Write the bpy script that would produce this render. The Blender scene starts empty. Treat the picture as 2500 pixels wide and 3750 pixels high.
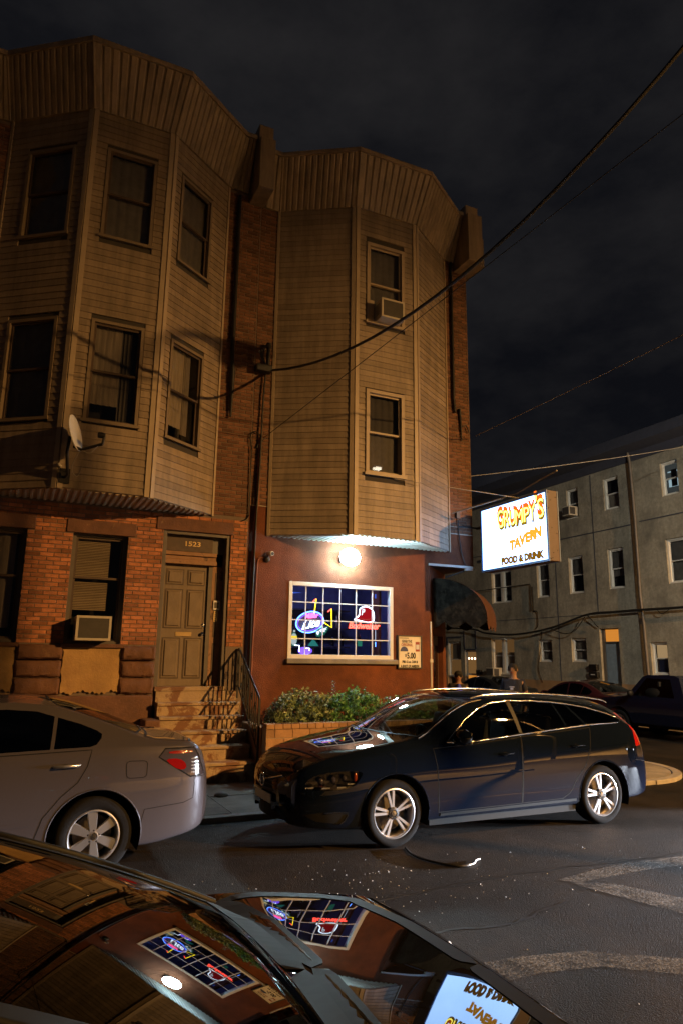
import bpy, bmesh, math, random
import numpy as np
from mathutils import Vector, Matrix
random.seed(11)
rng = np.random.default_rng(5)
scene = bpy.context.scene
COL = scene.collection
rad = math.radians

# ------------------------------------------------------------------ camera
cd = bpy.data.cameras.new('camera'); cam = bpy.data.objects.new('camera', cd); COL.objects.link(cam)
cd.sensor_fit = 'HORIZONTAL'; cd.sensor_width = 36.0; cd.lens = 36.36
cd.clip_start = 0.05; cd.clip_end = 2000
yaw, pit, rol = rad(24.85), rad(11.99), rad(0.772)
fwd = Vector((math.sin(yaw) * math.cos(pit), math.cos(yaw) * math.cos(pit), math.sin(pit)))
rgt = Vector((math.cos(yaw), -math.sin(yaw), 0)); upv = rgt.cross(fwd)
r2 = rgt * math.cos(rol) + upv * math.sin(rol); u2 = upv * math.cos(rol) - rgt * math.sin(rol)
cam.matrix_world = Matrix(((r2.x, u2.x, -fwd.x, 0), (r2.y, u2.y, -fwd.y, 0), (r2.z, u2.z, -fwd.z, 1.875), (0, 0, 0, 1)))
scene.camera = cam

# ------------------------------------------------------------------ night sky (world)
wd = bpy.data.worlds.new('World'); scene.world = wd; wd.use_nodes = True
nt = wd.node_tree; nt.nodes.clear()
def wn(t, **k):
    n = nt.nodes.new(t)
    for a, b in k.items(): setattr(n, a, b)
    return n
tc = wn('ShaderNodeTexCoord'); mp = wn('ShaderNodeMapping'); mp.inputs['Scale'].default_value = (1.6, 1.6, 3.2)
nz = wn('ShaderNodeTexNoise'); nz.inputs['Scale'].default_value = 1.7; nz.inputs['Detail'].default_value = 7; nz.inputs['Roughness'].default_value = .6
cr = wn('ShaderNodeValToRGB')
cr.color_ramp.elements[0].position = .36; cr.color_ramp.elements[0].color = (.0042, .0045, .0062, 1)
cr.color_ramp.elements[1].position = .68; cr.color_ramp.elements[1].color = (.0165, .0158, .0168, 1)
bg = wn('ShaderNodeBackground'); bg.inputs['Strength'].default_value = 1.0
sky = wn('ShaderNodeTexSky'); sky.sky_type = 'NISHITA'; sky.sun_disc = False
sky.sun_elevation = rad(-6.0); sky.sun_rotation = rad(250)
bg2 = wn('ShaderNodeBackground'); bg2.inputs['Strength'].default_value = .05
ad = wn('ShaderNodeAddShader'); wo = wn('ShaderNodeOutputWorld')
L = nt.links.new
L(tc.outputs['Generated'], mp.inputs[0]); L(mp.outputs[0], nz.inputs['Vector']); L(nz.outputs['Fac'], cr.inputs[0])
L(cr.outputs[0], bg.inputs[0]); L(sky.outputs[0], bg2.inputs[0]); L(bg.outputs[0], ad.inputs[0]); L(bg2.outputs[0], ad.inputs[1]); L(ad.outputs[0], wo.inputs[0])

# ------------------------------------------------------------------ exposure and sampling
vs = scene.view_settings; vs.view_transform = 'Standard'; vs.look = 'None'; vs.exposure = 0.0; vs.gamma = 1.0; vs.use_curve_mapping = False
cy = scene.cycles
cy.use_denoising = True; cy.denoiser = 'OPENIMAGEDENOISE'
cy.max_bounces = 8; cy.diffuse_bounces = 3; cy.glossy_bounces = 4; cy.transparent_max_bounces = 16; cy.transmission_bounces = 4
cy.sample_clamp_indirect = 4.0; cy.caustics_reflective = False; cy.caustics_refractive = False
scene.render.engine = 'CYCLES'

# ------------------------------------------------------------------ materials
MATS = {}
def newmat(name):
    m = bpy.data.materials.new(name); m.use_nodes = True; m.node_tree.nodes.clear(); MATS[name] = m
    return m, m.node_tree
def node(t, kind, **k):
    n = t.nodes.new(kind)
    for a, b in k.items():
        if hasattr(n, a): setattr(n, a, b)
        else: n.inputs[a].default_value = b
    return n
def rgba(c): return (c[0], c[1], c[2], 1)
def noise(t, scale, detail=4, rough=.55, coord='Object', stretch=None, dist=0):
    tc = t.nodes.new('ShaderNodeNewGeometry'); src = tc.outputs['Position']
    if stretch:
        mp = t.nodes.new('ShaderNodeMapping'); mp.inputs['Scale'].default_value = stretch
        t.links.new(src, mp.inputs[0]); src = mp.outputs[0]
    n = t.nodes.new('ShaderNodeTexNoise'); n.inputs['Scale'].default_value = scale
    n.inputs['Detail'].default_value = detail; n.inputs['Roughness'].default_value = rough; n.inputs['Distortion'].default_value = dist
    t.links.new(src, n.inputs['Vector']); return n
def ramp(t, src, stops):
    r = t.nodes.new('ShaderNodeValToRGB'); e = r.color_ramp.elements
    while len(e) < len(stops): e.new(.5)
    for i, (p, c) in enumerate(stops): e[i].position = p; e[i].color = rgba(c)
    t.links.new(src, r.inputs[0]); return r
def mixc(t, fac, a, b, mode='MIX'):
    m = t.nodes.new('ShaderNodeMix'); m.data_type = 'RGBA'; m.blend_type = mode
    for s, v in ((m.inputs[0], fac), (m.inputs[6], a), (m.inputs[7], b)):
        if hasattr(v, 'links'): t.links.new(v, s)
        elif isinstance(v, (int, float)): s.default_value = v
        else: s.default_value = rgba(v)
    return m.outputs[2]
def mat(name, c, rough=.6, metal=0, var=.2, vscale=6, bump=0, bscale=60, c2=None, cscale=3, coat=0, isl=0, stretch=None, spec=.5, cthr=(.45, .6), dist=0, rvar=0, stain=0, sst=(2.2, 2.2, .28)):
    """principled paint with a noise tint, optional second colour in blotches, fine bump and per-piece variation"""
    m, t = newmat(name)
    out = t.nodes.new('ShaderNodeOutputMaterial'); b = t.nodes.new('ShaderNodeBsdfPrincipled')
    t.links.new(b.outputs[0], out.inputs[0])
    n = noise(t, vscale, 5, .6, stretch=stretch)
    lo = [x * (1 - var) for x in c]; hi = [min(1, x * (1 + var)) for x in c]
    col = ramp(t, n.outputs['Fac'], [(.25, lo), (.75, hi)]).outputs[0]
    if c2:
        n2 = noise(t, cscale, 6, .65, stretch=stretch, dist=dist)
        f = ramp(t, n2.outputs['Fac'], [(cthr[0], (0, 0, 0)), (cthr[1], (1, 1, 1))]).outputs[0]
        col = mixc(t, f, col, c2)
    if isl:
        g = t.nodes.new('ShaderNodeNewGeometry'); oi = t.nodes.new('ShaderNodeObjectInfo')
        a = t.nodes.new('ShaderNodeMath'); a.operation = 'ADD'; t.links.new(g.outputs['Random Per Island'], a.inputs[0]); t.links.new(oi.outputs['Random'], a.inputs[1])
        f = t.nodes.new('ShaderNodeMath'); f.operation = 'FRACT'; t.links.new(a.outputs[0], f.inputs[0])
        r = ramp(t, f.outputs[0], [(0, (1 - isl,) * 3), (1, (1 + isl * .6,) * 3)])
        r.color_ramp.elements[1].color = (1, 1, 1, 1); r.color_ramp.elements[0].color = rgba((max(0, 1 - 1.6 * isl),) * 3)
        col = mixc(t, 1.0, col, r.outputs[0], 'MULTIPLY')
    if stain:
        ns = noise(t, 2.6, 7, .7, stretch=sst); rs = ramp(t, ns.outputs['Fac'], [(.38, (1 - stain,) * 3), (.60, (1, 1, 1))]); col = mixc(t, 1.0, col, rs.outputs[0], 'MULTIPLY')
    t.links.new(col, b.inputs['Base Color'])
    b.inputs['Roughness'].default_value = rough; b.inputs['Metallic'].default_value = metal
    b.inputs['Specular IOR Level'].default_value = spec
    if rvar:
        nr = noise(t, 5, 4); rr = ramp(t, nr.outputs['Fac'], [(.3, (rough - rvar,) * 3), (.7, (min(1, rough + rvar),) * 3)])
        t.links.new(rr.outputs[0], b.inputs['Roughness'])
    if coat: b.inputs['Coat Weight'].default_value = coat; b.inputs['Coat Roughness'].default_value = .03
    if bump:
        nb = noise(t, bscale, 5, .65, stretch=stretch)
        bp = t.nodes.new('ShaderNodeBump'); bp.inputs['Strength'].default_value = bump; bp.inputs['Distance'].default_value = .02
        t.links.new(nb.outputs['Fac'], bp.inputs['Height']); t.links.new(bp.outputs[0], b.inputs['Normal'])
    return m
def emit(name, c, s):
    m, t = newmat(name); out = t.nodes.new('ShaderNodeOutputMaterial'); e = t.nodes.new('ShaderNodeEmission')
    e.inputs[0].default_value = rgba(c); e.inputs[1].default_value = s; t.links.new(e.outputs[0], out.inputs[0]); return m
def glass(name, tint, rough=.015, f0=.04, boost=0.0):
    """thin pane: tinted see-through, mirror rising towards grazing angles (same from both sides)"""
    m, t = newmat(name); out = t.nodes.new('ShaderNodeOutputMaterial'); mx = t.nodes.new('ShaderNodeMixShader')
    tr = t.nodes.new('ShaderNodeBsdfTransparent'); tr.inputs[0].default_value = rgba(tint)
    gl = t.nodes.new('ShaderNodeBsdfGlossy'); gl.inputs['Roughness'].default_value = rough
    lw = t.nodes.new('ShaderNodeLayerWeight'); lw.inputs['Blend'].default_value = .5
    pw = t.nodes.new('ShaderNodeMath'); pw.operation = 'POWER'; pw.inputs[1].default_value = 5.0; t.links.new(lw.outputs['Facing'], pw.inputs[0])
    ma = t.nodes.new('ShaderNodeMath'); ma.operation = 'MULTIPLY_ADD'; ma.inputs[1].default_value = 1 - f0; ma.inputs[2].default_value = f0 * 1.6 + boost; ma.use_clamp = True
    t.links.new(pw.outputs[0], ma.inputs[0])
    t.links.new(ma.outputs[0], mx.inputs[0]); t.links.new(tr.outputs[0], mx.inputs[1]); t.links.new(gl.outputs[0], mx.inputs[2]); t.links.new(mx.outputs[0], out.inputs[0])
    return m

# setting
mat('sidewalk', (.30, .27, .22), .85, var=.25, vscale=4, bump=.35, bscale=45, c2=(.20, .18, .15), cscale=1.3, isl=.12)
mat('kerb', (.33, .31, .28), .85, var=.25, vscale=6, bump=.4, bscale=40, c2=(.24, .11, .07), cscale=4, cthr=(.55, .7), isl=.1)
# building
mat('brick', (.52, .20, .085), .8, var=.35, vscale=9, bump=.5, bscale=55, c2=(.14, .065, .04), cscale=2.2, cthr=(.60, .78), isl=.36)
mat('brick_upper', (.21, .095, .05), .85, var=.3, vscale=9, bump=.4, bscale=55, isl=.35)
mat('mortar', (.17, .13, .10), .95, var=.2, bump=.4, bscale=90)
mat('mortar_pale', (.42, .36, .29), .95, var=.2, bump=.4, bscale=90)
mat('brownstone', (.145, .070, .042), .85, var=.3, vscale=5, bump=.5, bscale=35, c2=(.30, .19, .10), cscale=3.2, cthr=(.62, .70), dist=.6)
mat('render_yellow', (.40, .25, .10), .9, var=.3, vscale=3, bump=.45, bscale=30, c2=(.34, .20, .085), cscale=2.3, cthr=(.5, .7))
mat('step_stone', (.42, .31, .19), .85, var=.2, vscale=5, bump=.5, bscale=40, c2=(.22, .11, .058), cscale=3.4, cthr=(.50, .56), dist=.6, isl=.1)
mat('stucco', (.185, .055, .019), .88, var=.30, vscale=2.6, bump=.6, bscale=60, c2=(.105, .030, .011), cscale=1.6, cthr=(.40, .66), stain=.22, sst=(.9, .9, .55))
mat('siding', (0.356, 0.286, 0.209), .55, var=.12, vscale=3, bump=.12, bscale=200, isl=.15, stain=.32)
mat('siding_left', (0.339, 0.264, 0.186), .6, var=.16, vscale=3, bump=.12, bscale=200, isl=.15, stain=.35)
mat('trim_beige', (0.384, 0.308, 0.216), .5, var=.1)
mat('cornice_metal', (0.336, 0.264, 0.188), .55, var=.16, vscale=2, isl=.14, stain=.35)
mat('soffit_white', (.62, .62, .58), .5, var=.08)
mat('backing', (.05, .045, .04), .95, var=.1)
mat('roof_tar', (.03, .03, .03), .9, var=.2)
mat('dark_wood', (.075, .05, .035), .6, var=.3, vscale=8, bump=.2)
mat('window_frame_dark', (.11, .095, .08), .5, var=.2)
mat('window_frame_white', (.72, .70, .64), .5, var=.07)
mat('window_frame_brown', (.20, .155, .105), .5, var=.15)
mat('muntin_white', (.78, .83, .92), .5, var=.05)
mat('window_frame_tan', (0.352, 0.280, 0.200), .5, var=.1)
mat('door_wood', (.19, .145, .10), .65, var=.25, vscale=5, bump=.25, bscale=30, c2=(.09, .06, .04), cscale=5, cthr=(.63, .68), stretch=(1, 1, .6))
mat('door_rail_wood', (.30, .165, .085), .65, var=.3, vscale=6, bump=.3, bscale=30, c2=(.10, .06, .04), cscale=6, cthr=(.55, .65))
mat('black_iron', (.018, .017, .016), .45, metal=.3, var=.3, bump=.1)
mat('brass', (.55, .40, .20), .35, metal=1, var=.15)
mat('chrome', (.75, .75, .75), .12, metal=1, var=.03)
mat('curtain', (.40, .35, .29), .9, var=.25, vscale=3, stretch=(9, 1, .8), bump=.3, bscale=8)
mat('curtain_pale', (.55, .46, .33), .9, var=.25, vscale=3, stretch=(9, 9, .8))
mat('blind', (.62, .50, .33), .7, var=.1, isl=.15)
mat('room_dark', (.02, .02, .022), .9, var=.2)
mat('shade_grey', (.24, .23, .215), .9, var=.2)
mat('bar_wall', (.11, .11, .16), .6, var=.3)
mat('ac_case', (.46, .42, .34), .5, var=.12)
mat('ac_dark', (.06, .055, .05), .6, var=.2)
mat('dish_grey', (.55, .53, .48), .5, var=.1)
mat('cable_black', (.012, .012, .012), .55, var=.1)
mat('wire_pale', (.32, .28, .22), .5, var=.1)
mat('pvc_red', (.23, .08, .04), .6, var=.2)
mat('camera_white', (.62, .60, .56), .4, var=.05)
mat('sign_side', (.075, .046, .060), .5, var=.15, bump=.1)
mat('sign_frame', (.10, .16, .34), .45, metal=.2, var=.1)
mat('awning_cloth', (.012, .011, .010), .95, var=.7, vscale=9, bump=.6, bscale=12, c2=(.028, .024, .019), cscale=7, cthr=(.5, .6), spec=.1)
mat('awning_rust', (.075, .028, .016), .9, var=.3, vscale=6, bump=.2)
mat('poster_frame', (.035, .022, .018), .35, var=.1)
mat('poster_paper', (.72, .68, .56), .45, var=.12, vscale=3)
mat('ink', (.02, .018, .016), .6, var=0)
mat('ink_red', (.30, .05, .03), .6, var=0)
mat('ink_blue', (.04, .05, .12), .6, var=0)
mat('planter_brick', (.42, .24, .12), .85, var=.25, vscale=8, bump=.35, bscale=50, isl=.3)
mat('soil', (.03, .022, .016), 1, var=.3, bump=.5)
mat('bark', (.07, .05, .035), .9, var=.3, bump=.4)
for nm, c in (('leaf_green', (.13, .36, .07)), ('leaf_olive', (.27, .36, .14)), ('leaf_dark', (.09, .27, .055))):
    mat(nm, c, .38, var=.2, isl=.45, spec=.6)
mat('far_stucco', (.36, .335, .265), .9, var=.25, vscale=9, bump=.8, bscale=22, c2=(.20, .19, .155), cscale=.9, cthr=(.45, .68), stain=.16)
mat('far_base', (.36, .22, .11), .85, var=.15, vscale=3)
mat('far_cornice', (.055, .060, .085), .6, var=.15)
mat('door_blue', (.27, .33, .38), .5, var=.15)
emit('lit_amber', (1.0, .36, .05), .62)
emit('lit_tan', (1.0, .66, .32), .55)
emit('lit_cool', (.60, .85, .95), .75)
emit('lit_cool_dim', (.55, .62, .60), .10)
emit('lit_warm_dim', (1.0, .50, .16), .16)
emit('bulb_small', (1.0, .62, .45), 5.0)
mat('white_card', (.6, .6, .55), .7, var=.1)
mat('fallen_leaf', (.22, .15, .07), .8, var=.3)
mat('tar', (.012, .012, .012), .5, var=.2)
mat('plastic_white', (.75, .73, .70), .4, var=.05)
mat('glass_bit', (.75, .78, .8), .08, var=.05, spec=1.0)
# glass
glass('window_glass', (.62, .62, .62), .02)
glass('pane_glass', (.86, .88, .92), .01)
glass('car_glass', (.40, .43, .43), .01)
glass('car_glass_dark', (.05, .055, .06), .006)
glass('windshield_glass', (.55, .62, .60), .01)
glass('lamp_lens', (.8, .8, .8), .02, .05, .02)
# neon and lamps
emit('neon_red', (1.0, .075, .05), 7.0)
emit('neon_blue', (.10, .28, 1.0), 8.0)
emit('neon_white', (.72, .85, 1.0), 5.0)
emit('neon_pink', (1.0, .10, .32), 6.0)
emit('neon_yellow', (1.0, .78, .02), 4.0)
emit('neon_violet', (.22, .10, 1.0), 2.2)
emit('panel_red', (.60, .012, .020), .75)
emit('panel_green', (.03, .22, .15), .8)
emit('panel_white', (.85, .92, 1.0), 1.6)
emit('panel_silver', (.65, .75, .75), .75)
emit('panel_teal', (.05, .40, .36), .5)
emit('panel_yellow', (1.0, .75, .05), 1.2)
emit('screen_blue', (.10, .20, .9), .65)
emit('added_room_glow', (.26, .30, 1.0), 34.0)
emit('screen_white', (.8, .88, 1.0), 1.0)
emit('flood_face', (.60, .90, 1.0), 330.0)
emit('street_lamp_bowl', (1.0, .48, .10), 120.0)
emit('added_lamp_cool', (1.0, .88, .66), 20.0)
emit('headlamp_lens', (.86, .92, 1.0), 30.0)
# ------------------------------------------------------------------ lights (sodium lamp of the junction, plus an added side lamp)
def lamp(name, kind, loc, energy, color, target=None, **k):
    ld = bpy.data.lights.new(name, kind); ld.energy = energy; ld.color = color
    for a, b in k.items(): setattr(ld, a, b)
    o = bpy.data.objects.new(name, ld); COL.objects.link(o); o.location = loc
    if target is not None:
        d = Vector(target) - Vector(loc); o.rotation_euler = d.to_track_quat('-Z', 'Y').to_euler()
    return o
SODIUM = (1.0, .50, .14)
LAMP = (16.7, -7.0, 9.6)
FLOOD = (5.45, 11.30, 3.70)
lamp('street_lamp_light', 'AREA', (LAMP[0], LAMP[1], LAMP[2] - .18), 16500, SODIUM, (LAMP[0], LAMP[1] + .5, 0), shape='DISK', size=.30)
lamp('street_lamp_spill', 'POINT', (LAMP[0], LAMP[1], LAMP[2] - .22), 820, (1.0, .60, .26), shadow_soft_size=.10)
LED = (11.1, .7, 8.5)
lamp('added_side_light', 'SPOT', (LED[0], LED[1], LED[2] - .12), 7000, (1.0, .93, .76), (20, 22, 3.0), spot_size=rad(66), spot_blend=.9, shadow_soft_size=.12)  # unseen spot added to brighten the far building alone

# ------------------------------------------------------------------ objects
WT = {}
def tag(o, label=None, cat=None, group=None, kind=None):
    for k, v in (('label', label), ('category', cat), ('group', group), ('kind', kind)):
        if v: o[k] = v
    return o
def thing(name, loc, label, cat, group=None, rz=0, local=False):
    o = bpy.data.objects.new(name, None); COL.objects.link(o); o.location = loc; o.empty_display_size = .1
    o.rotation_euler = (0, 0, rz)
    WT[o] = Vector((0, 0, 0)) if local else Vector(loc)
    return tag(o, label, cat, group)
def place(name, me, parent=None, loc=(0, 0, 0)):
    o = bpy.data.objects.new(name, me); COL.objects.link(o)
    off = WT.get(parent, Vector((0, 0, 0))) if parent else Vector((0, 0, 0))
    if parent: o.parent = parent
    o.location = Vector(loc) - off
    WT[o] = Vector(loc)
    return o
class MB:
    def __init__(s, M=None): s.v = []; s.f = []; s.M = M; s.mi = []; s.cur = 0
    def add(s, vs, fs):
        b = len(s.v)
        if s.M is not None: vs = [tuple(s.M @ Vector(p)) for p in vs]
        s.v += [tuple(p) for p in vs]; s.f += [tuple(i + b for i in q) for q in fs]; s.mi += [s.cur] * len(fs)
        return s
    def box(s, x0, x1, y0, y1, z0, z1):
        return s.add([(x0, y0, z0), (x1, y0, z0), (x1, y1, z0), (x0, y1, z0), (x0, y0, z1), (x1, y0, z1), (x1, y1, z1), (x0, y1, z1)],
                     [(0, 3, 2, 1), (4, 5, 6, 7), (0, 1, 5, 4), (1, 2, 6, 5), (2, 3, 7, 6), (3, 0, 4, 7)])
    def prism(s, poly, fn, a, b):
        """poly 2d outline, fn(p,q,t)->xyz, from t=a to t=b"""
        n = len(poly)
        return s.add([fn(p, q, a) for p, q in poly] + [fn(p, q, b) for p, q in poly],
                     [tuple(range(n - 1, -1, -1)), tuple(range(n, 2 * n))] + [(i, (i + 1) % n, n + (i + 1) % n, n + i) for i in range(n)])
    def tube(s, pts, r, n=8, caps=True, closed=False):
        P = [Vector(p) for p in pts]; m = len(P); vs = []; fs = []
        rr = r if isinstance(r, (list, tuple)) else [r] * m
        T = []
        for i in range(m):
            a = P[(i - 1) % m] if (closed or i) else P[0]; b = P[(i + 1) % m] if (closed or i < m - 1) else P[-1]
            t = (b - a); T.append(t.normalized() if t.length > 1e-9 else Vector((0, 0, 1)))
        up = Vector((0, 0, 1)) if abs(T[0].z) < .9 else Vector((1, 0, 0))
        N = (up - T[0] * up.dot(T[0])).normalized()
        for i in range(m):
            N = (N - T[i] * N.dot(T[i]));
            N = N.normalized() if N.length > 1e-6 else T[i].orthogonal().normalized()
            B = T[i].cross(N)
            for k in range(n):
                a = 2 * math.pi * k / n; vs.append(P[i] + (N * math.cos(a) + B * math.sin(a)) * rr[i])
        for i in range(m if closed else m - 1):
            j = (i + 1) % m
            for k in range(n): fs.append((i * n + k, i * n + (k + 1) % n, j * n + (k + 1) % n, j * n + k))
        if caps and not closed: fs += [tuple(range(n - 1, -1, -1)), tuple((m - 1) * n + k for k in range(n))]
        return s.add(vs, fs)
    def lathe(s, prof, o, ax=(0, 0, 1), n=24, caps=True):
        """prof list of (r,h) along axis"""
        ax = Vector(ax).normalized(); u = ax.orthogonal().normalized(); w = ax.cross(u); o = Vector(o); vs = []; fs = []
        for r, h in prof:
            for k in range(n):
                a = 2 * math.pi * k / n; vs.append(o + ax * h + (u * math.cos(a) + w * math.sin(a)) * r)
        for i in range(len(prof) - 1):
            for k in range(n): fs.append((i * n + k, i * n + (k + 1) % n, (i + 1) * n + (k + 1) % n, (i + 1) * n + k))
        if caps and prof[0][0] > 1e-6: fs.append(tuple(range(n - 1, -1, -1)))
        if caps and prof[-1][0] > 1e-6: fs.append(tuple((len(prof) - 1) * n + k for k in range(n)))
        return s.add(vs, fs)
    def ball(s, o, r, nu=12, nv=8):
        r = (r, r, r) if isinstance(r, (int, float)) else r; vs = []; fs = []
        for i in range(nv + 1):
            a = math.pi * i / nv
            for k in range(nu):
                b = 2 * math.pi * k / nu; vs.append((o[0] + r[0] * math.sin(a) * math.cos(b), o[1] + r[1] * math.sin(a) * math.sin(b), o[2] + r[2] * math.cos(a)))
        for i in range(nv):
            for k in range(nu): fs.append((i * nu + k, (i + 1) * nu + k, (i + 1) * nu + (k + 1) % nu, i * nu + (k + 1) % nu))
        return s.add(vs, fs)
    def mesh(s, name, m, smooth=None):
        me = bpy.data.meshes.new(name); me.from_pydata(s.v, [], s.f)
        for x in (m if isinstance(m, (list, tuple)) else [m]): me.materials.append(MATS[x])
        if isinstance(m, (list, tuple)): me.polygons.foreach_set('material_index', s.mi)
        if smooth is not None: me.shade_smooth(); me.set_sharp_from_angle(angle=rad(smooth))
        me.update(); return me
    def build(s, name, m, parent=None, smooth=None, bev=0, loc=(0, 0, 0)):
        o = place(name, s.mesh(name, m, smooth), parent, loc)
        if bev:
            b = o.modifiers.new('bevel', 'BEVEL'); b.width = bev; b.segments = 2; b.limit_method = 'ANGLE'; b.angle_limit = rad(40)
        return o
def frame(P, u):
    """matrix with local x along the wall, local y into the wall, local z up"""
    u = Vector((u[0], u[1], 0)).normalized(); v = Vector((-u.y, u.x, 0))
    return Matrix(((u.x, v.x, 0, P[0]), (u.y, v.y, 0, P[1]), (0, 0, 1, P[2]), (0, 0, 0, 1)))
def text_data(txt, size, extrude=.002, shear=0, bold=0, align='CENTER'):
    cu = bpy.data.curves.new('t', 'FONT'); cu.body = txt; cu.size = size; cu.extrude = extrude; cu.shear = shear; cu.offset = bold
    cu.align_x = align; cu.align_y = 'CENTER'; cu.resolution_u = 3
    o = bpy.data.objects.new('t', cu); COL.objects.link(o)
    bpy.context.view_layer.update()
    me = bpy.data.meshes.new_from_object(o.evaluated_get(bpy.context.evaluated_depsgraph_get()))
    vs = [tuple(v.co) for v in me.vertices]; fs = [tuple(p.vertices) for p in me.polygons]
    bpy.data.objects.remove(o); bpy.data.curves.remove(cu); bpy.data.meshes.remove(me)
    return vs, fs
def add_text(mb, txt, size, o, U=(1, 0, 0), V=(0, 0, 1), width=None, **k):
    vs, fs = text_data(txt, size, **k); U = Vector(U); V = Vector(V); N = U.cross(V); o = Vector(o)
    sc = 1
    if width: xs = [p[0] for p in vs]; sc = width / (max(xs) - min(xs))
    mb.add([o + U * (p[0] * sc) + V * p[1] + N * p[2] for p in vs], fs); return mb

# ------------------------------------------------------------------ ground
def asphalt():
    m, t = newmat('asphalt'); out = t.nodes.new('ShaderNodeOutputMaterial'); b = t.nodes.new('ShaderNodeBsdfPrincipled'); t.links.new(b.outputs[0], out.inputs[0])
    big = noise(t, .7, 7, .65, dist=.5); mid = noise(t, 4, 5, .65); fine = noise(t, 75, 3, .7)
    col = ramp(t, big.outputs['Fac'], [(.36, (.0075, .0068, .0062)), (.64, (.0255, .0205, .0165))]).outputs[0]
    col = mixc(t, .5, col, ramp(t, mid.outputs['Fac'], [(.3, (.4, .4, .4)), (.7, (1.5, 1.45, 1.4))]).outputs[0], 'MULTIPLY')
    tc = t.nodes.new('ShaderNodeTexCoord'); vo = t.nodes.new('ShaderNodeTexVoronoi'); vo.inputs['Scale'].default_value = 105
    t.links.new(tc.outputs['Object'], vo.inputs['Vector'])
    st = ramp(t, vo.outputs['Color'], [(.35, (.6, .6, .6)), (.8, (1.0, .95, .9)), (.97, (2.2, 2.1, 2.0))])
    st.color_ramp.elements[2].color = (1.7, 1.65, 1.6, 1)
    col = mixc(t, .7, col, st.outputs[0], 'MULTIPLY')
    t.links.new(col, b.inputs['Base Color']); b.inputs['Roughness'].default_value = .66; b.inputs['Specular IOR Level'].default_value = .22
    bp = t.nodes.new('ShaderNodeBump'); bp.inputs['Strength'].default_value = .7; bp.inputs['Distance'].default_value = .006
    bp2 = t.nodes.new('ShaderNodeBump'); bp2.inputs['Strength'].default_value = .35; bp2.inputs['Distance'].default_value = .02
    iv = t.nodes.new('ShaderNodeMath'); iv.operation = 'SUBTRACT'; iv.inputs[0].default_value = 1; t.links.new(vo.outputs['Distance'], iv.inputs[1])
    t.links.new(iv.outputs[0], bp.inputs['Height']); t.links.new(mid.outputs['Fac'], bp2.inputs['Height']); t.links.new(bp2.outputs[0], bp.inputs['Normal']); t.links.new(bp.outputs[0], b.inputs['Normal'])
asphalt()
def worn_paint():
    m, t = newmat('worn_paint'); out = t.nodes.new('ShaderNodeOutputMaterial'); b = t.nodes.new('ShaderNodeBsdfPrincipled')
    n = noise(t, 3.5, 8, .75); n2 = noise(t, 55, 3, .7)
    b.inputs['Roughness'].default_value = .75
    t.links.new(ramp(t, n2.outputs['Fac'], [(.3, (.06, .058, .054)), (.62, (.165, .158, .145))]).outputs[0], b.inputs['Base Color'])
    bp = t.nodes.new('ShaderNodeBump'); bp.inputs['Strength'].default_value = .7; bp.inputs['Distance'].default_value = .01; t.links.new(n2.outputs['Fac'], bp.inputs['Height']); t.links.new(bp.outputs[0], b.inputs['Normal'])
    tr = t.nodes.new('ShaderNodeBsdfTransparent'); mx = t.nodes.new('ShaderNodeMixShader')
    ma = t.nodes.new('ShaderNodeMath'); ma.operation = 'ADD'; ma.use_clamp = True
    s1 = t.nodes.new('ShaderNodeMath'); s1.operation = 'MULTIPLY'; s1.inputs[1].default_value = .55; t.links.new(n.outputs['Fac'], s1.inputs[0])
    s2 = t.nodes.new('ShaderNodeMath'); s2.operation = 'MULTIPLY'; s2.inputs[1].default_value = .55; t.links.new(n2.outputs['Fac'], s2.inputs[0])
    t.links.new(s1.outputs[0], ma.inputs[0]); t.links.new(s2.outputs[0], ma.inputs[1])
    f = ramp(t, ma.outputs[0], [(.47, (.0,) * 3), (.66, (.8,) * 3)])
    t.links.new(f.outputs[0], mx.inputs[0]); t.links.new(tr.outputs[0], mx.inputs[1]); t.links.new(b.outputs[0], mx.inputs[2]); t.links.new(mx.outputs[0], out.inputs[0])
worn_paint()
def gz(x):
    t = min(1, max(0, (x - 11.2) / 4.3)); return -.2 * t * t * (3 - 2 * t)
mb = MB(); xs = [-150, -40, -10, 0, 5, 10, 11.2] + [11.2 + 4.3 * i / 10 for i in range(1, 11)] + [20, 40, 150]; ys = [-150, -20, 0, 5, 10, 20, 60, 200]
mb.add([(x, y, gz(x)) for y in ys for x in xs], [(j * len(xs) + i, j * len(xs) + i + 1, (j + 1) * len(xs) + i + 1, (j + 1) * len(xs) + i) for j in range(len(ys) - 1) for i in range(len(xs) - 1)])
ground = tag(mb.build('street', 'asphalt', smooth=60), 'dark pebbly asphalt street under the parked cars', None, None, 'structure')

KZ = .06
def kerb_path(off):
    """outer kerb line of the corner pavement, offset inwards by off"""
    pts = [(-30, 8.29 + off)]
    c = (9.35, 9.89); r = 1.60 - off
    for i in range(17):
        a = -math.pi / 2 + math.pi / 2 * i / 16; pts.append((c[0] + r * math.cos(a), c[1] + r * math.sin(a)))
    pts.append((10.95 - off, 45)); return pts
sw = MB(); pin = kerb_path(.16)
sw.prism(pin + [(-30, 45)], lambda p, q, t: (p, q, t), -.3, KZ - .012)
sidewalk = tag(sw.build('sidewalk', 'sidewalk'), None, None, None, 'structure')
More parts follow.
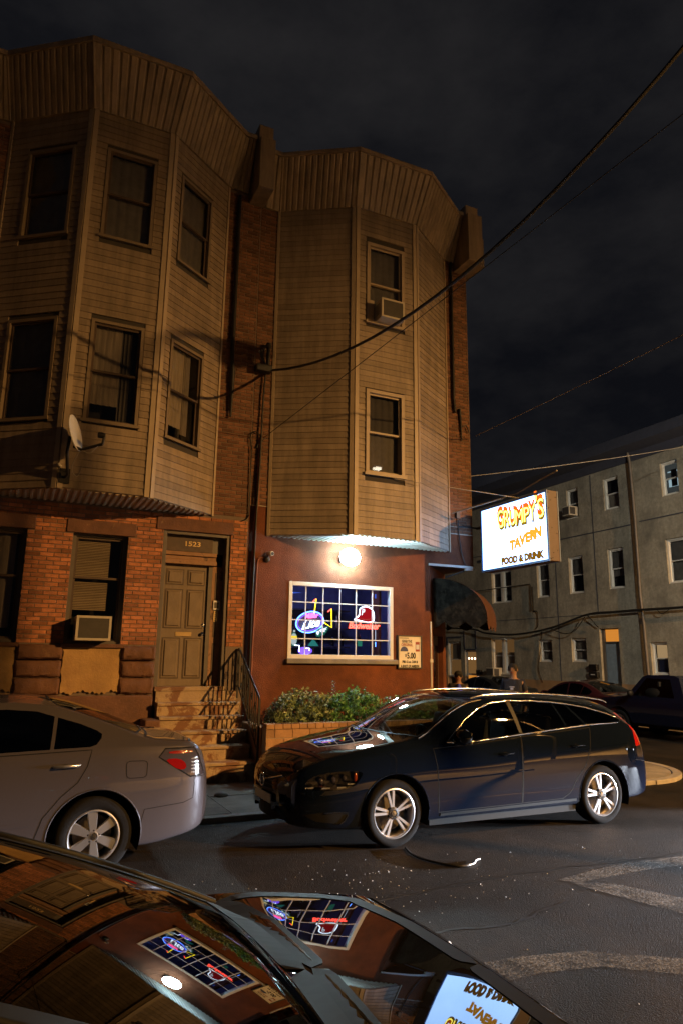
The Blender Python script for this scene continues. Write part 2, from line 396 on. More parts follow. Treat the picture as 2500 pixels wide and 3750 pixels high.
# slabs of the pavement
for i in range(-5, 8):
    for j in range(3):
        x0, x1 = i * 1.22 + .1, i * 1.22 + 1.32; y0, y1 = 8.46 + j * 1.06, 8.46 + (j + 1) * 1.06
        m = MB(); dz = random.uniform(-.003, .003)
        m.box(x0 + .006, x1 - .006, y0 + .006, y1 - .006, KZ - .05, KZ + dz); m.build('paving_slab', 'sidewalk', sidewalk)
for j in range(6):
    m = MB(); y0 = 9.95 + j * 1.3
    m.box(9.72, 10.78, y0 + .006, y0 + 1.29, KZ - .05, KZ); m.build('paving_slab', 'sidewalk', sidewalk)
# corner slab with the rounded edge
m = MB(); cp = [(9.66, 8.46)] + [p for p in kerb_path(.17)[1:18] if p[0] > 9.66] + [(10.78, 9.94), (9.66, 9.94)]
m.prism(cp, lambda p, q, t: (p, q, t), KZ - .05, KZ + .001); m.build('paving_slab', 'sidewalk', sidewalk)
# kerb stones
ko, ki = kerb_path(0), kerb_path(.15)
def lerp(a, b, t): return (a[0] + (b[0] - a[0]) * t, a[1] + (b[1] - a[1]) * t)
segs = [((-6 + i * 1.53, 8.29), (-6 + (i + 1) * 1.53, 8.29), (-6 + i * 1.53, 8.44), (-6 + (i + 1) * 1.53, 8.44)) for i in range(10)]
segs[-1] = (segs[-1][0], ko[1], segs[-1][2], ki[1])
for i in range(1, 17, 4): segs.append([ko[i:i + 5], ki[i:i + 5]])
segs += [((10.95, 9.89 + i * 1.5), (10.95, 9.89 + (i + 1) * 1.5), (10.80, 9.89 + i * 1.5), (10.80, 9.89 + (i + 1) * 1.5)) for i in range(8)]
for sgm in segs:
    m = MB()
    if len(sgm) == 2: poly = list(sgm[0]) + list(sgm[1])[::-1]
    else:
        a, b, c, d = sgm; a2 = lerp(a, b, .004); b2 = lerp(a, b, .996)
        n = 6; jit = [lerp(a2, b2, k / n) for k in range(n + 1)]
        nx, ny = (c[0] - a[0]), (c[1] - a[1])
        jit = [(p[0] + nx * random.uniform(0, .07), p[1] + ny * random.uniform(0, .07)) for p in jit]
        poly = jit + [lerp(c, d, .996), lerp(c, d, .004)]
    m.prism(poly, lambda p, q, t: (p, q, t), -.3, KZ + .004); m.build('kerb_stone', 'kerb', sidewalk, bev=.012)
# pavement across the cross street and on the near side
m = MB(); m.box(17.95, 60, -60, 120, -.6, -.10); tag(m.build('far_sidewalk', 'sidewalk'), None, None, None, 'structure')
m = MB(); m.box(17.80, 17.95, -60, 120, -.6, -.095); m.build('kerb_stone', 'kerb', bpy.data.objects['far_sidewalk'])
m = MB(); m.box(-60, 10.2, -8, .62, -.3, KZ); tag(m.build('near_sidewalk', 'sidewalk'), None, None, None, 'structure')
m = MB(); m.box(-60, 10.2, .62, .78, -.3, KZ + .004); m.build('kerb_stone', 'kerb', bpy.data.objects['near_sidewalk'])
# painted road lines
def strip(pts, z=.004):
    m = MB(); n = len(pts)
    m.add([(p[0][0], p[0][1], z) for p in pts] + [(p[1][0], p[1][1], z) for p in pts], [(i, i + 1, n + i + 1, n + i) for i in range(n - 1)])
    o = m.build('road_marking', 'worn_paint'); tag(o, None, None, None, 'structure')
strip([((4.50, 5.14), (4.62, 5.01)), ((4.95, 5.23), (5.0, 5.03)), ((5.44, 5.29), (5.45, 5.06)), ((6.17, 5.26), (6.10, 5.02)), ((8.2, 5.27), (8.2, 5.02))])
strip([((4.66, 5.0), (4.56, 5.02)), ((4.90, 4.86), (4.62, 4.78)), ((5.12, 4.40), (4.80, 4.20)), ((5.55, 3.2), (5.25, 3.15))], .0045)
strip([((2.6, 4.02), (2.6, 3.74)), ((3.12, 4.0), (3.11, 3.75)), ((3.61, 3.9), (3.54, 3.67)), ((4.12, 3.55), (3.93, 3.38)), ((5.0, 2.85), (4.8, 2.6))])
# strap lying on the road
pts = [(3.78, 6.52), (3.72, 6.3), (3.73, 6.12), (3.80, 5.94), (3.9, 5.80), (3.98, 5.77), (4.02, 5.775)]
def smooth_path(pts, n=6):
    P = [np.array(p, float) for p in pts]; out = []
    for i in range(len(P) - 1):
        a = P[max(i - 1, 0)]; b = P[i]; c = P[i + 1]; d = P[min(i + 2, len(P) - 1)]
        for k in range(n):
            t = k / n; out.append(tuple(.5 * ((2 * b) + (-a + c) * t + (2 * a - 5 * b + 4 * c - d) * t * t + (-a + 3 * b - 3 * c + d) * t ** 3)))
    out.append(tuple(P[-1])); return out
st = thing('strap', (3.9, 5.9, 0), 'thin black strap with a white end lying on the asphalt', 'strap')
mb = MB(); mb.tube([(x, y, .012) for x, y in smooth_path(pts)], .011, 6); mb.build('cord', 'cable_black', st, 60)
mb = MB(); mb.tube([(x, y, .014) for x, y in smooth_path([(4.02, 5.775), (4.1, 5.80), (4.18, 5.88), (4.24, 5.90)])], .007, 6); mb.build('end_piece', 'plastic_white', st, 60)
# crumbs of glass scattered over the road
mb = MB()
for i in range(300):
    if i < 210: x, y = rng.normal(2.9, 1.3), rng.normal(5.55, .45)
    else: x, y = rng.uniform(1.5, 8), rng.uniform(3.2, 6.3)
    s = rng.uniform(.0025, .0065); a = rng.uniform(0, 6.28)
    q = [(x + s * math.cos(a + k * 2.09), y + s * math.sin(a + k * 2.09), .001) for k in range(3)] + [(x + rng.uniform(-s, s), y + rng.uniform(-s, s), s * 1.2)]
    mb.add(q, [(0, 1, 3), (1, 2, 3), (2, 0, 3), (2, 1, 0)])
tag(mb.build('glass_crumbs', 'glass_bit'), 'tiny bright crumbs of glass scattered over the asphalt', 'debris', None, 'stuff')
# tar seams in the asphalt
for pts_ in ([(-1.5, 5.2), (.6, 5.35), (2.3, 5.22), (4.3, 5.42), (6.4, 5.35), (9.5, 5.5)], [(7.2, 2.2), (7.45, 3.4), (7.3, 4.6), (7.6, 6.2)], [(2.0, 4.3), (2.8, 4.55), (3.5, 4.5), (4.2, 4.72)]):
    q = [(x + rng.uniform(-.03, .03), y + rng.uniform(-.03, .03)) for x, y in smooth_path(pts_, 7)]; m_ = MB(); n = len(q)
    w_ = [rng.uniform(.006, .020) for _ in q]
    m_.add([(x, y - a, .003) for (x, y), a in zip(q, w_)] + [(x, y + a, .003) for (x, y), a in zip(q, w_)], [(i, i + 1, n + i + 1, n + i) for i in range(n - 1)])
    tag(m_.build('tar_seam', 'tar'), None, None, None, 'structure')
# fallen leaves and scraps along the kerb
for i in range(26):
    x, y = rng.uniform(1.9, 9.3), 8.25 - abs(rng.normal(0, .14)); s = rng.uniform(.012, .03); a = rng.uniform(0, 6.28); m_ = MB()
    m_.add([(x + s * math.cos(a), y + s * math.sin(a), .006), (x - s * .4 * math.sin(a), y + s * .4 * math.cos(a), .012), (x - s * math.cos(a), y - s * math.sin(a), .005), (x + s * .4 * math.sin(a), y - s * .4 * math.cos(a), .009)], [(0, 1, 2, 3)])
    if i < 8: x += 0
    tag(m_.build('fallen_leaf', 'fallen_leaf'), 'small dry leaf lying in the gutter along the kerb', 'leaf', 'dry leaves in the gutter')
# small flat stones / litter on the pavement
st = MB(); st.ball((2.70, 9.5, KZ + .02), (.10, .07, .035), 10, 6); tag(st.build('pavement_stone', 'kerb', smooth=60), 'small flat stone lying on the pavement between two parked cars', 'stone')
# ------------------------------------------------------------------ building helpers
YF = 11.6
def wall_grid(mb, x0, x1, z0, z1, holes=(), depth=.2, y=0.0):
    """wall sheet in local x/z with rectangular openings and their reveals"""
    X = sorted({x0, x1, *[h[0] for h in holes], *[h[1] for h in holes]}); Z = sorted({z0, z1, *[h[2] for h in holes], *[h[3] for h in holes]})
    vs = [(x, y, z) for z in Z for x in X]; fs = []; n = len(X)
    for j in range(len(Z) - 1):
        for i in range(n - 1):
            cx, cz = (X[i] + X[i + 1]) / 2, (Z[j] + Z[j + 1]) / 2
            if any(h[0] < cx < h[1] and h[2] < cz < h[3] for h in holes): continue
            fs.append((j * n + i, j * n + i + 1, (j + 1) * n + i + 1, (j + 1) * n + i))
    mb.add(vs, fs)
    for a, b, c, d in holes:
        mb.add([(a, y, c), (b, y, c), (b, y, d), (a, y, d), (a, y + depth, c), (b, y + depth, c), (b, y + depth, d), (a, y + depth, d)],
               [(0, 4, 5, 1), (1, 5, 6, 2), (2, 6, 7, 3), (3, 7, 4, 0)])
    return mb
def window(root, M, w, h, fm='window_frame_dark', cas=.06, split=.5, curtain=None, blind=None, gm='window_glass', back='room_dark', proud=.03, sash_m=None, muntin=0, deep=.35, open_=0):
    sash_m = sash_m or fm
    f = MB(M); f.box(0, cas, -proud, .06, 0, h); f.box(w - cas, w, -proud, .06, 0, h); f.box(cas, w - cas, -proud, .06, h - cas, h); f.box(cas, w - cas, -proud, .06, 0, cas)
    f.box(-.03, w + .03, -proud - .03, -proud - .001, -.01, cas * .7)
    win = f.build('window', fm, root)
    a, b = cas, w - cas; zl, zh = cas, h - cas; zs = zl + (zh - zl) * split; t = .035
    for (p, q, yo, nm) in ((zs - .015, zh, .012, 'sash'), (zl, zs + .015, .038, 'sash')):
        s = MB(M); s.box(a, a + t, yo, yo + .025, p, q); s.box(b - t, b, yo, yo + .025, p, q); s.box(a + t, b - t, yo, yo + .025, q - t, q); s.box(a + t, b - t, yo, yo + .025, p, p + t)
        s.build('sash', sash_m, win)
        g = MB(M); g.add([(a + t, yo + .012, p + t), (b - t, yo + .012, p + t), (b - t, yo + .012, q - t), (a + t, yo + .012, q - t)], [(0, 1, 2, 3)]); g.build('pane', gm, win)
    r = MB(M); y1 = deep
    r.add([(a, .065, zl), (b, .065, zl), (b, .065, zh), (a, .065, zh), (a, y1, zl), (b, y1, zl), (b, y1, zh), (a, y1, zh)], [(4, 5, 6, 7), (0, 1, 5, 4), (1, 2, 6, 5), (2, 3, 7, 6), (3, 0, 4, 7)])
    r.build('room', back, win)
    if curtain:
        for (ca, cb, cz0, cz1, cm) in curtain:
            c = MB(M); n = 14; xa, xb = a + (b - a) * ca, a + (b - a) * cb; za, zb = zl + (zh - zl) * cz0, zl + (zh - zl) * cz1
            c.add([(xa + (xb - xa) * i / n, .11 + .012 * math.sin(i * 2.2), za) for i in range(n + 1)] + [(xa + (xb - xa) * i / n, .11 + .008 * math.sin(i * 2.2), zb) for i in range(n + 1)],
                  [(i, i + 1, n + 2 + i, n + 1 + i) for i in range(n)])
            c.build('curtain', cm, win, 60)
    if blind:
        for (ba, bb, bz0, bz1) in blind:
            xa, xb = a + (b - a) * ba, a + (b - a) * bb; za, zb = zl + (zh - zl) * bz0, zl + (zh - zl) * bz1; n = int((zb - za) / .026)
            c = MB(M)
            for i in range(n):
                z = za + (zb - za) * i / n; c.add([(xa, .085, z), (xb, .085, z), (xb, .10, z + .022), (xa, .10, z + .022)], [(0, 1, 2, 3)])
            tag(c.build('blind', 'blind', win), kind='stuff')
    return win
SHARED = {}
def piece(key, make, name, m, parent, loc, rz=0):
    if key not in SHARED:
        b = MB(); make(b); SHARED[key] = b.mesh(name, m)
    o = place(name, SHARED[key], parent, loc); o.rotation_euler = (0, 0, rz)
    return o
def bricks(root, M, x0, x1, z0, z1, holes, m, individual, L=.205, H=.0665, j=.010):
    """running bond; every brick stands 8 mm proud of the mortar"""
    n = int((z1 - z0) / H); st = MB(M)
    ang = math.atan2(M[1][0], M[0][0])
    for r in range(n):
        z = z0 + r * H; x = x0 - (L / 2 if r % 2 else 0)
        while x < x1 - .02:
            a, b = max(x, x0), min(x + L, x1); x += L
            spans = [(a, b)]
            for h in holes:
                if z + H * .6 > h[2] and z + H * .4 < h[3]:
                    nx = []
                    for p, q in spans:
                        if q <= h[0] or p >= h[1]: nx.append((p, q)); continue
                        if p < h[0]: nx.append((p, h[0]))
                        if q > h[1]: nx.append((h[1], q))
                    spans = nx
            for p, q in spans:
                if q - p < .025: continue
                w = round(q - p - j, 3); hh = H - j; d = random.choice((.007, .009, .011))
                if individual:
                    def mk(bm, w=w, hh=hh, d=d):
                        e = .004
                        bm.add([(0, 0, 0), (w, 0, 0), (w, 0, hh), (0, 0, hh), (e, -d, e), (w - e, -d, e), (w - e, -d, hh - e), (e, -d, hh - e)], [(4, 5, 6, 7), (0, 1, 5, 4), (1, 2, 6, 5), (2, 3, 7, 6), (3, 0, 4, 7)])
                    P = M @ Vector((p, 0, z)); piece(('brick', m, w, d), mk, 'brick', m, root, P, ang)
                else:
                    st.add([(p, 0, z), (p + w, 0, z), (p + w, 0, z + hh), (p, 0, z + hh), (p + .004, -d, z + .004), (p + w - .004, -d, z + .004), (p + w - .004, -d, z + hh - .004), (p + .004, -d, z + hh - .004)],
                           [(4, 5, 6, 7), (0, 1, 5, 4), (1, 2, 6, 5), (2, 3, 7, 6), (3, 0, 4, 7)])
    if not individual and st.v: tag(st.build('upper_brickwork', m, root), kind='stuff')
def bay(root, P, z0, z1, ms, mt, wins, soff):
    """three sided bay clad in lapped boards; wins = {face index: [(xa,xb,za,zb)]}"""
    bm = MB()
    for i, (px, py) in enumerate(P):
        if i in (1, 2):
            for k in (-1, 1):
                Q = P[i + k]; u = Vector((Q[0] - px, Q[1] - py, 0)).normalized(); M = frame((px, py, 0), u if k > 0 else -u)
                b = MB(M); s0, s1 = (0, .075) if k > 0 else (-.075, 0)
                b.box(s0, s1, -.034, -.004, z0 - .02, z1); bm.v, o = bm.v, len(bm.v); bm.v += b.v; bm.f += [tuple(q + o for q in f) for f in b.f]; bm.mi += [0] * len(b.f)
        else:
            Q = P[1] if i == 0 else P[2]; u = Vector((Q[0] - px, Q[1] - py, 0)).normalized(); M = frame((px, py, 0), u if i == 0 else -u); b = MB(M)
            s0, s1 = (0, .05) if i == 0 else (-.05, 0)
            b.box(s0, s1, -.034, -.004, z0 - .02, z1); o = len(bm.v); bm.v += b.v; bm.f += [tuple(q + o for q in f) for f in b.f]; bm.mi += [0] * len(b.f)
    B = bm.build('bay', mt, root)
    H = .114; n = int(math.ceil((z1 - z0) / H)); H = (z1 - z0) / n
    for i in range(3):
        a, b = P[i], P[i + 1]; Lf = math.hypot(b[0] - a[0], b[1] - a[1]); u = ((b[0] - a[0]) / Lf, (b[1] - a[1]) / Lf); M = frame((a[0], a[1], 0), u); ang = math.atan2(u[1], u[0])
        hs = wins.get(i, [])
        w = MB(M); wall_grid(w, 0.01, Lf - .01, z0, z1, hs, .05, .012); w.build('sheathing', 'backing', B)
        for r in range(n):
            z = z0 + r * H; spans = [(.0, Lf)]
            for h in hs:
                if z + H > h[2] - .02 and z < h[3] + .02: spans = [(0, h[0] - .01), (h[1] + .01, Lf)]
            for p, q in spans:
                wl = round(q - p, 3)
                def mk(bm, wl=wl, H=H):
                    bm.add([(0, -.020, 0), (wl, -.020, 0), (wl, -.005, H + .004), (0, -.005, H + .004), (0, .006, 0), (wl, .006, 0), (wl, .006, H + .004), (0, .006, H + .004)],
                           [(0, 1, 2, 3), (1, 5, 6, 2), (4, 0, 3, 7), (0, 4, 5, 1), (3, 2, 6, 7)])
                piece(('board', ms, wl, round(H, 4)), mk, 'siding_board', ms, B, M @ Vector((p, 0, z)), ang)
    # soffit of slats
    m = MB(); m.prism([(p[0], p[1]) for p in P], lambda p, q, t: (p, q, t), z0 - .004, z0 + .02); m.build('soffit', soff, B)
    def yfront(x):
        for i in range(3):
            if P[i][0] <= x <= P[i + 1][0]:
                t = (x - P[i][0]) / (P[i + 1][0] - P[i][0]); return P[i][1] + (P[i + 1][1] - P[i][1]) * t
        return YF
    x = P[0][0] + .1
    while x < P[3][0] - .12:
        y0a, y0b = yfront(x) + .02, yfront(x + .085) + .02; m = MB()
        m.add([(x, y0a, z0 - .006), (x + .085, y0b, z0 - .006), (x + .085, YF, z0 - .006), (x, YF, z0 - .006), (x + .012, y0a, z0 - .026), (x + .04, y0b, z0 - .026), (x + .04, YF, z0 - .026), (x + .012, YF, z0 - .026)],
              [(0, 3, 2, 1), (4, 5, 6, 7), (0, 1, 5, 4), (1, 2, 6, 5), (2, 3, 7, 6), (3, 0, 4, 7)])
        m.build('soffit_slat', soff, B); x += .098
    return B
def offset_path(P, d):
    out = []
    for i, p in enumerate(P):
        ns = []
        for a, b in ((i - 1, i), (i, i + 1)):
            if a < 0 or b >= len(P): continue
            dx, dy = P[b][0] - P[a][0], P[b][1] - P[a][1]; l = math.hypot(dx, dy); ns.append((dy / l, -dx / l))
        if len(ns) == 1: n = ns[0]; k = 1
        else:
            n = (ns[0][0] + ns[1][0], ns[0][1] + ns[1][1]); l = math.hypot(*n); n = (n[0] / l, n[1] / l); k = 1 / max(.5, n[0] * ns[0][0] + n[1] * ns[0][1])
        out.append((p[0] + n[0] * d * k, p[1] + n[1] * d * k))
    return out
def cornice(root, P, z0, z1, out, m, rear=13.0):
    A, T = offset_path(P, .03), offset_path(P, out); T2 = offset_path(P, out + .04)
    b = MB(); n = len(P)
    b.add([(p[0], p[1], z0) for p in A] + [(p[0], p[1], z1) for p in T], [(i, i + 1, n + i + 1, n + i) for i in range(n - 1)])
    b.add([(p[0], p[1], z1 + .062) for p in T2] + [(p[0], rear, z1 + .062) for p in T2], [(i, i + 1, n + i + 1, n + i) for i in range(n - 1)])
    b.add([(p[0], p[1], z0) for p in A] + [(p[0], YF + .3, z0) for p in P], [(i + 1, i, n + i, n + i + 1) for i in range(n - 1)])
    C_ = b.build('cornice', m, root)
    for i in range(n - 1):
        # cap band along the top edge
        c = MB(); q = [T[i], T[i + 1], T2[i + 1], T2[i]]
        c.prism([(q[3][0], q[3][1]), (q[2][0], q[2][1]), (q[1][0], q[1][1]), (q[0][0], q[0][1])], lambda p, w, t: (p, w, t), z1 - .03, z1 + .06); c.build('cap_band', m, C_)
        L_ = math.hypot(P[i + 1][0] - P[i][0], P[i + 1][1] - P[i][1]); k = max(1, int(L_ / .112))
        a0, a1 = Vector((*A[i], z0)), Vector((*A[i + 1], z0)); t0, t1 = Vector((*T[i], z1 - .03)), Vector((*T[i + 1], z1 - .03))
        N = (a1 - a0).cross(t0 - a0).normalized()
        for s in range(k):
            p, q = (s + .04) / k, (s + .90) / k; bot = [a0.lerp(a1, p), a0.lerp(a1, q)]; top = [t0.lerp(t1, p), t0.lerp(t1, q)]
            e = .18; sl = MB()
            bo = [bot[0].lerp(bot[1], e) + N * .016, bot[0].lerp(bot[1], 1 - e) + N * .016]; to = [top[0].lerp(top[1], e) + N * .016, top[0].lerp(top[1], 1 - e) + N * .016]
            sl.add([*bot, *top, *bo, *to], [(4, 5, 7, 6), (0, 1, 5, 4), (2, 6, 7, 3), (0, 4, 6, 2), (1, 3, 7, 5)])
            sl.build('cornice_slat', m, C_)
        # ridge roll where two sides meet
        if 0 < i: r = MB(); r.tube([a0 + N * .004, t0 + N * .004], .028, 8); r.build('ridge_roll', m, C_, 60)
    return C_
def box_part(name, m, parent, *b, bev=0): return MB().box(*b).build(name, m, parent, bev=bev)

# ------------------------------------------------------------------ row house number 1523
FM = frame((0, YF, 0), (1, 0))
house = thing('row_house', (1.0, YF, 0), 'brick row house with beige bay and carved front door numbered 1523', 'house')
WL = (-.85, .014, 2.04, 3.80); WR = (.687, 1.53, 2.04, 3.80); DR = (2.10, 3.25, 1.37, 3.955); BW = (.95, 1.75, .25, .72)
HX0 = -1.62
w = MB(FM); wall_grid(w, HX0, 3.56, -.1, 4.30, [WL, WR, DR, BW], .30); w.build('wall', 'mortar', house)
w = MB(FM); wall_grid(w, 2.86, 3.56, 4.30, 10.9); w.build('upper_wall', 'mortar', house)
w = MB(FM); wall_grid(w, HX0, -.86, 4.30, 10.9); w.build('upper_wall', 'mortar', house)
LT1, LT2, LT3 = (.578, 1.645, 3.785, 4.0), (1.972, 3.284, 3.957, 4.17), (-.95, .12, 3.785, 4.0)
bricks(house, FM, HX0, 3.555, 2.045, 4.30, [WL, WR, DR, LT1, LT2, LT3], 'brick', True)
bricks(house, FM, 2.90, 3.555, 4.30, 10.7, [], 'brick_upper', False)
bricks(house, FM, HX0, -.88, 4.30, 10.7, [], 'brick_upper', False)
for a, b, c, d in (LT1, LT2, LT3): box_part('lintel', 'brownstone', house, a, b, YF - .03, YF + .05, c, d, bev=.008)
# rusticated stone piers, yellow rendered panels, sills
def rounded_block(x0, x1, z0, z1, y=YF, d=.10):
    m = MB(); prof = [(0, 0), (-.62, .05), (-.88, .16), (-.97, .32), (-1, .5), (-.97, .68), (-.86, .84), (-.6, .95), (0, 1)]
    n = len(prof); vs = []; N = 14; e = (z1 - z0) * .15
    xs = [x0, x0 + e * .5, x0 + e] + [x0 + e + (x1 - x0 - 2 * e) * i / N for i in range(1, N)] + [x1 - e, x1 - e * .5, x1]
    for ii, x in enumerate(xs):
        k = (.3, .8, 1)[min(ii, len(xs) - 1 - ii, 2)]
        for jj, (p, q) in enumerate(prof): vs.append((x + random.uniform(-.004, .004), y + p * d * k + (random.uniform(-.009, .009) if 0 < jj < n - 1 else 0), z0 + (z1 - z0) * q + random.uniform(-.004, .004)))
    fs = [(i * n + j, (i + 1) * n + j, (i + 1) * n + j + 1, i * n + j + 1) for i in range(len(xs) - 1) for j in range(n - 1)]
    m.add(vs, fs); return m
for (x0, x1) in ((.03, .685), (1.545, 2.085), (-1.6, -.87)):
    zs = [.72, .99, 1.27, 1.53, 1.79, 2.03]
    for i in range(5):
        rounded_block(x0 + random.uniform(0, .01), x1, zs[i] + .008, zs[i + 1] - .004, d=.085 if i < 4 else .12).build('pier_stone', 'brownstone', house, 28)
def ragged(x0, x1, z0, z1, y, name, m, parent, amp=.030):
    n = 70; b = MB()
    def wob(k, s): return amp * (.6 * math.sin(k * 3.1 + s) + .5 * math.sin(k * 7.7 + 2 * s) * math.sin(k * 2.3) + .35 * math.sin(k * 19 + s)) + random.uniform(-.004, .004)
    s0 = random.uniform(0, 6)
    bot = [(x0 + (x1 - x0) * i / n, z0 + wob(i / n * 4, s0)) for i in range(n + 1)]; rgt_ = [(x1 + wob(i / 4, s0 + 1) * .5, z0 + (z1 - z0) * i / 16) for i in range(1, 16)]
    lft = [(x0 + wob(i / 4, s0 + 2) * .5, z1 + (z0 - z1) * i / 16) for i in range(1, 16)]
    b.prism(bot + rgt_ + [(x1, z1), (x0, z1)] + lft, lambda p, q, t: (p, t, q), y, YF + .02); return b.build(name, m, parent)
ragged(.695, 1.535, 1.31, 2.0, YF - .045, 'render_panel', 'render_yellow', house)
ragged(-.86, .02, 1.33, 2.0, YF - .045, 'render_panel', 'render_yellow', house)
box_part('plinth', 'brownstone', house, HX0, 2.08, YF - .10, YF + .02, .74, 1.26, bev=.02)
box_part('base_wall', 'brownstone', house, HX0, .94, YF - .04, YF + .02, KZ, .735); box_part('base_wall', 'brownstone', house, 1.76, 2.08, YF - .04, YF + .02, KZ, .735)
box_part('basement_window', 'black_iron', house, .95, 1.75, YF + .12, YF + .16, .25, .72)
box_part('window_sill', 'brownstone', house, .64, 1.58, YF - .09, YF + .06, 1.985, 2.045, bev=.008); box_part('window_sill', 'brownstone', house, -.9, .06, YF - .09, YF + .06, 1.985, 2.045, bev=.008)
window(house, frame((.687, YF + .13, 2.045), (1, 0)), .843, 1.755, 'window_frame_dark', .055, .60, blind=[(.0, .74, .60, .985), (.0, .74, .29, .565)], back='room_dark', sash_m='dark_wood')
window(house, frame((-.85, YF + .13, 2.045), (1, 0)), .864, 1.755, 'window_frame_dark', .055, .58, curtain=[(0, .9, .1, 1, 'curtain')], sash_m='dark_wood')
for s in ((.66, .70), (1.515, 1.555)): pass
# front door
door = MB(); DY = YF + .20
door.box(2.10, 2.16, YF + .02, DY + .06, 1.37, 3.955); door.box(3.19, 3.25, YF + .02, DY + .06, 1.37, 3.955); door.box(2.16, 3.19, YF + .02, DY + .06, 3.90, 3.955)
fr = door.build('door_frame', 'window_frame_dark', house, bev=.006)
box_part('transom', 'dark_wood', fr, 2.16, 2.98, DY - .06, DY + .04, 3.63, 3.90, bev=.006)
box_part('transom_side', 'window_frame_dark', fr, 2.985, 3.19, DY - .02, DY + .04, 3.63, 3.90)
tb = MB()
for k, (z0_, z1_, y_) in enumerate(((3.56, 3.625, -.10), (3.49, 3.555, -.06), (3.41, 3.485, -.12))): tb.box(2.16, 3.05, DY + y_, DY + .03, z0_, z1_)
tb.build('transom_bar', 'door_rail_wood', fr, bev=.008)
nb = MB(); add_text(nb, '1523', .115, (2.62, DY - .064, 3.765), width=.26, extrude=.004, bold=.002); nb.build('house_number', 'brass', fr)
leaf = MB(); leaf.box(2.16, 2.93, DY, DY + .05, 1.395, 3.405); lf = leaf.build('front_door', 'door_wood', house)
for (x0, x1) in ((2.235, 2.50), (2.60, 2.865)):
    for (z0_, z1_) in ((3.08, 3.31), (2.35, 2.97), (1.53, 2.16)):
        p = MB(); e = .035
        p.box(x0, x1, DY - .012, DY - .001, z0_, z1_)
        p.add([(x0 + .015, DY - .012, z0_ + .015), (x1 - .015, DY - .012, z0_ + .015), (x1 - .015, DY - .012, z1_ - .015), (x0 + .015, DY - .012, z1_ - .015), (x0 + e, DY - .032, z0_ + e), (x1 - e, DY - .032, z0_ + e), (x1 - e, DY - .032, z1_ - e), (x0 + e, DY - .032, z1_ - e)],
              [(4, 5, 6, 7), (0, 1, 5, 4), (1, 2, 6, 5), (2, 3, 7, 6), (3, 0, 4, 7)])
        p.build('door_panel', 'door_wood', lf)
        q = MB()
        for (a, b, c, d) in ((x0 - .02, x0, z0_ - .02, z1_ + .02), (x1, x1 + .02, z0_ - .02, z1_ + .02), (x0, x1, z0_ - .02, z0_), (x0, x1, z1_, z1_ + .02)): q.box(a, b, DY - .006, DY - .0005, c, d)
        q.build('panel_moulding', 'dark_wood', lf)
box_part('mail_slot', 'brass', lf, 2.43, 2.70, DY - .012, DY - .001, 2.20, 2.275, bev=.004)
k = MB(); k.lathe([(.0, 0), (.03, .0), (.03, .02), (.014, .03), (.03, .055), (.0, .075)], (2.885, DY, 2.25), (0, -1, 0), 14); k.build('door_knob', 'chrome', lf, 50)
k = MB(); k.lathe([(.0, 0), (.028, .0), (.028, .015), (.0, .02)], (2.885, DY, 2.40), (0, -1, 0), 14); k.build('door_lock', 'chrome', lf, 50)
box_part('door_edge', 'window_frame_dark', house, 2.935, 3.0, DY - .04, DY + .05, 1.395, 3.405)
sp = MB(); sp.box(3.005, 3.19, DY - .02, DY + .05, 1.395, 3.405); sd = sp.build('side_panel', 'door_rail_wood', house, bev=.004)
for z0_, z1_ in ((1.5, 2.1), (2.2, 3.3)): box_part('panel_strip', 'dark_wood', sd, 3.06, 3.10, DY - .026, DY - .0205, z0_, z1_)
box_part('threshold', 'step_stone', house, 2.10, 3.25, YF - .06, DY + .05, 1.32, 1.392, bev=.01)
kp = MB(); kp.box(3.04, 3.155, DY - .05, DY - .0205, 2.66, 2.82); kpo = kp.build('intercom', 'plastic_white', house, bev=.006); box_part('intercom_face', 'ac_dark', kpo, 3.06, 3.135, DY - .056, DY - .0505, 2.69, 2.79)
bp_ = MB(); bp_.box(3.06, 3.125, DY - .035, DY - .0205, 2.46, 2.64); bo = bp_.build('bell_plate', 'brass', house)
for i in range(5):
    k = MB(); k.lathe([(.011, 0), (.011, .008), (0, .010)], (3.092, DY - .035, 2.48 + .034 * i), (0, -1, 0), 10); k.build('bell_button', 'ac_dark', bo)
# bay, windows, cornice
LP = [(-.9, YF), (.337, 10.67), (1.659, 10.67), (2.9, YF)]
def face(P, i): a, b = P[i], P[i + 1]; L_ = math.hypot(b[0] - a[0], b[1] - a[1]); return a, ((b[0] - a[0]) / L_, (b[1] - a[1]) / L_), L_
wl = {0: [(.40, 1.28, 5.34, 7.03), (.40, 1.28, 8.46, 10.10)], 1: [(.26, 1.07, 5.34, 7.03), (.26, 1.07, 8.46, 10.10)], 2: [(.235, 1.07, 5.31, 7.03), (.235, 1.07, 8.46, 10.12)]}
bay(house, LP, 4.283, 10.74, 'siding_left', 'trim_beige', wl, 'trim_beige')
for i, hs in wl.items():
    a, u, L_ = face(LP, i)
    for k, (xa, xb, za, zb) in enumerate(hs):
        cur = [(0, 1, 0, 1, 'shade_grey')]
        if i == 1 and k == 0: cur = [(.0, .62, .18, 1, 'curtain'), (.62, 1, .0, 1, 'ac_dark')]
        elif i == 2 and k == 0: cur = [(.0, .58, .15, 1, 'curtain_pale'), (.58, .8, .1, 1, 'curtain')]
        M = frame((a[0] + u[0] * xa, a[1] + u[1] * xa, za), u)
        window(house, M, xb - xa, zb - za, 'window_frame_brown', .05, .5, curtain=cur, sash_m='dark_wood')
cornice(house, [(-1.30, YF), (-.93, YF), (.337, 10.67), (1.659, 10.67), (2.93, YF), (3.28, YF)], 10.74, 11.66, .42, 'cornice_metal')
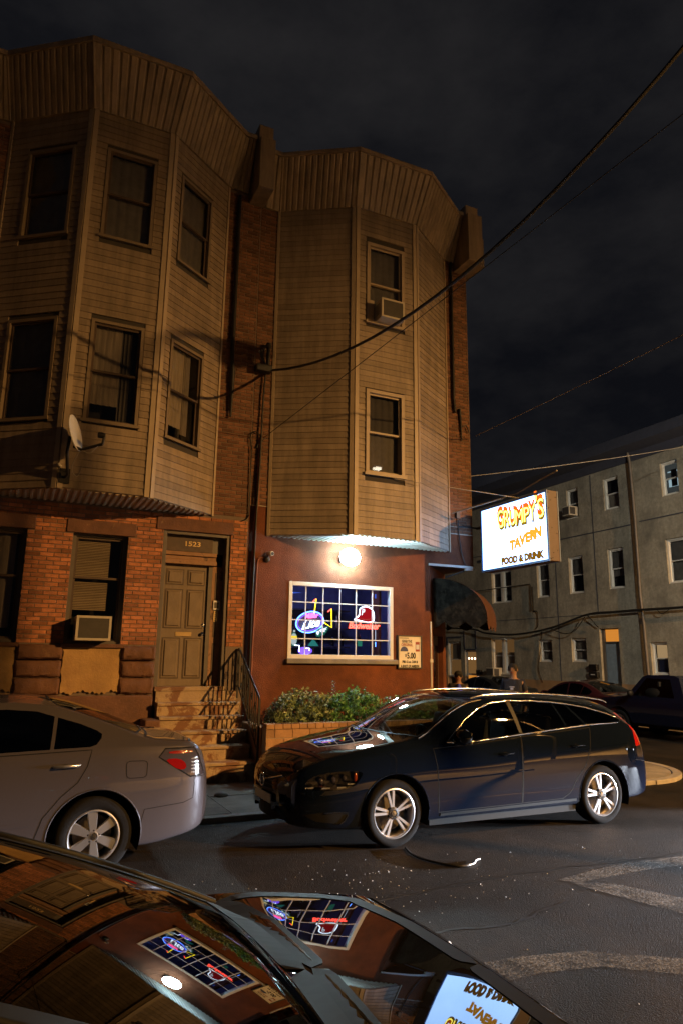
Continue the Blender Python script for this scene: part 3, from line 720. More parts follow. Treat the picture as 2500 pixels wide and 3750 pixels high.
box_part('parapet_block', 'cornice_metal', house, -1.64, -1.33, YF - .56, YF + .3, 10.66, 11.85, bev=.01)
box_part('party_block', 'cornice_metal', house, 3.30, 3.60, YF - .62, YF + .3, 10.52, 11.60, bev=.01); box_part('party_block_top', 'cornice_metal', house, 3.30, 3.585, YF - .50, YF + .3, 11.602, 11.95, bev=.01)
box_part('roof', 'roof_tar', house, HX0, 3.56, YF + .31, 24, 10.6, 11.3)
box_part('house_body', 'brick_upper', house, HX0 + .02, 3.54, YF + .75, 24, 0, 10.6)
# neighbour at the left edge
nb_ = thing('row_house', (-4, YF, 0), 'narrow strip of the next brick row house with its own beige cornice', 'house')
w = MB(FM); wall_grid(w, -6.6, -1.63, 0, 10.9); w.build('wall', 'mortar', nb_)
bricks(nb_, FM, -2.3, -1.63, 2.0, 10.6, [], 'brick_upper', False)
cornice(nb_, [(-6.6, YF), (-5.8, 10.7), (-4.4, 10.7), (-3.2, 10.7), (-2.1, YF), (-1.66, YF)], 10.74, 11.66, .42, 'cornice_metal')
box_part('house_body', 'brick_upper', nb_, -6.6, -1.64, YF + .3, 24, 0, 10.6)

# ------------------------------------------------------------------ stoop and railing
stoop = thing('stoop', (2.8, 11.0, KZ), 'worn stone steps with peeling brown paint leading to the 1523 door', 'steps')
SY = [10.43, 10.70, 10.92, 11.13, 11.34]; SZ = [.35, .555, .755, .955, 1.155]; XL = [2.64, 2.45, 2.12, 2.13, 2.14]
zp = KZ
for i in range(5):
    m = MB(); x0, x1 = 2.13, 3.46
    y0, z1_ = SY[i], SZ[i]
    n = 12; jit = [random.uniform(-.006, .006) for _ in range(n + 1)]
    vs = []; 
    for kx in range(n + 1):
        x = x0 + (x1 - x0) * kx / n; j = jit[kx]
        vs += [(x, y0 + .025 + j, zp), (x, y0 + .02 + j, z1_ - .055), (x, y0 - .012 + j, z1_ - .045), (x, y0 - .016 + j, z1_ - .012), (x, y0 + j, z1_), (x, YF + .05, z1_), (x, YF + .05, zp)]
    fs = [(a * 7 + b, (a + 1) * 7 + b, (a + 1) * 7 + b + 1, a * 7 + b + 1) for a in range(n) for b in range(6)] + [tuple(range(6, -1, -1)), tuple(n * 7 + b for b in range(7))]
    m.add(vs, fs); m.build('step', 'step_stone', stoop, 40); zp = z1_ + .0005
m = MB(); m.box(2.13, 3.46, 11.545, YF + .05, 1.156, 1.318); m.build('landing_riser', 'step_stone', stoop)
m = MB(); m.box(1.90, 2.125, 11.0, YF - .12, KZ, .92); m.build('side_block', 'brownstone', stoop, bev=.02)
RX = 3.47
rail = thing('stair_railing', (RX, 10.9, KZ), 'black wrought iron handrail with scrolls beside the stone steps', 'railing')
def rtop(y): # rail height
    return 2.0 if y > 11.50 else 2.0 + (y - 11.50) * (2.0 - 1.27) / (11.50 - 10.36)
def rbot(y): return max(.45, min(1.36, 1.36 + (y - 11.52) * .83))
m = MB(); m.tube([(RX, YF - .02, 2.0), (RX, 11.52, 2.0), (RX, 11.46, 1.975), (RX, 10.40, 1.29), (RX, 10.36, 1.24), (RX, 10.36, 1.15)], .017, 8); m.build('handrail', 'black_iron', rail, 50)
m = MB(); m.tube([(RX, YF - .02, 1.40), (RX, 11.50, 1.40), (RX, 10.36, .48)], .012, 6); m.build('lower_rail', 'black_iron', rail, 50)
m = MB(); m.box(RX - .016, RX + .016, 10.344, 10.376, KZ - .02, 1.26); m.build('newel_post', 'black_iron', rail)
m = MB(); m.box(RX - .014, RX + .014, YF - .06, YF - .032, 1.20, 2.02); m.build('wall_post', 'black_iron', rail)
ys_ = [10.50 + i * .098 for i in range(11)]
for i, y in enumerate(ys_):
    zt, zb = rtop(y), max(.48 + (y - 10.36) * .807, .4); zb = min(zb, 1.40)
    m = MB(); m.box(RX - .007, RX + .007, y - .007, y + .007, zb, zt); m.build('baluster', 'black_iron', rail)
    if i % 2 == 0:
        for (zc, sg) in ((zb + (zt - zb) * .70, 1), (zb + (zt - zb) * .30, -1)):
            sp = [(RX, y + .045 + .040 * (1 - t / 14) * math.cos(sg * t * .62), zc + .075 * (1 - t / 18) * math.sin(sg * t * .62)) for t in range(13)]
            m = MB(); m.tube(sp, .006, 6); m.build('scroll', 'black_iron', rail, 60)

# small striped flag tucked by the railing
fl = thing('small_flag', (RX + .05, 10.4, .9), 'tiny striped flag on a stick fixed to the iron newel post', 'flag')
m = MB(); m.tube([(RX + .045, 10.35, .55), (RX + .045, 10.345, 1.02)], .004, 6); m.build('stick', 'bark', fl)
for i in range(6):
    m = MB(); z = .80 + i * .026; m.box(RX + .05, RX + .053, 10.30, 10.36 - .004 * i, z, z + .024); m.build('stripe', 'ink_red' if i % 2 else 'plastic_white', fl)
# ------------------------------------------------------------------ corner bar
bar = thing('corner_bar', (6.0, YF, 0), 'corner tavern with rust stucco ground floor and tan clapboard bay above', 'building')
BWN = (4.36, 6.48, 1.86, 3.22)
w = MB(FM); wall_grid(w, 3.565, 7.29, 0, 4.53, [BWN], .22); w.build('stucco_wall', 'stucco', bar)
w = MB(); w.box(7.292, 8.36, YF, YF + .30, 3.725, 4.38); w.build('corner_header', 'stucco', bar)
w = MB(); w.box(3.58, 8.36, YF - .012, YF - .001, 4.53, 4.545); w.box(7.8, 8.37, YF - .014, YF - .001, 4.38, 4.40); w.build('string_course', 'mortar_pale', bar)
w = MB(FM); wall_grid(w, 3.563, 3.96, 4.53, 10.7, (), 0, .001); w.build('upper_wall', 'mortar', bar)
w = MB(FM); wall_grid(w, 7.292, 8.36, 4.38, 10.7, (), 0, .001); w.build('upper_wall', 'mortar', bar)
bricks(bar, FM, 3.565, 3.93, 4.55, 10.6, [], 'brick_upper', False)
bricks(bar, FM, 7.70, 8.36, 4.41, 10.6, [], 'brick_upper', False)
# cut-away corner entrance: chamfer wall with a door, ceiling, side wall
CH = frame((7.29, YF, 0), (1, 1)); CL = 1.07 * math.sqrt(2)
w = MB(CH); wall_grid(w, 0, CL, 0, 3.72, [(.30, 1.22, .1, 2.35)], .12); w.build('entrance_wall', 'stucco', bar)
w = MB(CH); w.box(.30, 1.22, .10, .14, .1, 2.35); d = w.build('entrance_door', 'dark_wood', bar)
w = MB(CH); w.box(.42, 1.10, .085, .0995, 1.1, 2.15); w.build('door_glass', 'window_glass', d)
w = MB(); w.prism([(7.29, YF + .001), (8.36, YF + .001), (8.36, 12.67)], lambda p, q, t: (p, q, t), 3.70, 3.724); w.build('entrance_ceiling', 'bar_wall', bar)
w = MB(); w.box(7.285, 8.375, YF - .03, YF - .001, 3.70, 3.745); w.build('drip_edge', 'soffit_white', bar)
w = MB(); w.box(8.36, 8.375, YF - .03, 12.7, 3.70, 3.745); w.build('drip_edge', 'soffit_white', bar)
SM = frame((8.36, 0, 0), (0, 1)); w = MB()
w.add([(8.36, 12.67, 0), (8.36, 24, 0), (8.36, 24, 3.72), (8.36, 12.67, 3.72), (8.36, YF + .3, 3.72), (8.36, YF + .3, 4.38), (8.36, 24, 4.38)], [(0, 1, 2, 3), (4, 2, 6, 5)]); w.build('side_wall', 'stucco', bar)
w = MB(); w.box(7.0, 8.359, YF + .31, 24, 4.381, 10.6); w.build('side_wall', 'brick_upper', bar)
w = MB(); w.box(3.57, 7.0, 14.6, 24, 0, 10.6); w.box(3.57, 7.0, YF + .8, 14.5, 4.3, 10.6); w.build('bar_body', 'brick_upper', bar)
w = MB(); w.box(3.57, 8.36, YF + .305, 24, 10.605, 11.0); w.build('roof', 'roof_tar', bar)
MP = [(3.91, YF), (5.23, 10.80), (6.57, 10.80), (7.78, YF)]
wm = {1: [(.23, 1.04, 5.15, 6.80), (.23, 1.06, 8.14, 9.85)]}
bay(bar, MP, 4.02, 10.54, 'siding', 'trim_beige', wm, 'soffit_white')
a, u, L_ = face(MP, 1)
for k, (xa, xb, za, zb) in enumerate(wm[1]):
    M = frame((a[0] + xa, a[1] - .0, za), u)
    window(bar, M, xb - xa, zb - za, 'window_frame_tan', .065, .5, curtain=[(0, 1, .0, 1, 'shade_grey')] if k == 1 else [(0, 1, 0, .5, 'shade_grey'), (0, 1, .5, 1, 'ac_dark')], sash_m='trim_beige', proud=.04)
cornice(bar, [(3.63, YF), (3.94, YF), (5.23, 10.80), (6.57, 10.80), (7.75, YF), (8.02, YF)], 10.54, 11.47, .42, 'cornice_metal')
box_part('corner_block', 'cornice_metal', bar, 8.03, 8.40, YF - .60, YF + .3, 10.32, 11.45, bev=.01); box_part('corner_block_side', 'cornice_metal', bar, 8.402, 8.62, YF - .35, YF + 12, 10.42, 11.10, bev=.01)
box_part('corner_block_cap', 'cornice_metal', bar, 8.06, 8.38, YF - .48, YF + .3, 11.452, 11.72, bev=.01)
box_part('window_filler', 'trim_beige', bar, 5.46, 5.62, 10.77, 10.83, 8.20, 8.62)

# ---- street window
f = MB(); WX0, WX1, WZ0, WZ1 = BWN; y0, y1 = YF - .012, YF + .10; t = .07
f.box(WX0, WX0 + t, y0, y1, WZ0, WZ1); f.box(WX1 - t, WX1, y0, y1, WZ0, WZ1); f.box(WX0 + t, WX1 - t, y0, y1, WZ1 - t, WZ1); f.box(WX0 + t, WX1 - t, y0, y1, WZ0, WZ0 + .075)
bwin = f.build('street_window', 'window_frame_white', bar, bev=.006)
box_part('stone_sill', 'sidewalk', bar, WX0 - .03, WX1 + .07, YF - .08, YF + .02, WZ0 - .085, WZ0 - .003, bev=.01)
mx = [WX0 + t, 4.70, 5.04, 5.375, 5.71, 6.05, WX1 - t]; mz = [WZ0 + .075, 2.21, 2.54, 2.86, WZ1 - t]
for x in mx[1:-1]: box_part('muntin', 'muntin_white', bwin, x - .008, x + .008, YF + .02, YF + .045, mz[0], mz[-1])
for z in mz[1:-1]:
    for i in range(6):
        xa = mx[i] + (.0082 if i else 0); xb = mx[i + 1] - (.0082 if i < 5 else 0)
        box_part('muntin', 'muntin_white', bwin, xa, xb, YF + .021, YF + .044, z - .0075, z + .0075)
for i in range(6):
    for j in range(4):
        m = MB(); m.add([(mx[i], YF + .033, mz[j]), (mx[i + 1], YF + .033, mz[j]), (mx[i + 1], YF + .033, mz[j + 1]), (mx[i], YF + .033, mz[j + 1])], [(0, 1, 2, 3)]); m.build('pane', 'pane_glass', bwin)
# room behind the street window
m = MB(); X0, X1, Y0, Y1, Z0, Z1 = 3.7, 7.1, YF + .215, 14.5, .5, 3.9
m.add([(X0, Y0, Z0), (X1, Y0, Z0), (X1, Y1, Z0), (X0, Y1, Z0), (X0, Y0, Z1), (X1, Y0, Z1), (X1, Y1, Z1), (X0, Y1, Z1)], [(0, 1, 2, 3), (7, 6, 5, 4), (1, 5, 6, 2), (2, 6, 7, 3), (3, 7, 4, 0)])
m.build('bar_room', 'bar_wall', bar)
m = MB(); m.box(6.30, 6.345, YF + .23, YF + .6, 1.5, 3.5); m.build('red_side_panel', 'stucco', bar)
m = MB(); m.box(3.75, 7.05, YF + .22, YF + .42, 1.70, 1.90); m.build('inner_ledge', 'bar_wall', bar)
cl = thing('added_glow_strip', (5.4, 12.6, 3.85), 'unseen violet blue strip added to tint the room inside the tavern', 'light strip')
m = MB(); m.box(4.2, 6.6, 12.5, 12.62, 3.84, 3.88); m.build('tube', 'added_room_glow', cl)  # hidden above the window view, added to turn the dark panes bluish
shelf = thing('back_bar', (5.4, 14.2, 0), 'dim back bar cabinet with shelves seen through the tavern window', 'cabinet')
m = MB(); m.box(4.0, 6.8, 14.0, 14.45, .5, 1.7); m.build('counter', 'dark_wood', shelf)
for z in (2.1, 2.5, 2.9): box_part('shelf', 'dark_wood', shelf, 4.0, 6.8, 14.15, 14.45, z, z + .03)
for i in range(22):
    x = 4.15 + i * .12 + random.uniform(-.02, .02); z = random.choice((2.131, 2.531)); h = random.uniform(.22, .3)
    m = MB(); m.lathe([(.032, 0), (.034, .02), (.034, h * .6), (.013, h * .75), (.013, h), (0, h)], (x, 14.28, z), n=10)
    tag(m.build('bottle', random.choice(('car_glass', 'brass', 'panel_teal' if i == 3 else 'car_glass')), None, 50), 'small bottle on the dim back bar shelf behind the tavern window', 'bottle', 'bottles on the back bar')

# ---- neon signs in the window
NY = YF + .17
def txt(parent, name, s, size, x, z, m, width, y=NY, **k):
    b = MB(); add_text(b, s, size, (x, y, z), width=width, **k); return b.build(name, m, parent)
bud = thing('neon_sign', (5.95, NY, 2.46), 'red script Budweiser neon sign under a glowing red ball cap', 'neon sign')
m = MB(); m.box(5.62, 6.28, NY + .02, NY + .035, 2.42, 2.52); m.build('backing', 'ink', bud)
txt(bud, 'lettering', 'Budweiser', .155, 5.945, 2.475, 'neon_red', .66, extrude=.005, shear=.28, bold=.004)
cap = [(5.86, 2.79), (5.90, 2.825), (5.97, 2.845), (6.05, 2.835), (6.12, 2.79), (6.15, 2.72), (6.155, 2.61), (6.13, 2.565), (6.03, 2.548), (5.92, 2.56), (5.83, 2.578), (5.765, 2.58), (5.755, 2.60), (5.80, 2.635), (5.845, 2.68), (5.855, 2.74)]
cp2 = smooth_path(cap + [cap[0]], 4)
m = MB(); m.tube([(x, NY, z) for x, z in cp2[:-1]], .0115, 8, closed=True); m.build('cap_outline', 'neon_white', bud, 60)
m = MB(); m.prism([(x, z) for x, z in cp2[:-1]], lambda p, q, t: (p, t, q), NY + .035, NY + .02); m.build('cap_panel', 'panel_red', bud)
txt(bud, 'cap_letter', 'P', .16, 5.925, 2.735, 'panel_white', .075, y=NY + .008, shear=.2, bold=.006)
m = MB(); m.tube([(x, NY + .016, z) for x, z in smooth_path([(5.83, 2.61), (5.92, 2.605), (6.03, 2.60), (6.13, 2.625)])], .004, 6); m.build('visor_line', 'ink_red', bud)
mil = thing('neon_sign', (4.85, NY, 2.5), 'blue oval Lite neon sign with yellow goalposts and a green eagle head', 'neon sign')
for rx, rz, mm in ((.275, .185, 'neon_blue'), (.245, .155, 'neon_violet')):
    m = MB(); m.tube([(4.85 + rx * math.cos(a) * math.cos(.25) - rz * math.sin(a) * math.sin(.25), NY, 2.515 + rx * math.cos(a) * math.sin(.25) + rz * math.sin(a) * math.cos(.25)) for a in [2 * math.pi * i / 48 for i in range(48)]], .0105, 8, closed=True)
    m.build('oval_tube', mm, mil, 60)
m = MB(); m.prism([(4.85 + .24 * math.cos(a) * .969 - .15 * math.sin(a) * .247, 2.515 + .24 * math.cos(a) * .247 + .15 * math.sin(a) * .969) for a in [2 * math.pi * i / 32 for i in range(32)]], lambda p, q, t: (p, t, q), NY + .045, NY + .03); m.build('oval_backing', 'ink_blue', mil)
b = MB(); add_text(b, 'Miller', .12, (4.87, NY - .012, 2.625), U=(.97, 0, .10), V=(-.05, 0, 1), width=.27, extrude=.004, shear=.2, bold=.003); b.build('upper_lettering', 'neon_pink', mil)
b = MB(); add_text(b, 'Lite', .21, (4.86, NY - .012, 2.475), U=(.97, 0, .20), V=(.1, 0, 1), width=.36, extrude=.004, shear=.25, bold=.004); b.build('lettering', 'neon_white', mil)
m = MB(); m.tube([(4.93, NY, 2.66), (4.965, NY, 2.945)], .010, 8); m.build('goalpost_tube', 'neon_yellow', mil, 60)
m = MB(); m.tube([(5.10, NY, 2.53), (5.285, NY, 2.43), (5.275, NY, 2.775)], .010, 8); m.build('goalpost_tube', 'neon_yellow', mil, 60)
for p in (((4.90, 2.885), (4.96, 2.94)), ((5.205, 2.715), (5.27, 2.77))):
    m = MB(); m.tube([(p[0][0], NY, p[0][1]), (p[1][0], NY, p[1][1])], .009, 8); m.build('flag_tube', 'neon_red', mil, 60)
# eagle head plaque
E0 = (5.09, 2.335)
def poly(parent, name, pts, m, y, th=.01, s=1.0, o=E0):
    b = MB(); b.prism([(o[0] + p * s, o[1] + q * s) for p, q in pts], lambda p, q, t: (p, t, q), y + th, y); return b.build(name, m, parent)
eag = [(-.13, -.02), (-.12, .03), (-.06, .07), (.0, .09), (.06, .10), (.14, .125), (.10, .085), (.135, .085), (.09, .05), (.125, .045), (.07, .015), (.10, .005), (.04, -.02), (.06, -.04), (.0, -.05), (-.04, -.065), (-.07, -.09), (-.085, -.06), (-.10, -.085), (-.12, -.06)]
poly(mil, 'eagle_plaque', eag, 'panel_green', NY - .02)
poly(mil, 'eagle_feathers', [(-.07, .035), (-.02, .065), (.05, .08), (.10, .10), (.06, .06), (.09, .06), (.04, .03), (.06, .015), (.0, .0), (-.04, .01)], 'panel_white', NY - .027, .006)
poly(mil, 'eagle_beak', [(-.12, -.015), (-.11, .02), (-.07, .025), (-.06, -.01), (-.08, -.05), (-.10, -.05)], 'panel_white', NY - .027, .006)
sml = thing('round_beer_sign', (4.55, NY, 2.15), 'small white oval bar sign with a yellow band low in the window corner', 'sign')
m = MB(); m.prism([(4.55 + .055 * math.cos(a), 2.20 + .105 * math.sin(a)) for a in [2 * math.pi * i / 24 for i in range(24)]], lambda p, q, t: (p, t, q), NY + .02, NY); m.build('face', 'panel_silver', sml)
m = MB(); m.box(4.497, 4.603, NY - .006, NY - .0005, 2.20, 2.26); m.build('band', 'panel_yellow', sml)
m = MB(); m.prism([(4.55 + .07 * math.cos(a), 2.20 + .122 * math.sin(a)) for a in [2 * math.pi * i / 24 for i in range(24)]], lambda p, q, t: (p, t, q), NY + .04, NY + .022); m.build('rim', 'panel_green', sml)
m = MB(); m.ball((4.55, NY, 2.345), .022); m.build('knob', 'panel_silver', sml, 60)
tv = thing('wall_screen', (4.6, 12.6, 2.8), 'bluish screen glow in slanted strips high in the tavern window corner', 'screen')
for i, (z, l, h, mm) in enumerate(((3.02, .62, .085, 'screen_blue'), (2.94, .30, .035, 'screen_white'), (2.76, .26, .025, 'screen_white'), (2.68, .20, .035, 'screen_white'), (3.10, .26, .02, 'screen_white'))):
    m = MB(); m.add([(4.42, 12.3, z), (4.42, 12.3, z + h), (4.42 + l * .75, 12.3, z + h * .9)], [(0, 2, 1)]); m.add([(4.42, 12.31, z), (4.42, 12.31, z + h), (4.42 + l * .75, 12.31, z + h * .9)], [(0, 1, 2)]); m.build('light_strip', mm, tv)
br_ = thing('neon_bracket', (4.6, NY, 2.0), 'short white tube bracket glowing low in the window beside the oval sign', 'neon sign')
m = MB(); m.tube([(4.56, NY, 2.095), (4.655, NY, 2.09), (4.655, NY, 1.98)], .008, 8); m.build('tube', 'neon_white', br_, 60)
m = MB(); m.tube([(4.78, NY, 2.045), (4.85, NY, 2.045), (4.85, NY, 2.0)], .007, 8); m.build('tube', 'neon_white', br_, 60)
m = MB(); m.ball((4.80, NY + .08, 2.0), (.14, .03, .07)); m.build('blue_glow_blob', 'neon_violet', br_, 60)  # flattened glowing blob standing for the blue glow low in the window
led = thing('neon_sign', (6.24, NY + .1, 2.3), 'slim vertical blue-white light strip at the right of the tavern window', 'light strip')
m = MB(); m.tube([(6.245, NY + .10, 2.22), (6.245, NY + .10, 2.58)], .006, 6); m.build('strip', 'screen_white', led); m = MB(); m.tube([(6.245, NY + .10, 2.10), (6.245, NY + .10, 2.19)], .006, 6); m.build('strip', 'neon_blue', led); m = MB(); m.box(6.23, 6.26, NY + .1, NY + .11, 3.02, 3.10); m.build('strip', 'screen_blue', led)
gc = thing('green_card', (5.87, NY, 2.15), 'small green card hanging in the tavern window below the ball cap sign', 'card')
m = MB(); m.box(5.82, 5.91, NY, NY + .006, 2.10, 2.21); m.build('card', 'panel_green', gc); m = MB(); m.lathe([(.03, 0), (.03, .06), (.012, .09), (.012, .12), (0, .12)], (5.86, NY + .02, 2.22), n=10); m.build('bottle_top', 'car_glass', gc, 50)
tf = thing('table_lamp', (5.0, NY, 2.0), 'small dim teal glass lamp standing on the window ledge inside the tavern', 'lamp')
m = MB(); m.lathe([(.10, 0), (.09, .02), (.03, .10), (.0, .12)], (4.99, NY + .16, 2.09), n=14); m.build('shade', 'panel_teal', tf, 50)
m = MB(); m.lathe([(.05, 0), (.012, .02), (.012, .18), (.0, .19)], (4.99, NY + .16, 1.90), n=12); m.build('stem', 'ink', tf, 50)

# ---- framed poster
po = thing('framed_poster', (6.83, YF, 2.0), 'framed cream drink special poster reading $5.00 beside the tavern window', 'poster')
PX0, PX1, PZ0, PZ1 = 6.56, 7.09, 1.70, 2.32; PY = YF - .035
m = MB(); t = .022; m.box(PX0, PX0 + t, PY - .012, YF - .001, PZ0, PZ1); m.box(PX1 - t, PX1, PY - .012, YF - .001, PZ0, PZ1); m.box(PX0 + t, PX1 - t, PY - .012, YF - .001, PZ1 - t, PZ1); m.box(PX0 + t, PX1 - t, PY - .012, YF - .001, PZ0, PZ0 + t); m.build('frame', 'poster_frame', po)
m = MB(); m.box(PX0 + t, PX1 - t, PY + .004, YF - .002, PZ0 + t, PZ1 - t); m.build('paper', 'poster_paper', po)
yy = PY + .002
for s_, sz, x, z, wd_, mm, bo in (('GRAB THE', .07, 6.76, 2.205, .22, 'ink', .002), ('ORIGINAL', .075, 6.765, 2.14, .25, 'ink_red', .001), ('$', .07, 6.735, 1.945, .035, 'ink', .003), ('5.00', .15, 6.855, 1.935, .19, 'ink', .006), ('PBR 12 oz. CAN &', .062, 6.825, 1.825, .34, 'ink', .003), ('A SHOT OF JAMISON', .062, 6.825, 1.745, .40, 'ink', .003)):
    b = MB(); add_text(b, s_, sz, (x, yy, z), width=wd_, extrude=.001, bold=bo); b.build('print', mm, po)
m = MB(); m.box(6.60, 6.80, yy, yy + .001, 2.262, 2.272); m.build('print', 'ink', po)
m = MB(); m.prism([(6.70 + .085 * math.cos(a), 2.02 + .09 * math.sin(a)) for a in [math.pi * i / 14 for i in range(15)]], lambda p, q, t: (p, t, q), yy + .001, yy); m.build('print', 'ink_blue', po)
m = MB(); m.box(6.95, 7.04, yy, yy + .001, 2.02, 2.20); m.build('print', 'ink_red', po); m = MB(); m.box(6.96, 7.03, yy - .001, yy - .0002, 2.06, 2.15); m.build('print', 'white_card', po)

# ---- flood lamp on the wall
fd = thing('flood_lamp', (FLOOD[0], YF, FLOOD[2]), 'blazing white floodlight fixed to the stucco above the tavern window', 'lamp')
m = MB(); m.box(FLOOD[0] - .05, FLOOD[0] + .05, YF - .10, YF - .001, FLOOD[2] - .05, FLOOD[2] + .05); m.build('bracket', 'ac_dark', fd)
m = MB(); m.box(FLOOD[0] - .155, FLOOD[0] + .155, YF - .20, YF - .11, FLOOD[2] - .11, FLOOD[2] + .11); m.build('housing', 'ac_dark', fd, bev=.01)
m = MB(); m.ball((FLOOD[0], YF - .235, FLOOD[2]), (.205, .05, .165), 24, 14); m.build('lens', 'flood_face', fd, 60)  # lens enlarged and rounded so its shape carries the lamp's glare

# ---- security camera, conduits, service drop
sc_ = thing('security_camera', (3.93, YF, 3.6), 'small white security camera on the stucco by the red conduit', 'camera')
m = MB(); m.lathe([(0, 0), (.04, 0), (.042, .03), (.042, .14), (0, .15)], (3.93, YF - .03, 3.68), (.25, -1, -.1), 16); m.build('barrel', 'camera_white', sc_, 40)
m = MB(); m.lathe([(.030, 0), (.030, .004), (0, .005)], Vector((3.93, YF - .03, 3.68)) + Vector((.25, -1, -.1)).normalized() * .15, (.25, -1, -.1), 16); m.build('lens', 'ink', sc_)
m = MB(); m.lathe([(.06, 0), (.055, .04), (.025, .07), (0, .075)], (3.92, YF, 3.58), (0, -1, 0), 16); m.tube([(3.92, YF - .05, 3.58), (3.925, YF - .07, 3.65)], .015, 8); m.build('mount', 'ac_dark', sc_, 40)
cdt = thing('conduit', (3.72, YF, 3), 'red painted conduit running up the stucco edge to the camera', 'conduit')
m = MB(); m.tube(smooth_path([(3.90, YF - .03, 3.60), (3.80, YF - .03, 3.60), (3.755, YF - .03, 3.55), (3.74, YF - .03, 3.42)]) + [(3.71, YF - .03, 1.9), (3.71, YF - .03, KZ)], .014, 8); m.build('pipe', 'pvc_red', cdt, 50)
m = MB(); m.tube([(3.655, YF - .04, KZ), (3.655, YF - .04, 3.2)] + [(3.66, YF - .045, 4.2), (3.70, YF - .05, 4.6), (3.70, YF - .05, 5.8)], .026, 8); m.build('pipe', 'pvc_red', cdt, 50)
svc = thing('service_drop', (3.75, YF, 7.1), 'black electric service head and cable bracket on the brick between the bays', 'service cable')
m = MB(); m.tube([(3.655, YF - .09, KZ)] + smooth_path([(3.655, YF - .09, 3.0), (3.67, YF - .10, 4.4), (3.70, YF - .09, 5.3), (3.72, YF - .07, 6.5), (3.765, YF - .07, 7.3)], 5), .017, 8); m.build('riser_cable', 'cable_black', svc, 60)
m = MB(); m.box(3.53, 3.84, YF - .20, YF - .03, 7.05, 7.18); m.build('bracket', 'cable_black', svc, bev=.02)
m = MB(); m.lathe([(0, 0), (.035, 0), (.035, .32), (.055, .36), (.045, .44), (0, .46)], (3.77, YF - .12, 7.2), (0, 0, 1), 12); m.build('weather_head', 'cable_black', svc, 50)
for k in range(3):
    m = MB(); m.tube(smooth_path([(3.77, YF - .14, 7.6), (3.66 - .03 * k, YF - .22, 7.48), (3.64 - .02 * k, YF - .22, 7.3), (3.74, YF - .16, 7.15)]), .012, 6); m.build('lead_loop', 'cable_black', svc, 60)
m = MB(); m.tube([(3.58, YF - .15, 7.42), (3.70, YF - .16, 7.50)], .02, 8); m.build('insulator', 'dish_grey', svc)
lc = thing('looped_cable', (3.53, YF, 5), 'thin black cable with a loop hanging on the brick beside the bay', 'cable')
m = MB(); m.tube(smooth_path([(3.78, YF - .06, 5.80), (3.64, YF - .05, 5.60), (3.71, YF - .05, 5.80), (3.60, YF - .05, 5.90), (3.51, YF - .05, 5.80), (3.54, YF - .05, 5.5), (3.55, YF - .04, 4.5), (3.53, YF - .03, 4.3), (3.42, YF - .03, 4.22)]), .010, 6); m.build('cable', 'cable_black', lc, 60)
gut = thing('downpipe', (3.45, YF, 7), 'dark downpipe in the gap between the two bays', 'pipe')
m = MB(); m.tube([(3.10, YF - .06, 10.6), (3.10, YF - .06, 7.4), (3.12, YF - .06, 7.0)], .04, 10); m.build('pipe', 'black_iron', gut, 50)
m = MB(); m.tube([(3.12, YF - .06, 7.0), (3.12, YF - .07, 6.1)], [.055, .02], 10); m.build('hopper', 'black_iron', gut, 50)

# ---- air conditioners and dish
def air_con(label, x0, x1, yf, yb, z0, z1, tilt=0):
    t = thing('air_conditioner', ((x0 + x1) / 2, yb, z0), label, 'air conditioner')
    m = MB(); m.box(x0, x1, yf + .015, yb, z0, z1); m.build('case', 'ac_case', t, bev=.008)
    e = .035; m = MB(); m.box(x0, x0 + e, yf, yf + .0145, z0, z1); m.box(x1 - e, x1, yf, yf + .0145, z0, z1); m.box(x0 + e, x1 - e, yf, yf + .0145, z1 - e, z1); m.box(x0 + e, x1 - e, yf, yf + .0145, z0, z0 + e); m.build('bezel', 'ac_case', t)
    box_part('coil', 'ac_dark', t, x0 + e, x1 - e, yf + .008, yf + .0142, z0 + e, z1 - e)
    n = 14
    for i in range(n):
        z = z0 + e + (z1 - z0 - 2 * e) * (i + .5) / n; box_part('louvre', 'ac_dark', t, x0 + e, x1 - e, yf + .001, yf + .007, z - .004, z + .004)
    for k in range(5): box_part('side_slot', 'ac_dark', t, x0 - .002, x0 - .0002, yf + .08 + k * .05, yf + .10 + k * .05, z0 + .08, z1 - .08)
    return t
air_con('beige window air conditioner under the blinds of the brick house', .82, 1.33, 11.22, YF + .2, 2.09, 2.46)
air_con('beige window air conditioner in the top window of the tavern bay', 5.63, 6.12, 10.48, 10.84, 8.17, 8.56)
ds = thing('satellite_dish', (.40, 10.6, 4.55), 'grey satellite dish on a black arm at the corner of the bay', 'satellite dish')
m = MB(); ax = Vector((.86, -.42, .22)).normalized(); c0 = Vector((.50, 10.30, 5.03)); up_ = Vector((0, 0, 1)) - ax * ax.z; up_.normalize(); sd_ = ax.cross(up_)
vs = []; rings = 7; n = 28
for r in range(rings):
    q = (r + .001) / (rings - 1)
    for k in range(n):
        a_ = 2 * math.pi * k / n; vs.append(c0 + up_ * (.275 * q * math.cos(a_)) + sd_ * (.225 * q * math.sin(a_)) + ax * (.05 * q * q - .05))
m.add(vs, [(r * n + k, r * n + (k + 1) % n, (r + 1) * n + (k + 1) % n, (r + 1) * n + k) for r in range(rings - 1) for k in range(n)])
do = m.build('reflector', 'dish_grey', ds, 60); sol = do.modifiers.new('solid', 'SOLIDIFY'); sol.thickness = .012
m = MB(); m.tube([(.50, 10.30, 4.82), (.60, 10.24, 4.77), (.87, 10.12, 4.86)], .022, 8); m.tube([(.87, 10.12, 4.86), (.885, 10.12, 4.97)], .018, 8); m.build('feed_arm', 'black_iron', ds, 50)
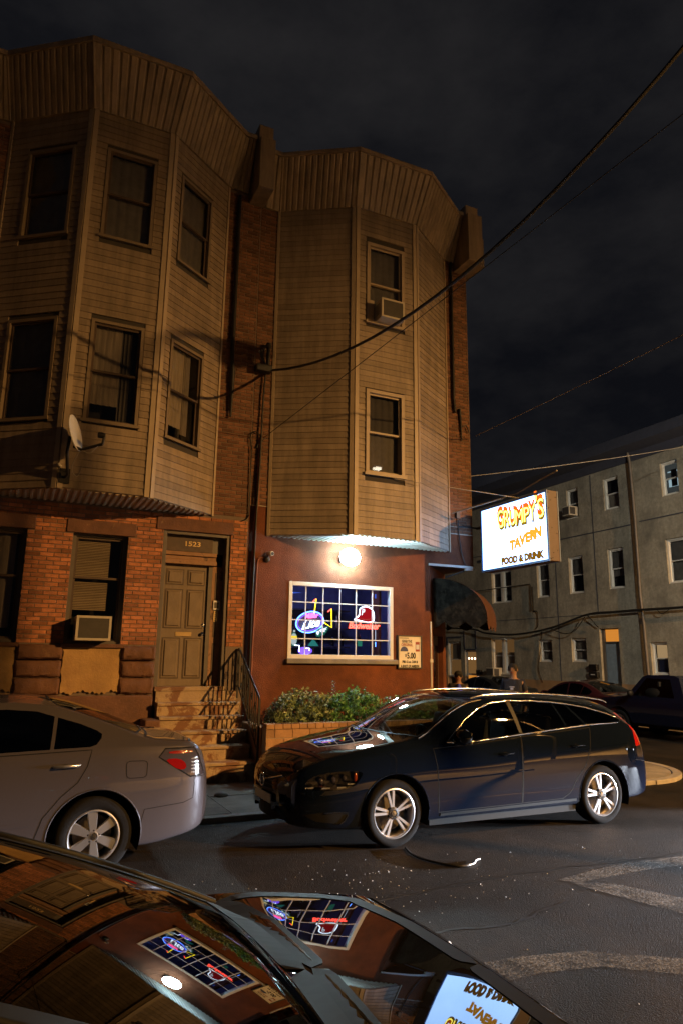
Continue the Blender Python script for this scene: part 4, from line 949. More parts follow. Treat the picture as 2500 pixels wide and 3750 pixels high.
m = MB(); m.lathe([(.03, 0), (.045, .05), (.045, .10), (0, .11)], (.90, 10.12, 4.99), (-.9, .2, .05), 12); m.build('receiver', 'black_iron', ds, 50)
m = MB(); m.tube([(.44, 10.36, 4.98), (.42, 10.40, 4.75), (.46, 10.52, 4.45), (.43, 10.66, 4.42)], .022, 8); m.build('mast', 'black_iron', ds, 50)
m = MB(); m.box(.355, .50, 10.62, 10.655, 4.34, 4.56); m.build('base_plate', 'black_iron', ds); m = MB(); m.tube([(.37, 10.63, 4.58), (.32, 10.62, 4.62)], .022, 8); m.build('clamp', 'dish_grey', ds, 50)
m = MB(); m.tube(smooth_path([(.85, 10.12, 4.88), (.72, 10.18, 4.72), (.60, 10.24, 4.75), (.52, 10.40, 4.62), (.52, 10.55, 4.52), (.60, 10.62, 4.46), (.66, 10.64, 4.62)]), .005, 6); m.build('coax', 'wire_pale', ds, 60)

# ---- projecting light box sign
SX0, SX1, SYI, SYO, SZ0, SZ1 = 8.35, 8.61, 11.31, 9.34, 3.60, 4.88
sg = thing('light_box_sign', (8.48, YF, 3.6), 'glowing white light box sign with brown lettering projecting from the tavern corner', 'sign')
m = MB(); m.box(SX0 + .02, SX1 - .02, SYO, SYI, SZ0, SZ1); m.build('cabinet', 'sign_side', sg, bev=.006)
e = .035
for side, x0, x1 in ((-1, SX0, SX0 + .0195), (1, SX1 - .0195, SX1)):
    m = MB(); m.box(x0, x1, SYO - .004, SYO + e, SZ0 - .004, SZ1 + .004); m.box(x0, x1, SYI - e, SYI + .004, SZ0 - .004, SZ1 + .004); m.box(x0, x1, SYO + e, SYI - e, SZ1 - e, SZ1 + .004); m.box(x0, x1, SYO + e, SYI - e, SZ0 - .004, SZ0 + e); m.build('frame', 'sign_frame', sg)
SS = 6.0
def sign_mat():
    m, t = newmat('sign_panel'); out = t.nodes.new('ShaderNodeOutputMaterial'); em = t.nodes.new('ShaderNodeEmission'); t.links.new(em.outputs[0], out.inputs[0])
    n = noise(t, .8, 3, .5); c = ramp(t, n.outputs['Fac'], [(.3, (.30, .52, .95)), (.7, (.36, .60, 1.0))]); t.links.new(c.outputs[0], em.inputs[0]); em.inputs[1].default_value = SS
sign_mat()
emit('sign_white', (1, .95, .85), SS); emit('sign_yellow', (.95, .80, .10), SS); emit('sign_red', (.20, .034, .0025), SS); emit('sign_olive', (.055, .032, .002), SS); emit('sign_brown', (.042, .019, .0012), SS); emit('sign_orange', (.19, .085, .006), SS)
for side, x in ((-1, SX0 + .0195), (1, SX1 - .0195)):
    sgn = side; xf = x + sgn * .004
    m = MB(); m.box(min(x, x + sgn * .003), max(x, x + sgn * .003), SYO + e, SYI - e, SZ0 + e, SZ1 - e); m.build('panel', 'sign_panel', sg)
    U = (0, -1, 0) if side < 0 else (0, 1, 0); cy_ = (SYO + SYI) / 2
    def P(du, z, o=.0): return (xf + sgn * o, cy_ - du if side < 0 else cy_ + du, z)
    SLP = lambda k: (U[0], U[1], k)
    # big name: dark outline behind, yellow body, red shadow along the top
    for (mm, bo, o, dz, du) in (('sign_olive', .030, .000, -.03, .018), ('sign_red', .020, .002, .055, -.005), ('sign_yellow', -.004, .004, -.01, 0)):
        b = MB()
        for i, (ch, uu, wd_) in enumerate((('G', -.36, .17), ('R', -.175, .165), ('U', .005, .16), ('M', .205, .21), ('P', .405, .15), ('Y', .57, .18), ("'", .685, .05), ('S', .80, .16))):
            arch = .05 * abs(i - 3.4) / 3.4 - .02; h = .50 - .10 * math.sin(math.pi * i / 7)
            add_text(b, ch, h, P(uu + du, 4.54 + dz + arch + (.10 if ch == "'" else 0), o), U=U, V=(0, 0, 1), width=wd_ + bo, extrude=.0008, bold=bo)
        b.build('name_lettering', mm, sg)
    for (mm, bo, o, dz) in (('sign_orange', .020, 0, -.01),):
        b = MB()
        for i, ch in enumerate('TAVERN'): add_text(b, ch, .24, P(-.02 + i * .145, 4.02 + .028 * i + dz, o), U=U, V=(0, 0, 1), extrude=.0008, bold=bo)
        b.build('tavern_lettering', mm, sg)
    b = MB(); add_text(b, 'FOOD & DRINK', .17, P(.22, 3.735), U=U, width=1.22, extrude=.0008, bold=.016); b.build('food_lettering', 'sign_brown', sg)
# rivets
for (y, z) in ((9.332, 4.84), (9.332, 4.55), (9.332, 3.64)):
    m = MB(); m.ball((8.385, y, z), .012, 8, 6); m.build('rivet', 'chrome', sg, 60)
for (x, z) in ((8.43, 4.7), (8.55, 4.76), (8.44, 4.2), (8.55, 4.1), (8.45, 3.75), (8.55, 3.8), (8.43, 3.66)):
    m = MB(); m.ball((x, 9.336, z), .008, 8, 6); m.build('rivet', 'black_iron', sg, 60)
m = MB(); m.tube([(8.47, YF + .0, 4.55), (8.47, SYI, 4.55)], .03, 8); m.build('arm', 'black_iron', sg); m = MB(); m.tube([(8.47, YF, 3.85), (8.47, SYI, 3.85)], .03, 8); m.build('arm', 'black_iron', sg)
m = MB(); m.tube([(8.0, YF - .02, 4.55), (8.47, YF - .03, 4.55)], .02, 8); m.build('arm', 'black_iron', sg)
m = MB(); m.tube([(7.76, 11.45, 4.78), (8.48, 10.3, 5.02), (8.48, 9.6, 5.15), (8.5, 9.2, 5.22)], .016, 6); m.build('stay_pole', 'wire_pale', sg)
m = MB(); m.tube([(6.05, 10.77, 5.13), (8.48, 10.25, 4.93)], .008, 6); m.build('stay_wire', 'wire_pale', sg)
jb = thing('junction_box', (8.0, YF, 4.8), 'small black junction box with cable on the brick beside the bay', 'box')
m = MB(); m.box(7.94, 8.02, YF - .06, YF - .012, 4.72, 4.86); m.build('box', 'ac_dark', jb); m = MB(); m.tube(smooth_path([(7.98, YF - .04, 4.72), (8.0, YF - .03, 4.4), (8.06, YF - .03, 4.0), (8.15, YF - .03, 3.75)]), .010, 6); m.build('cable', 'cable_black', jb, 60)
rp = thing('wall_pipe', (8.0, YF, 8), 'dark pipe stub and hook on the brick at the tavern corner', 'pipe')
m = MB(); m.tube([(7.93, YF - .05, 10.5), (7.93, YF - .05, 7.3), (7.96, YF - .05, 7.0)], .03, 8); m.build('pipe', 'black_iron', rp, 50)
m = MB(); m.tube([(8.08, YF - .04, 7.1), (8.12, YF - .04, 6.4)], [.035, .012], 8); m.tube(smooth_path([(8.12, YF - .05, 6.7), (8.22, YF - .06, 6.75), (8.30, YF - .05, 6.6)]), .012, 6); m.build('hook', 'black_iron', rp, 50)

# ---- awning over the corner door
aw = thing('awning', (7.8, 12.0, 2.5), 'dark domed cloth awning with scalloped edge over the corner entrance', 'awning')
AM = frame((7.42, 11.66, 0), (1, 1)); AW = 1.25; prof = [(0, 3.46)] + [(-1.04 * math.sin(a) , 2.66 + .80 * math.cos(a)) for a in [math.pi / 2 * i / 10 for i in range(11)]] + [(-1.04, 2.60)]
def scallop(n, i): return .5 - .5 * math.cos(2 * math.pi * i * n)
for k, xx in enumerate((0, AW)):
    m = MB(AM); pts = [(0, 2.66), *[(p, q) for p, q in prof[1:-1]]]; S = 24
    bot = [(-1.04 * (1 - i / S), 2.66 - .13 * abs(math.sin(math.pi * 2.5 * i / S)) - .05) for i in range(S + 1)]
    pl_ = [(xx, p, q) for p, q in prof[1:-1]] + [(xx, p, q) for p, q in bot]
    c_ = (xx, -.35, 2.75); m.add([c_] + pl_, [(0, 1 + i, 1 + (i + 1) % len(pl_)) for i in range(len(pl_))]); m.build('side_panel', 'awning_cloth', aw)
m = MB(AM); n = len(prof); cols = 14
vs = []
for c in range(cols + 1):
    for p, q in prof: vs.append((AW * c / cols, p - .008, q + .005))
    vs.append((AW * c / cols, -1.048, 2.60 - .13 * abs(math.sin(math.pi * 3 * c / cols)) - .03))
n += 1
m.add(vs, [(c * n + i, (c + 1) * n + i, (c + 1) * n + i + 1, c * n + i + 1) for c in range(cols) for i in range(n - 1)]); m.build('front_panel', 'awning_rust', aw, 40)
m = MB(AM); m.tube([(.02, 0, 2.64), (.02, -1.02, 2.64), (AW - .02, -1.02, 2.64), (AW - .02, 0, 2.64)], .012, 6); m.build('frame', 'black_iron', aw)
m = MB(); m.tube([(8.30, 11.64, 3.70), (7.75, 11.72, 3.50)], .014, 6); m.build('tie_rod', 'black_iron', aw)
fx = thing('tube_lamp_unit', (8.25, YF, 3.68), 'short unlit white tube lamp under the corner header', 'lamp')
m = MB(); m.box(8.17, 8.34, YF - .02, YF + .02, 3.66, 3.699); m.build('tube', 'soffit_white', fx); m = MB(); m.box(8.15, 8.169, YF - .025, YF + .025, 3.65, 3.699); m.build('end', 'dish_grey', fx)
dp = thing('downpipe', (7.33, YF, 1.5), 'pale narrow downpipe at the stucco edge of the corner entrance', 'pipe')
m = MB(); m.tube([(7.325, YF + .02, KZ), (7.325, YF + .02, 2.6)], .024, 8); m.build('pipe', 'dish_grey', dp, 50); m = MB(); m.box(7.29, 7.36, YF - .006, YF + .05, 1.82, 1.88); m.build('clip', 'dish_grey', dp)

# ---- brick planter and hedge
pl_ = thing('brick_planter', (5.3, 10.15, KZ), 'low tan brick planter wall in front of the stucco', 'planter')
PYF = 10.15; PX0_, PX1_ = 3.52, 7.1
m = MB(); m.box(PX0_, PX1_, PYF + .008, PYF + .16, KZ - .05, .836); m.build('core', 'mortar_pale', pl_)
m = MB(); m.box(PX0_, PX0_ + .15, PYF + .165, 11.585, KZ - .05, .83); m.build('return_wall', 'planter_brick', pl_)
m = MB(); m.box(PX1_ - .15, PX1_, PYF + .165, 11.585, KZ - .05, .83); m.build('return_wall', 'planter_brick', pl_)
z = KZ; r = 0
while z < .70:
    x = PX0_ - (.14 if r % 2 else 0)
    while x < PX1_:
        a_, b_ = max(x, PX0_), min(x + .28, PX1_)
        if b_ - a_ > .03: box_part('block', 'planter_brick', pl_, a_ + .005, b_ - .005, PYF - random.uniform(0, .004), PYF + .06, z + .005, z + .122)
        x += .28
    z += .127; r += 1
x = PX0_
while x < PX1_ - .05:
    box_part('cap_brick', 'planter_brick', pl_, x + .005, x + .127, PYF - .012, PYF + .165, z + .005, z + .075); x += .132
m = MB(); m.box(PX0_ + .16, PX1_ - .16, PYF + .17, 11.58, .1, .70); m.build('soil', 'soil', pl_)
m = MB(); m.box(3.66, 4.05, PYF - .01, PYF + .0, z + .078, z + .086); m.build('edge_strip', 'chrome', pl_)
def shrub(x0, x1, prof, ms, label, dens):
    t = thing('shrub', ((x0 + x1) / 2, 10.8, .7), label, 'shrub', 'hedge shrubs in the planter')
    lv = MB(); tw = MB()
    n = int(dens * (x1 - x0))
    for _ in range(n):
        x = rng.uniform(x0, x1); tx = (x - x0) / (x1 - x0)
        top = np.interp(x, [p[0] for p in prof], [p[1] for p in prof]) + .07 * math.sin(x * 23) * math.sin(x * 7) + .05 * math.sin(x * 51 + 1)
        u_ = rng.uniform(0, 1) ** .55; y = 10.42 + rng.uniform(0, 1) ** 1.6 * .75; edge = min(tx, 1 - tx) * 6
        top -= .25 * max(0, 1 - edge) ** 2 * .6 + .35 * (y - 10.42) ** 2
        z = .74 + (top - .74) * u_ + rng.normal(0, .018)
        y -= .05 * math.sin(x * 17) * math.sin(z * 13 + x * 5)
        if math.sin(x * 15 + z * 9) * math.sin(z * 17 - x * 7) > .55: continue
        s_ = rng.uniform(.012, .034); d = Vector(rng.normal(0, 1, 3)) + Vector((0, -.6, .5)); d.normalize(); q = d.orthogonal().normalized(); q.rotate(Matrix.Rotation(rng.uniform(0, 6.28), 3, d)); w_ = d.cross(q)
        c = Vector((x, y, z)); lv.add([c - q * s_, c + w_ * s_ * .55 + d * s_ * .15, c + q * s_ * 1.1, c - w_ * s_ * .55 + d * s_ * .15], [(0, 1, 2, 3)])
    for k in range(12):
        x = rng.uniform(x0 + .05, x1 - .05); zt = np.interp(x, [p[0] for p in prof], [p[1] for p in prof]) - .1
        tw.tube([(x, 10.75, .68), (x + rng.uniform(-.05, .05), 10.72, .68 + (zt - .68) * .5), (x + rng.uniform(-.12, .12), 10.62, zt)], [.012, .008, .004], 5)
    tw.build('stems', 'bark', t, 60); o = lv.build('foliage', ms, t); tag(o, kind='stuff'); return t
shrub(3.80, 4.74, [(3.8, 1.16), (3.95, 1.28), (4.12, 1.40), (4.25, 1.30), (4.45, 1.33), (4.6, 1.29), (4.74, 1.28)], 'leaf_olive', 'olive leaved shrub at the step end of the planter', 5200)
sh2 = shrub(4.68, 5.62, [(4.68, 1.28), (4.8, 1.34), (4.95, 1.28), (5.15, 1.36), (5.3, 1.38), (5.45, 1.26), (5.62, 1.22)], 'leaf_green', 'dense green shrub in the planter with one tall shoot', 5200)
shrub(5.58, 7.05, [(5.58, 1.22), (5.8, 1.18), (6.0, 1.20), (6.15, 1.27), (6.3, 1.20), (6.5, 1.22), (6.8, 1.24), (7.05, 1.15)], 'leaf_dark', 'low dark green shrub at the poster end of the planter', 4600)
tl = MB()
for k in range(26):
    z = 1.25 + k * .010; c = Vector((4.815 + .01 * math.sin(k), 10.62, z)); a_ = k * 2.4; q = Vector((math.cos(a_), math.sin(a_), .5)).normalized(); w_ = q.cross(Vector((0, 0, 1))).normalized(); s_ = .028
    tl.add([c, c + q * s_ + w_ * s_ * .45, c + q * s_ * 2, c + q * s_ - w_ * s_ * .45], [(0, 1, 2, 3)])
tag(tl.build('tall_shoot', 'leaf_green', sh2), kind='stuff')
# ------------------------------------------------------------------ far building across the cross street
FX = 20.0
far = thing('apartment_building', (FX, 20, -.1), 'three storey grey stucco row building across the cross street', 'building')
def FF(y, z): return frame((FX, y, z), (0, -1))
F0 = FF(60, 0)
def hole(yh, yl, z0, z1): return (60 - yh, 60 - yl, z0, z1)
W3 = [(21.2, 20.55, 7.55, 8.78), (19.2, 18.46, 7.55, 8.78), (16.55, 15.85, 7.55, 8.75)]
W2 = [(26.35, 24.92, 4.45, 5.92), (23.2, 22.45, 4.5, 5.96), (21.28, 20.5, 4.52, 6.0), (19.2, 18.46, 4.54, 6.04), (16.58, 15.7, 4.51, 6.04)]
W1 = [(30.16, 28.97, 1.05, 2.77), (28.65, 27.72, -.05, 2.33), (26.51, 24.88, 1.27, 2.90), (23.26, 22.47, 1.84, 2.74), (21.36, 20.56, 1.86, 2.77), (19.85, 18.93, -.05, 3.1), (17.55, 16.87, 1.46, 2.56)]
allh = [hole(*q) for q in W3 + W2 + W1]
w = MB(F0); wall_grid(w, 0, 50, 1.10, 9.14, [(h[0], h[1], max(h[2], 1.101) if h[2] < 1.1 else h[2], h[3]) for h in allh], .25); w.build('wall', 'far_stucco', far)
w = MB(F0); wall_grid(w, 0, 50, -.2, 1.10, [(h[0], h[1], -.15, 1.099) for h in allh if h[2] < 1.1], .25, -.012); w.build('base_wall', 'far_base', far)
w = MB(); w.box(FX + .9, 32, 10, 60, -.2, 9.14); w.build('body', 'far_stucco', far)
w = MB(); w.prism([(FX - .55, 9.62), (FX - .55, 10.0), (FX - .45, 10.05), (FX + 12, 10.05), (FX + 12, 9.145), (FX - .04, 9.145), (FX - .12, 9.45)], lambda p, q, t: (p, t, q), 10, 60); w.build('cornice', 'far_cornice', far)
w = MB(); w.box(FX - .02, FX - .001, 18.0, 60, 6.78, 6.815); w.box(FX - .02, FX - .001, 10, 17.6, 6.83, 6.865); w.box(FX - .012, FX - .001, 10, 60, 3.645, 3.66); w.build('seam_strip', 'far_cornice', far)
w = MB(); w.box(FX - .006, FX - .001, 19.82, 19.86, 3.7, 9.1); w.box(FX - .006, FX - .001, 22.0, 22.04, 1.1, 6.7); w.build('crack_line', 'far_cornice', far)
w = MB(); w.tube([(FX - .12, 17.8, 9.5), (FX - .09, 17.76, 9.0), (FX - .09, 17.72, 7.0), (FX - .09, 17.74, 4.2), (FX - .09, 17.68, 3.2), (FX - .09, 17.64, 1.0)], .055, 10); w.build('drain_pipe', 'window_frame_dark', far, 50)
def fwin(q, **k):
    yh, yl, z0, z1 = q; return window(far, frame((FX + .10, yh, z0), (0, -1)), yh - yl, z1 - z0, 'window_frame_white', .06, **k)
fwin(W3[0], curtain=[(0, 1, .45, 1, 'shade_grey')]); fwin(W3[1], curtain=[(0, 1, .0, .5, 'curtain')]); fwin(W3[2], back='lit_cool_dim')
lw = MB(); lw.box(FX + .30, FX + .31, 15.92, 16.48, 7.9, 8.2); lw.build('lit_curtain', 'lit_cool', far); lw = MB(); lw.box(FX + .28, FX + .29, 15.92, 16.48, 8.42, 8.46); lw.build('lit_gap', 'lit_cool', far)
lw = MB(); lw.box(FX + .25, FX + .27, 16.1, 16.32, 7.9, 8.5); lw.build('vase_shape', 'room_dark', far)
for i_, q in enumerate(W2[1:]): fwin(q, curtain=[(0, 1, (.0, .5, .3, .0)[i_], 1, 'shade_grey')])
# double window
def dbl(q, **k):
    yh, yl, z0, z1 = q; m_ = (yh + yl) / 2; fwin((yh, m_ + .07, z0, z1), **k); fwin((m_ - .07, yl, z0, z1), **k); box_part('window_mullion', 'window_frame_white', far, FX + .06, FX + .16, m_ - .069, m_ + .069, z0, z1)
dbl(W2[0], curtain=[(0, 1, .2, 1, 'shade_grey')]); dbl(W1[2], curtain=[(0, 1, .0, .6, 'curtain_pale')], back='lit_warm_dim')
fwin(W1[0], curtain=[(.1, .9, .5, 1, 'curtain_pale')], back='lit_warm_dim'); fwin(W1[3], curtain=[(0, 1, 0, 1, 'curtain')]); fwin(W1[4], curtain=[(0, 1, 0, 1, 'curtain')]); fwin(W1[6], back='room_dark')
lw = MB(); lw.box(FX + .2, FX + .21, 16.95, 17.46, 2.0, 2.48); lw.build('lit_wall', 'lit_tan', far)
lw = MB(); lw.box(FX + .18, FX + .19, 16.93, 17.40, 1.5, 2.0); lw.build('seat_back', 'ink_blue', far)
# doors
d1 = MB(); d1.box(FX + .10, FX + .14, 27.76, 28.62, -.08, 2.30); do_ = d1.build('street_door', 'window_frame_white', far); g = MB(); g.box(FX + .085, FX + .099, 27.86, 28.5, 1.25, 2.25); g.build('door_glass', 'lit_warm_dim', do_)
for i in range(3):
    b_ = MB(); b_.ball((FX + .07, 28.4 - i * .24, 1.95), .05, 8, 6); b_.build('bulb', 'bulb_small', do_)
g = MB(); g.box(FX + .085, FX + .099, 27.86, 28.5, .9, 1.15); g.build('door_panel', 'lit_amber', do_)
d2 = MB(); d2.box(FX + .15, FX + .19, 19.0, 19.72, -.1, 2.56); do2 = d2.build('street_door', 'door_blue', far)
k_ = MB(); k_.ball((FX + .12, 19.62, 1.05), .035); k_.build('door_knob', 'brass', do2)
tr = MB(); tr.box(FX + .15, FX + .17, 18.96, 19.70, 2.62, 3.06); tr.build('transom_light', 'lit_amber', far)
fr_ = MB(); fr_.box(FX + .10, FX + .20, 18.93, 18.995, -.1, 3.1); fr_.box(FX + .10, FX + .20, 19.725, 19.85, -.1, 3.1); fr_.box(FX + .10, FX + .20, 18.996, 19.724, 2.562, 2.618); fr_.build('door_frame', 'window_frame_dark', far)
# trim round the bricked-up openings at the left end
tw_ = MB(); tw_.box(FX - .03, FX - .001, 28.9, 30.2, 2.95, 3.02); tw_.box(FX - .03, FX - .001, 30.1, 30.2, 2.6, 2.949); tw_.box(FX - .03, FX - .001, 28.6, 28.68, 2.4, 3.3); tw_.box(FX - .03, FX - .001, 27.65, 27.73, 2.4, 3.3); tw_.box(FX - .03, FX - .001, 27.74, 28.59, 2.34, 2.40); tw_.build('wall_trim', 'far_cornice', far)
for lab, y0_, y1_, z0_, z1_ in (('black mailbox above another by the pale blue street door', 19.97, 20.36, 1.56, 1.78), ('black mailbox with a pale label below another by the pale blue street door', 19.95, 20.38, 1.28, 1.50)):
    mbx = thing('mailbox', (FX, 20.1, z0_), lab, 'mailbox'); b_ = MB(); b_.box(FX - .14, FX - .001, y0_, y1_, z0_, z1_); b_.build('box', 'black_iron', mbx, bev=.02)
    b_ = MB(); b_.box(FX - .155, FX - .141, y0_ + .02, y1_ - .02, z1_ - .08, z1_ - .02); b_.build('lid', 'black_iron', mbx)
    if z0_ < 1.5: b_ = MB(); b_.box(FX - .147, FX - .1405, y0_ + .12, y1_ - .10, 1.385, 1.415); b_.build('label_strip', 'plastic_white', mbx)
for lab, y0_, y1_, z0_, z1_ in (('air conditioner low in the lit double window behind the walking man', 25.9, 26.45, 1.12, 1.55), ('dark air conditioner in the upper window beside the glowing sign', 20.65, 21.05, 7.62, 8.0)):
    t = thing('air_conditioner', (FX, y0_, z0_), lab, 'air conditioner'); b_ = MB(); b_.box(FX - .40, FX + .09, y0_, y1_, z0_, z1_); b_.build('case', 'ac_case', t, bev=.01)
    b_ = MB(); b_.box(FX - .412, FX - .4005, y0_ + .04, y1_ - .04, z0_ + .04, z1_ - .04); b_.build('grille', 'ac_dark', t)
    b_ = MB(); b_.box(FX - .36, FX - .1, y0_ - .011, y0_ - .0005, z0_ + .05, z1_ - .05); b_.build('side_grille', 'ac_dark', t)
fb = thing('wall_mailbox', (FX, 27.4, 1.3), 'dark letter box beside the lit doorway of the far building', 'mailbox'); b_ = MB(); b_.box(FX - .12, FX - .001, 27.25, 27.62, 1.22, 1.44); b_.build('box', 'black_iron', fb, bev=.02); b_ = MB(); b_.box(FX - .13, FX - .1205, 27.3, 27.58, 1.36, 1.40); b_.build('flap', 'ac_dark', fb)
# cables strung along the far wall
cb = thing('wall_cable', (FX, 22, 3.4), 'thick black cables drooping along the far stucco wall', 'cable')
pth = smooth_path([(FX - .3, 40, 3.7), (FX - .3, 28.8, 3.40), (FX - .3, 26.5, 3.10), (FX - .3, 24.4, 2.99), (FX - .3, 22.2, 3.19), (FX - .25, 20.2, 3.63), (FX - .2, 18.9, 3.67), (FX - .2, 17.5, 3.68), (FX - .2, 15.9, 3.67), (FX - .2, 12, 3.75)], 8)
b_ = MB(); b_.tube(pth, .042, 8); b_.build('main_cable', 'cable_black', cb, 60)
b_ = MB(); b_.tube(smooth_path([(FX - .28, 22.2, 3.17), (FX - .28, 21.4, 2.95), (FX - .28, 20.8, 3.08), (FX - .25, 20.3, 3.55)]), .018, 6); b_.build('slack_loop', 'cable_black', cb, 60)
b_ = MB(); b_.tube([(FX - .2, 20.2, 3.6), (FX - .1, 19.8, 3.15)], .02, 6); b_.tube(smooth_path([(FX - .2, 17.0, 3.66), (FX - .2, 16.8, 3.5), (FX - .2, 16.5, 3.62)]), .015, 6); b_.build('branch', 'cable_black', cb)
b_ = MB(); b_.tube([(FX - .05, 23.6, 5.1), (FX - .05, 23.6, 3.95)], .02, 6); b_.tube([(FX - .05, 23.45, 5.0), (FX - .05, 23.45, 3.9)], .015, 6); b_.tube(smooth_path([(FX - .05, 23.5, 3.95), (FX - .06, 23.2, 3.9), (FX - .05, 23.2, 3.4), (FX - .06, 23.35, 3.2)]), .02, 6); b_.build('drop', 'cable_black', cb)
b_ = MB(); b_.tube([(FX - .3, 30, 5.1), (FX - .06, 23.6, 5.12)], .02, 6); b_.build('feed', 'cable_black', cb)
b_ = MB(); b_.tube(smooth_path([(FX - .04, 23.0, 3.2), (FX - .04, 23.1, 2.4), (FX - .04, 23.3, 1.6), (FX - .04, 23.1, 1.0)]), .014, 6); b_.build('drop', 'cable_black', cb, 60)

# ------------------------------------------------------------------ overhead wires
def hang(p, q, sag, n=18): return [(p[0] + (q[0] - p[0]) * i / n, p[1] + (q[1] - p[1]) * i / n, p[2] + (q[2] - p[2]) * i / n - sag * 4 * (i / n) * (1 - i / n)) for i in range(n + 1)]
def wire(label, pts, r, m, name='overhead_wire'):
    b_ = MB(); b_.tube(pts, r, 6); tag(b_.build(name, m, None, 60), label, 'wire')
def drop(i, n=24):
    t = 10.84 * i / n; return (3.84 + .251 * t, YF - .16 - t, 7.1 - .308 * t + .0606 * t * t)
wire('thick black service cable sweeping from the brick up across the sky', [drop(i) for i in range(25)], .024, 'cable_black')
wire('thinner black wire rising past the bay to the corner of the sky', hang((3.76, YF - .06, 5.80), (6.43, .6, 8.0), .0), .006, 'cable_black')
wire('faint pale wire crossing low in the dark sky beyond the tavern', hang((8.37, 11.41, 6.50), (10.77, -.5, 8.23), .1), .008, 'wire_pale')
wire('hair thin wire running from the tavern corner past the far windows', hang((8.37, 13.5, 6.0), (19.95, 14.0, 8.9), .1), .008, 'wire_pale')
wp = thing('utility_pole', (6.55, .3, 0), 'wooden utility pole on the near pavement carrying the overhead wires', 'pole')
b_ = MB(); b_.tube([(6.55, .25, -.2), (6.55, .25, 5), (6.55, .25, 11.3)], [.15, .13, .10], 12); b_.build('post', 'bark', wp, 50)
b_ = MB(); b_.box(5.8, 7.3, .30, .40, 10.6, 10.72); b_.build('crossarm', 'bark', wp)
# sodium street lamp across the junction, behind the photographer
def street_lamp(base, head, label, bowl):
    t = thing('street_lamp', base, label, 'street lamp'); bx, by, bz = base; hx, hy, hz = head
    b_ = MB(); b_.tube([(bx, by, bz - .2), (bx, by, hz - .5)], [.10, .065], 12); b_.build('post', 'black_iron', t, 50)
    b_ = MB(); b_.tube(smooth_path([(bx, by, hz - .6), (bx + (hx - bx) * .25, by + (hy - by) * .25, hz - .1), (bx + (hx - bx) * .6, by + (hy - by) * .6, hz + .1), (hx, hy, hz + .1)]), .03, 8); b_.build('arm', 'black_iron', t, 50)
    b_ = MB(); b_.ball((hx, hy, hz + .10), (.24, .24, .08), 14, 8); b_.build('head', 'dish_grey', t, 60)
    b_ = MB(); b_.ball((hx, hy, hz + .01), (.16, .16, .06), 14, 8); b_.build('bowl', bowl, t, 60)
street_lamp((17.9, -7.6, -.1), LAMP, 'tall sodium street lamp across the junction', 'street_lamp_bowl')
street_lamp((10.8, -.5, 0), (LED[0], LED[1], LED[2]), 'unseen cooler lamp added on the near corner to light the far building', 'added_lamp_cool')  # post and head added to hold the extra spot
# ------------------------------------------------------------------ cars
def pchip(pts):
    X = np.array([p[0] for p in pts], float); Y = np.array([p[1] for p in pts], float); h = np.diff(X); d = np.diff(Y) / h; n = len(X); m = np.zeros(n)
    for i in range(1, n - 1):
        if d[i - 1] * d[i] > 0: w1, w2 = 2 * h[i] + h[i - 1], h[i] + 2 * h[i - 1]; m[i] = (w1 + w2) / (w1 / d[i - 1] + w2 / d[i])
    m[0], m[-1] = d[0], d[-1]
    def f(x):
        x = np.clip(x, X[0], X[-1]); i = np.clip(np.searchsorted(X, x) - 1, 0, n - 2); t = (x - X[i]) / h[i]
        return (2 * t ** 3 - 3 * t * t + 1) * Y[i] + (t ** 3 - 2 * t * t + t) * h[i] * m[i] + (-2 * t ** 3 + 3 * t * t) * Y[i + 1] + (t ** 3 - t * t) * h[i] * m[i + 1]
    return f
def chaikin(P, n=2):
    for _ in range(n):
        Q = []
        for i in range(len(P)):
            a, b = P[i], P[(i + 1) % len(P)]; Q += [(a[0] * .75 + b[0] * .25, a[1] * .75 + b[1] * .25), (a[0] * .25 + b[0] * .75, a[1] * .25 + b[1] * .75)]
        P = Q
    return P
def inside(P, x, z):
    c = False; n = len(P); j = n - 1
    for i in range(n):
        if (P[i][1] > z) != (P[j][1] > z) and x < (P[j][0] - P[i][0]) * (z - P[i][1]) / (P[j][1] - P[i][1]) + P[i][0]: c = not c
        j = i
    return c
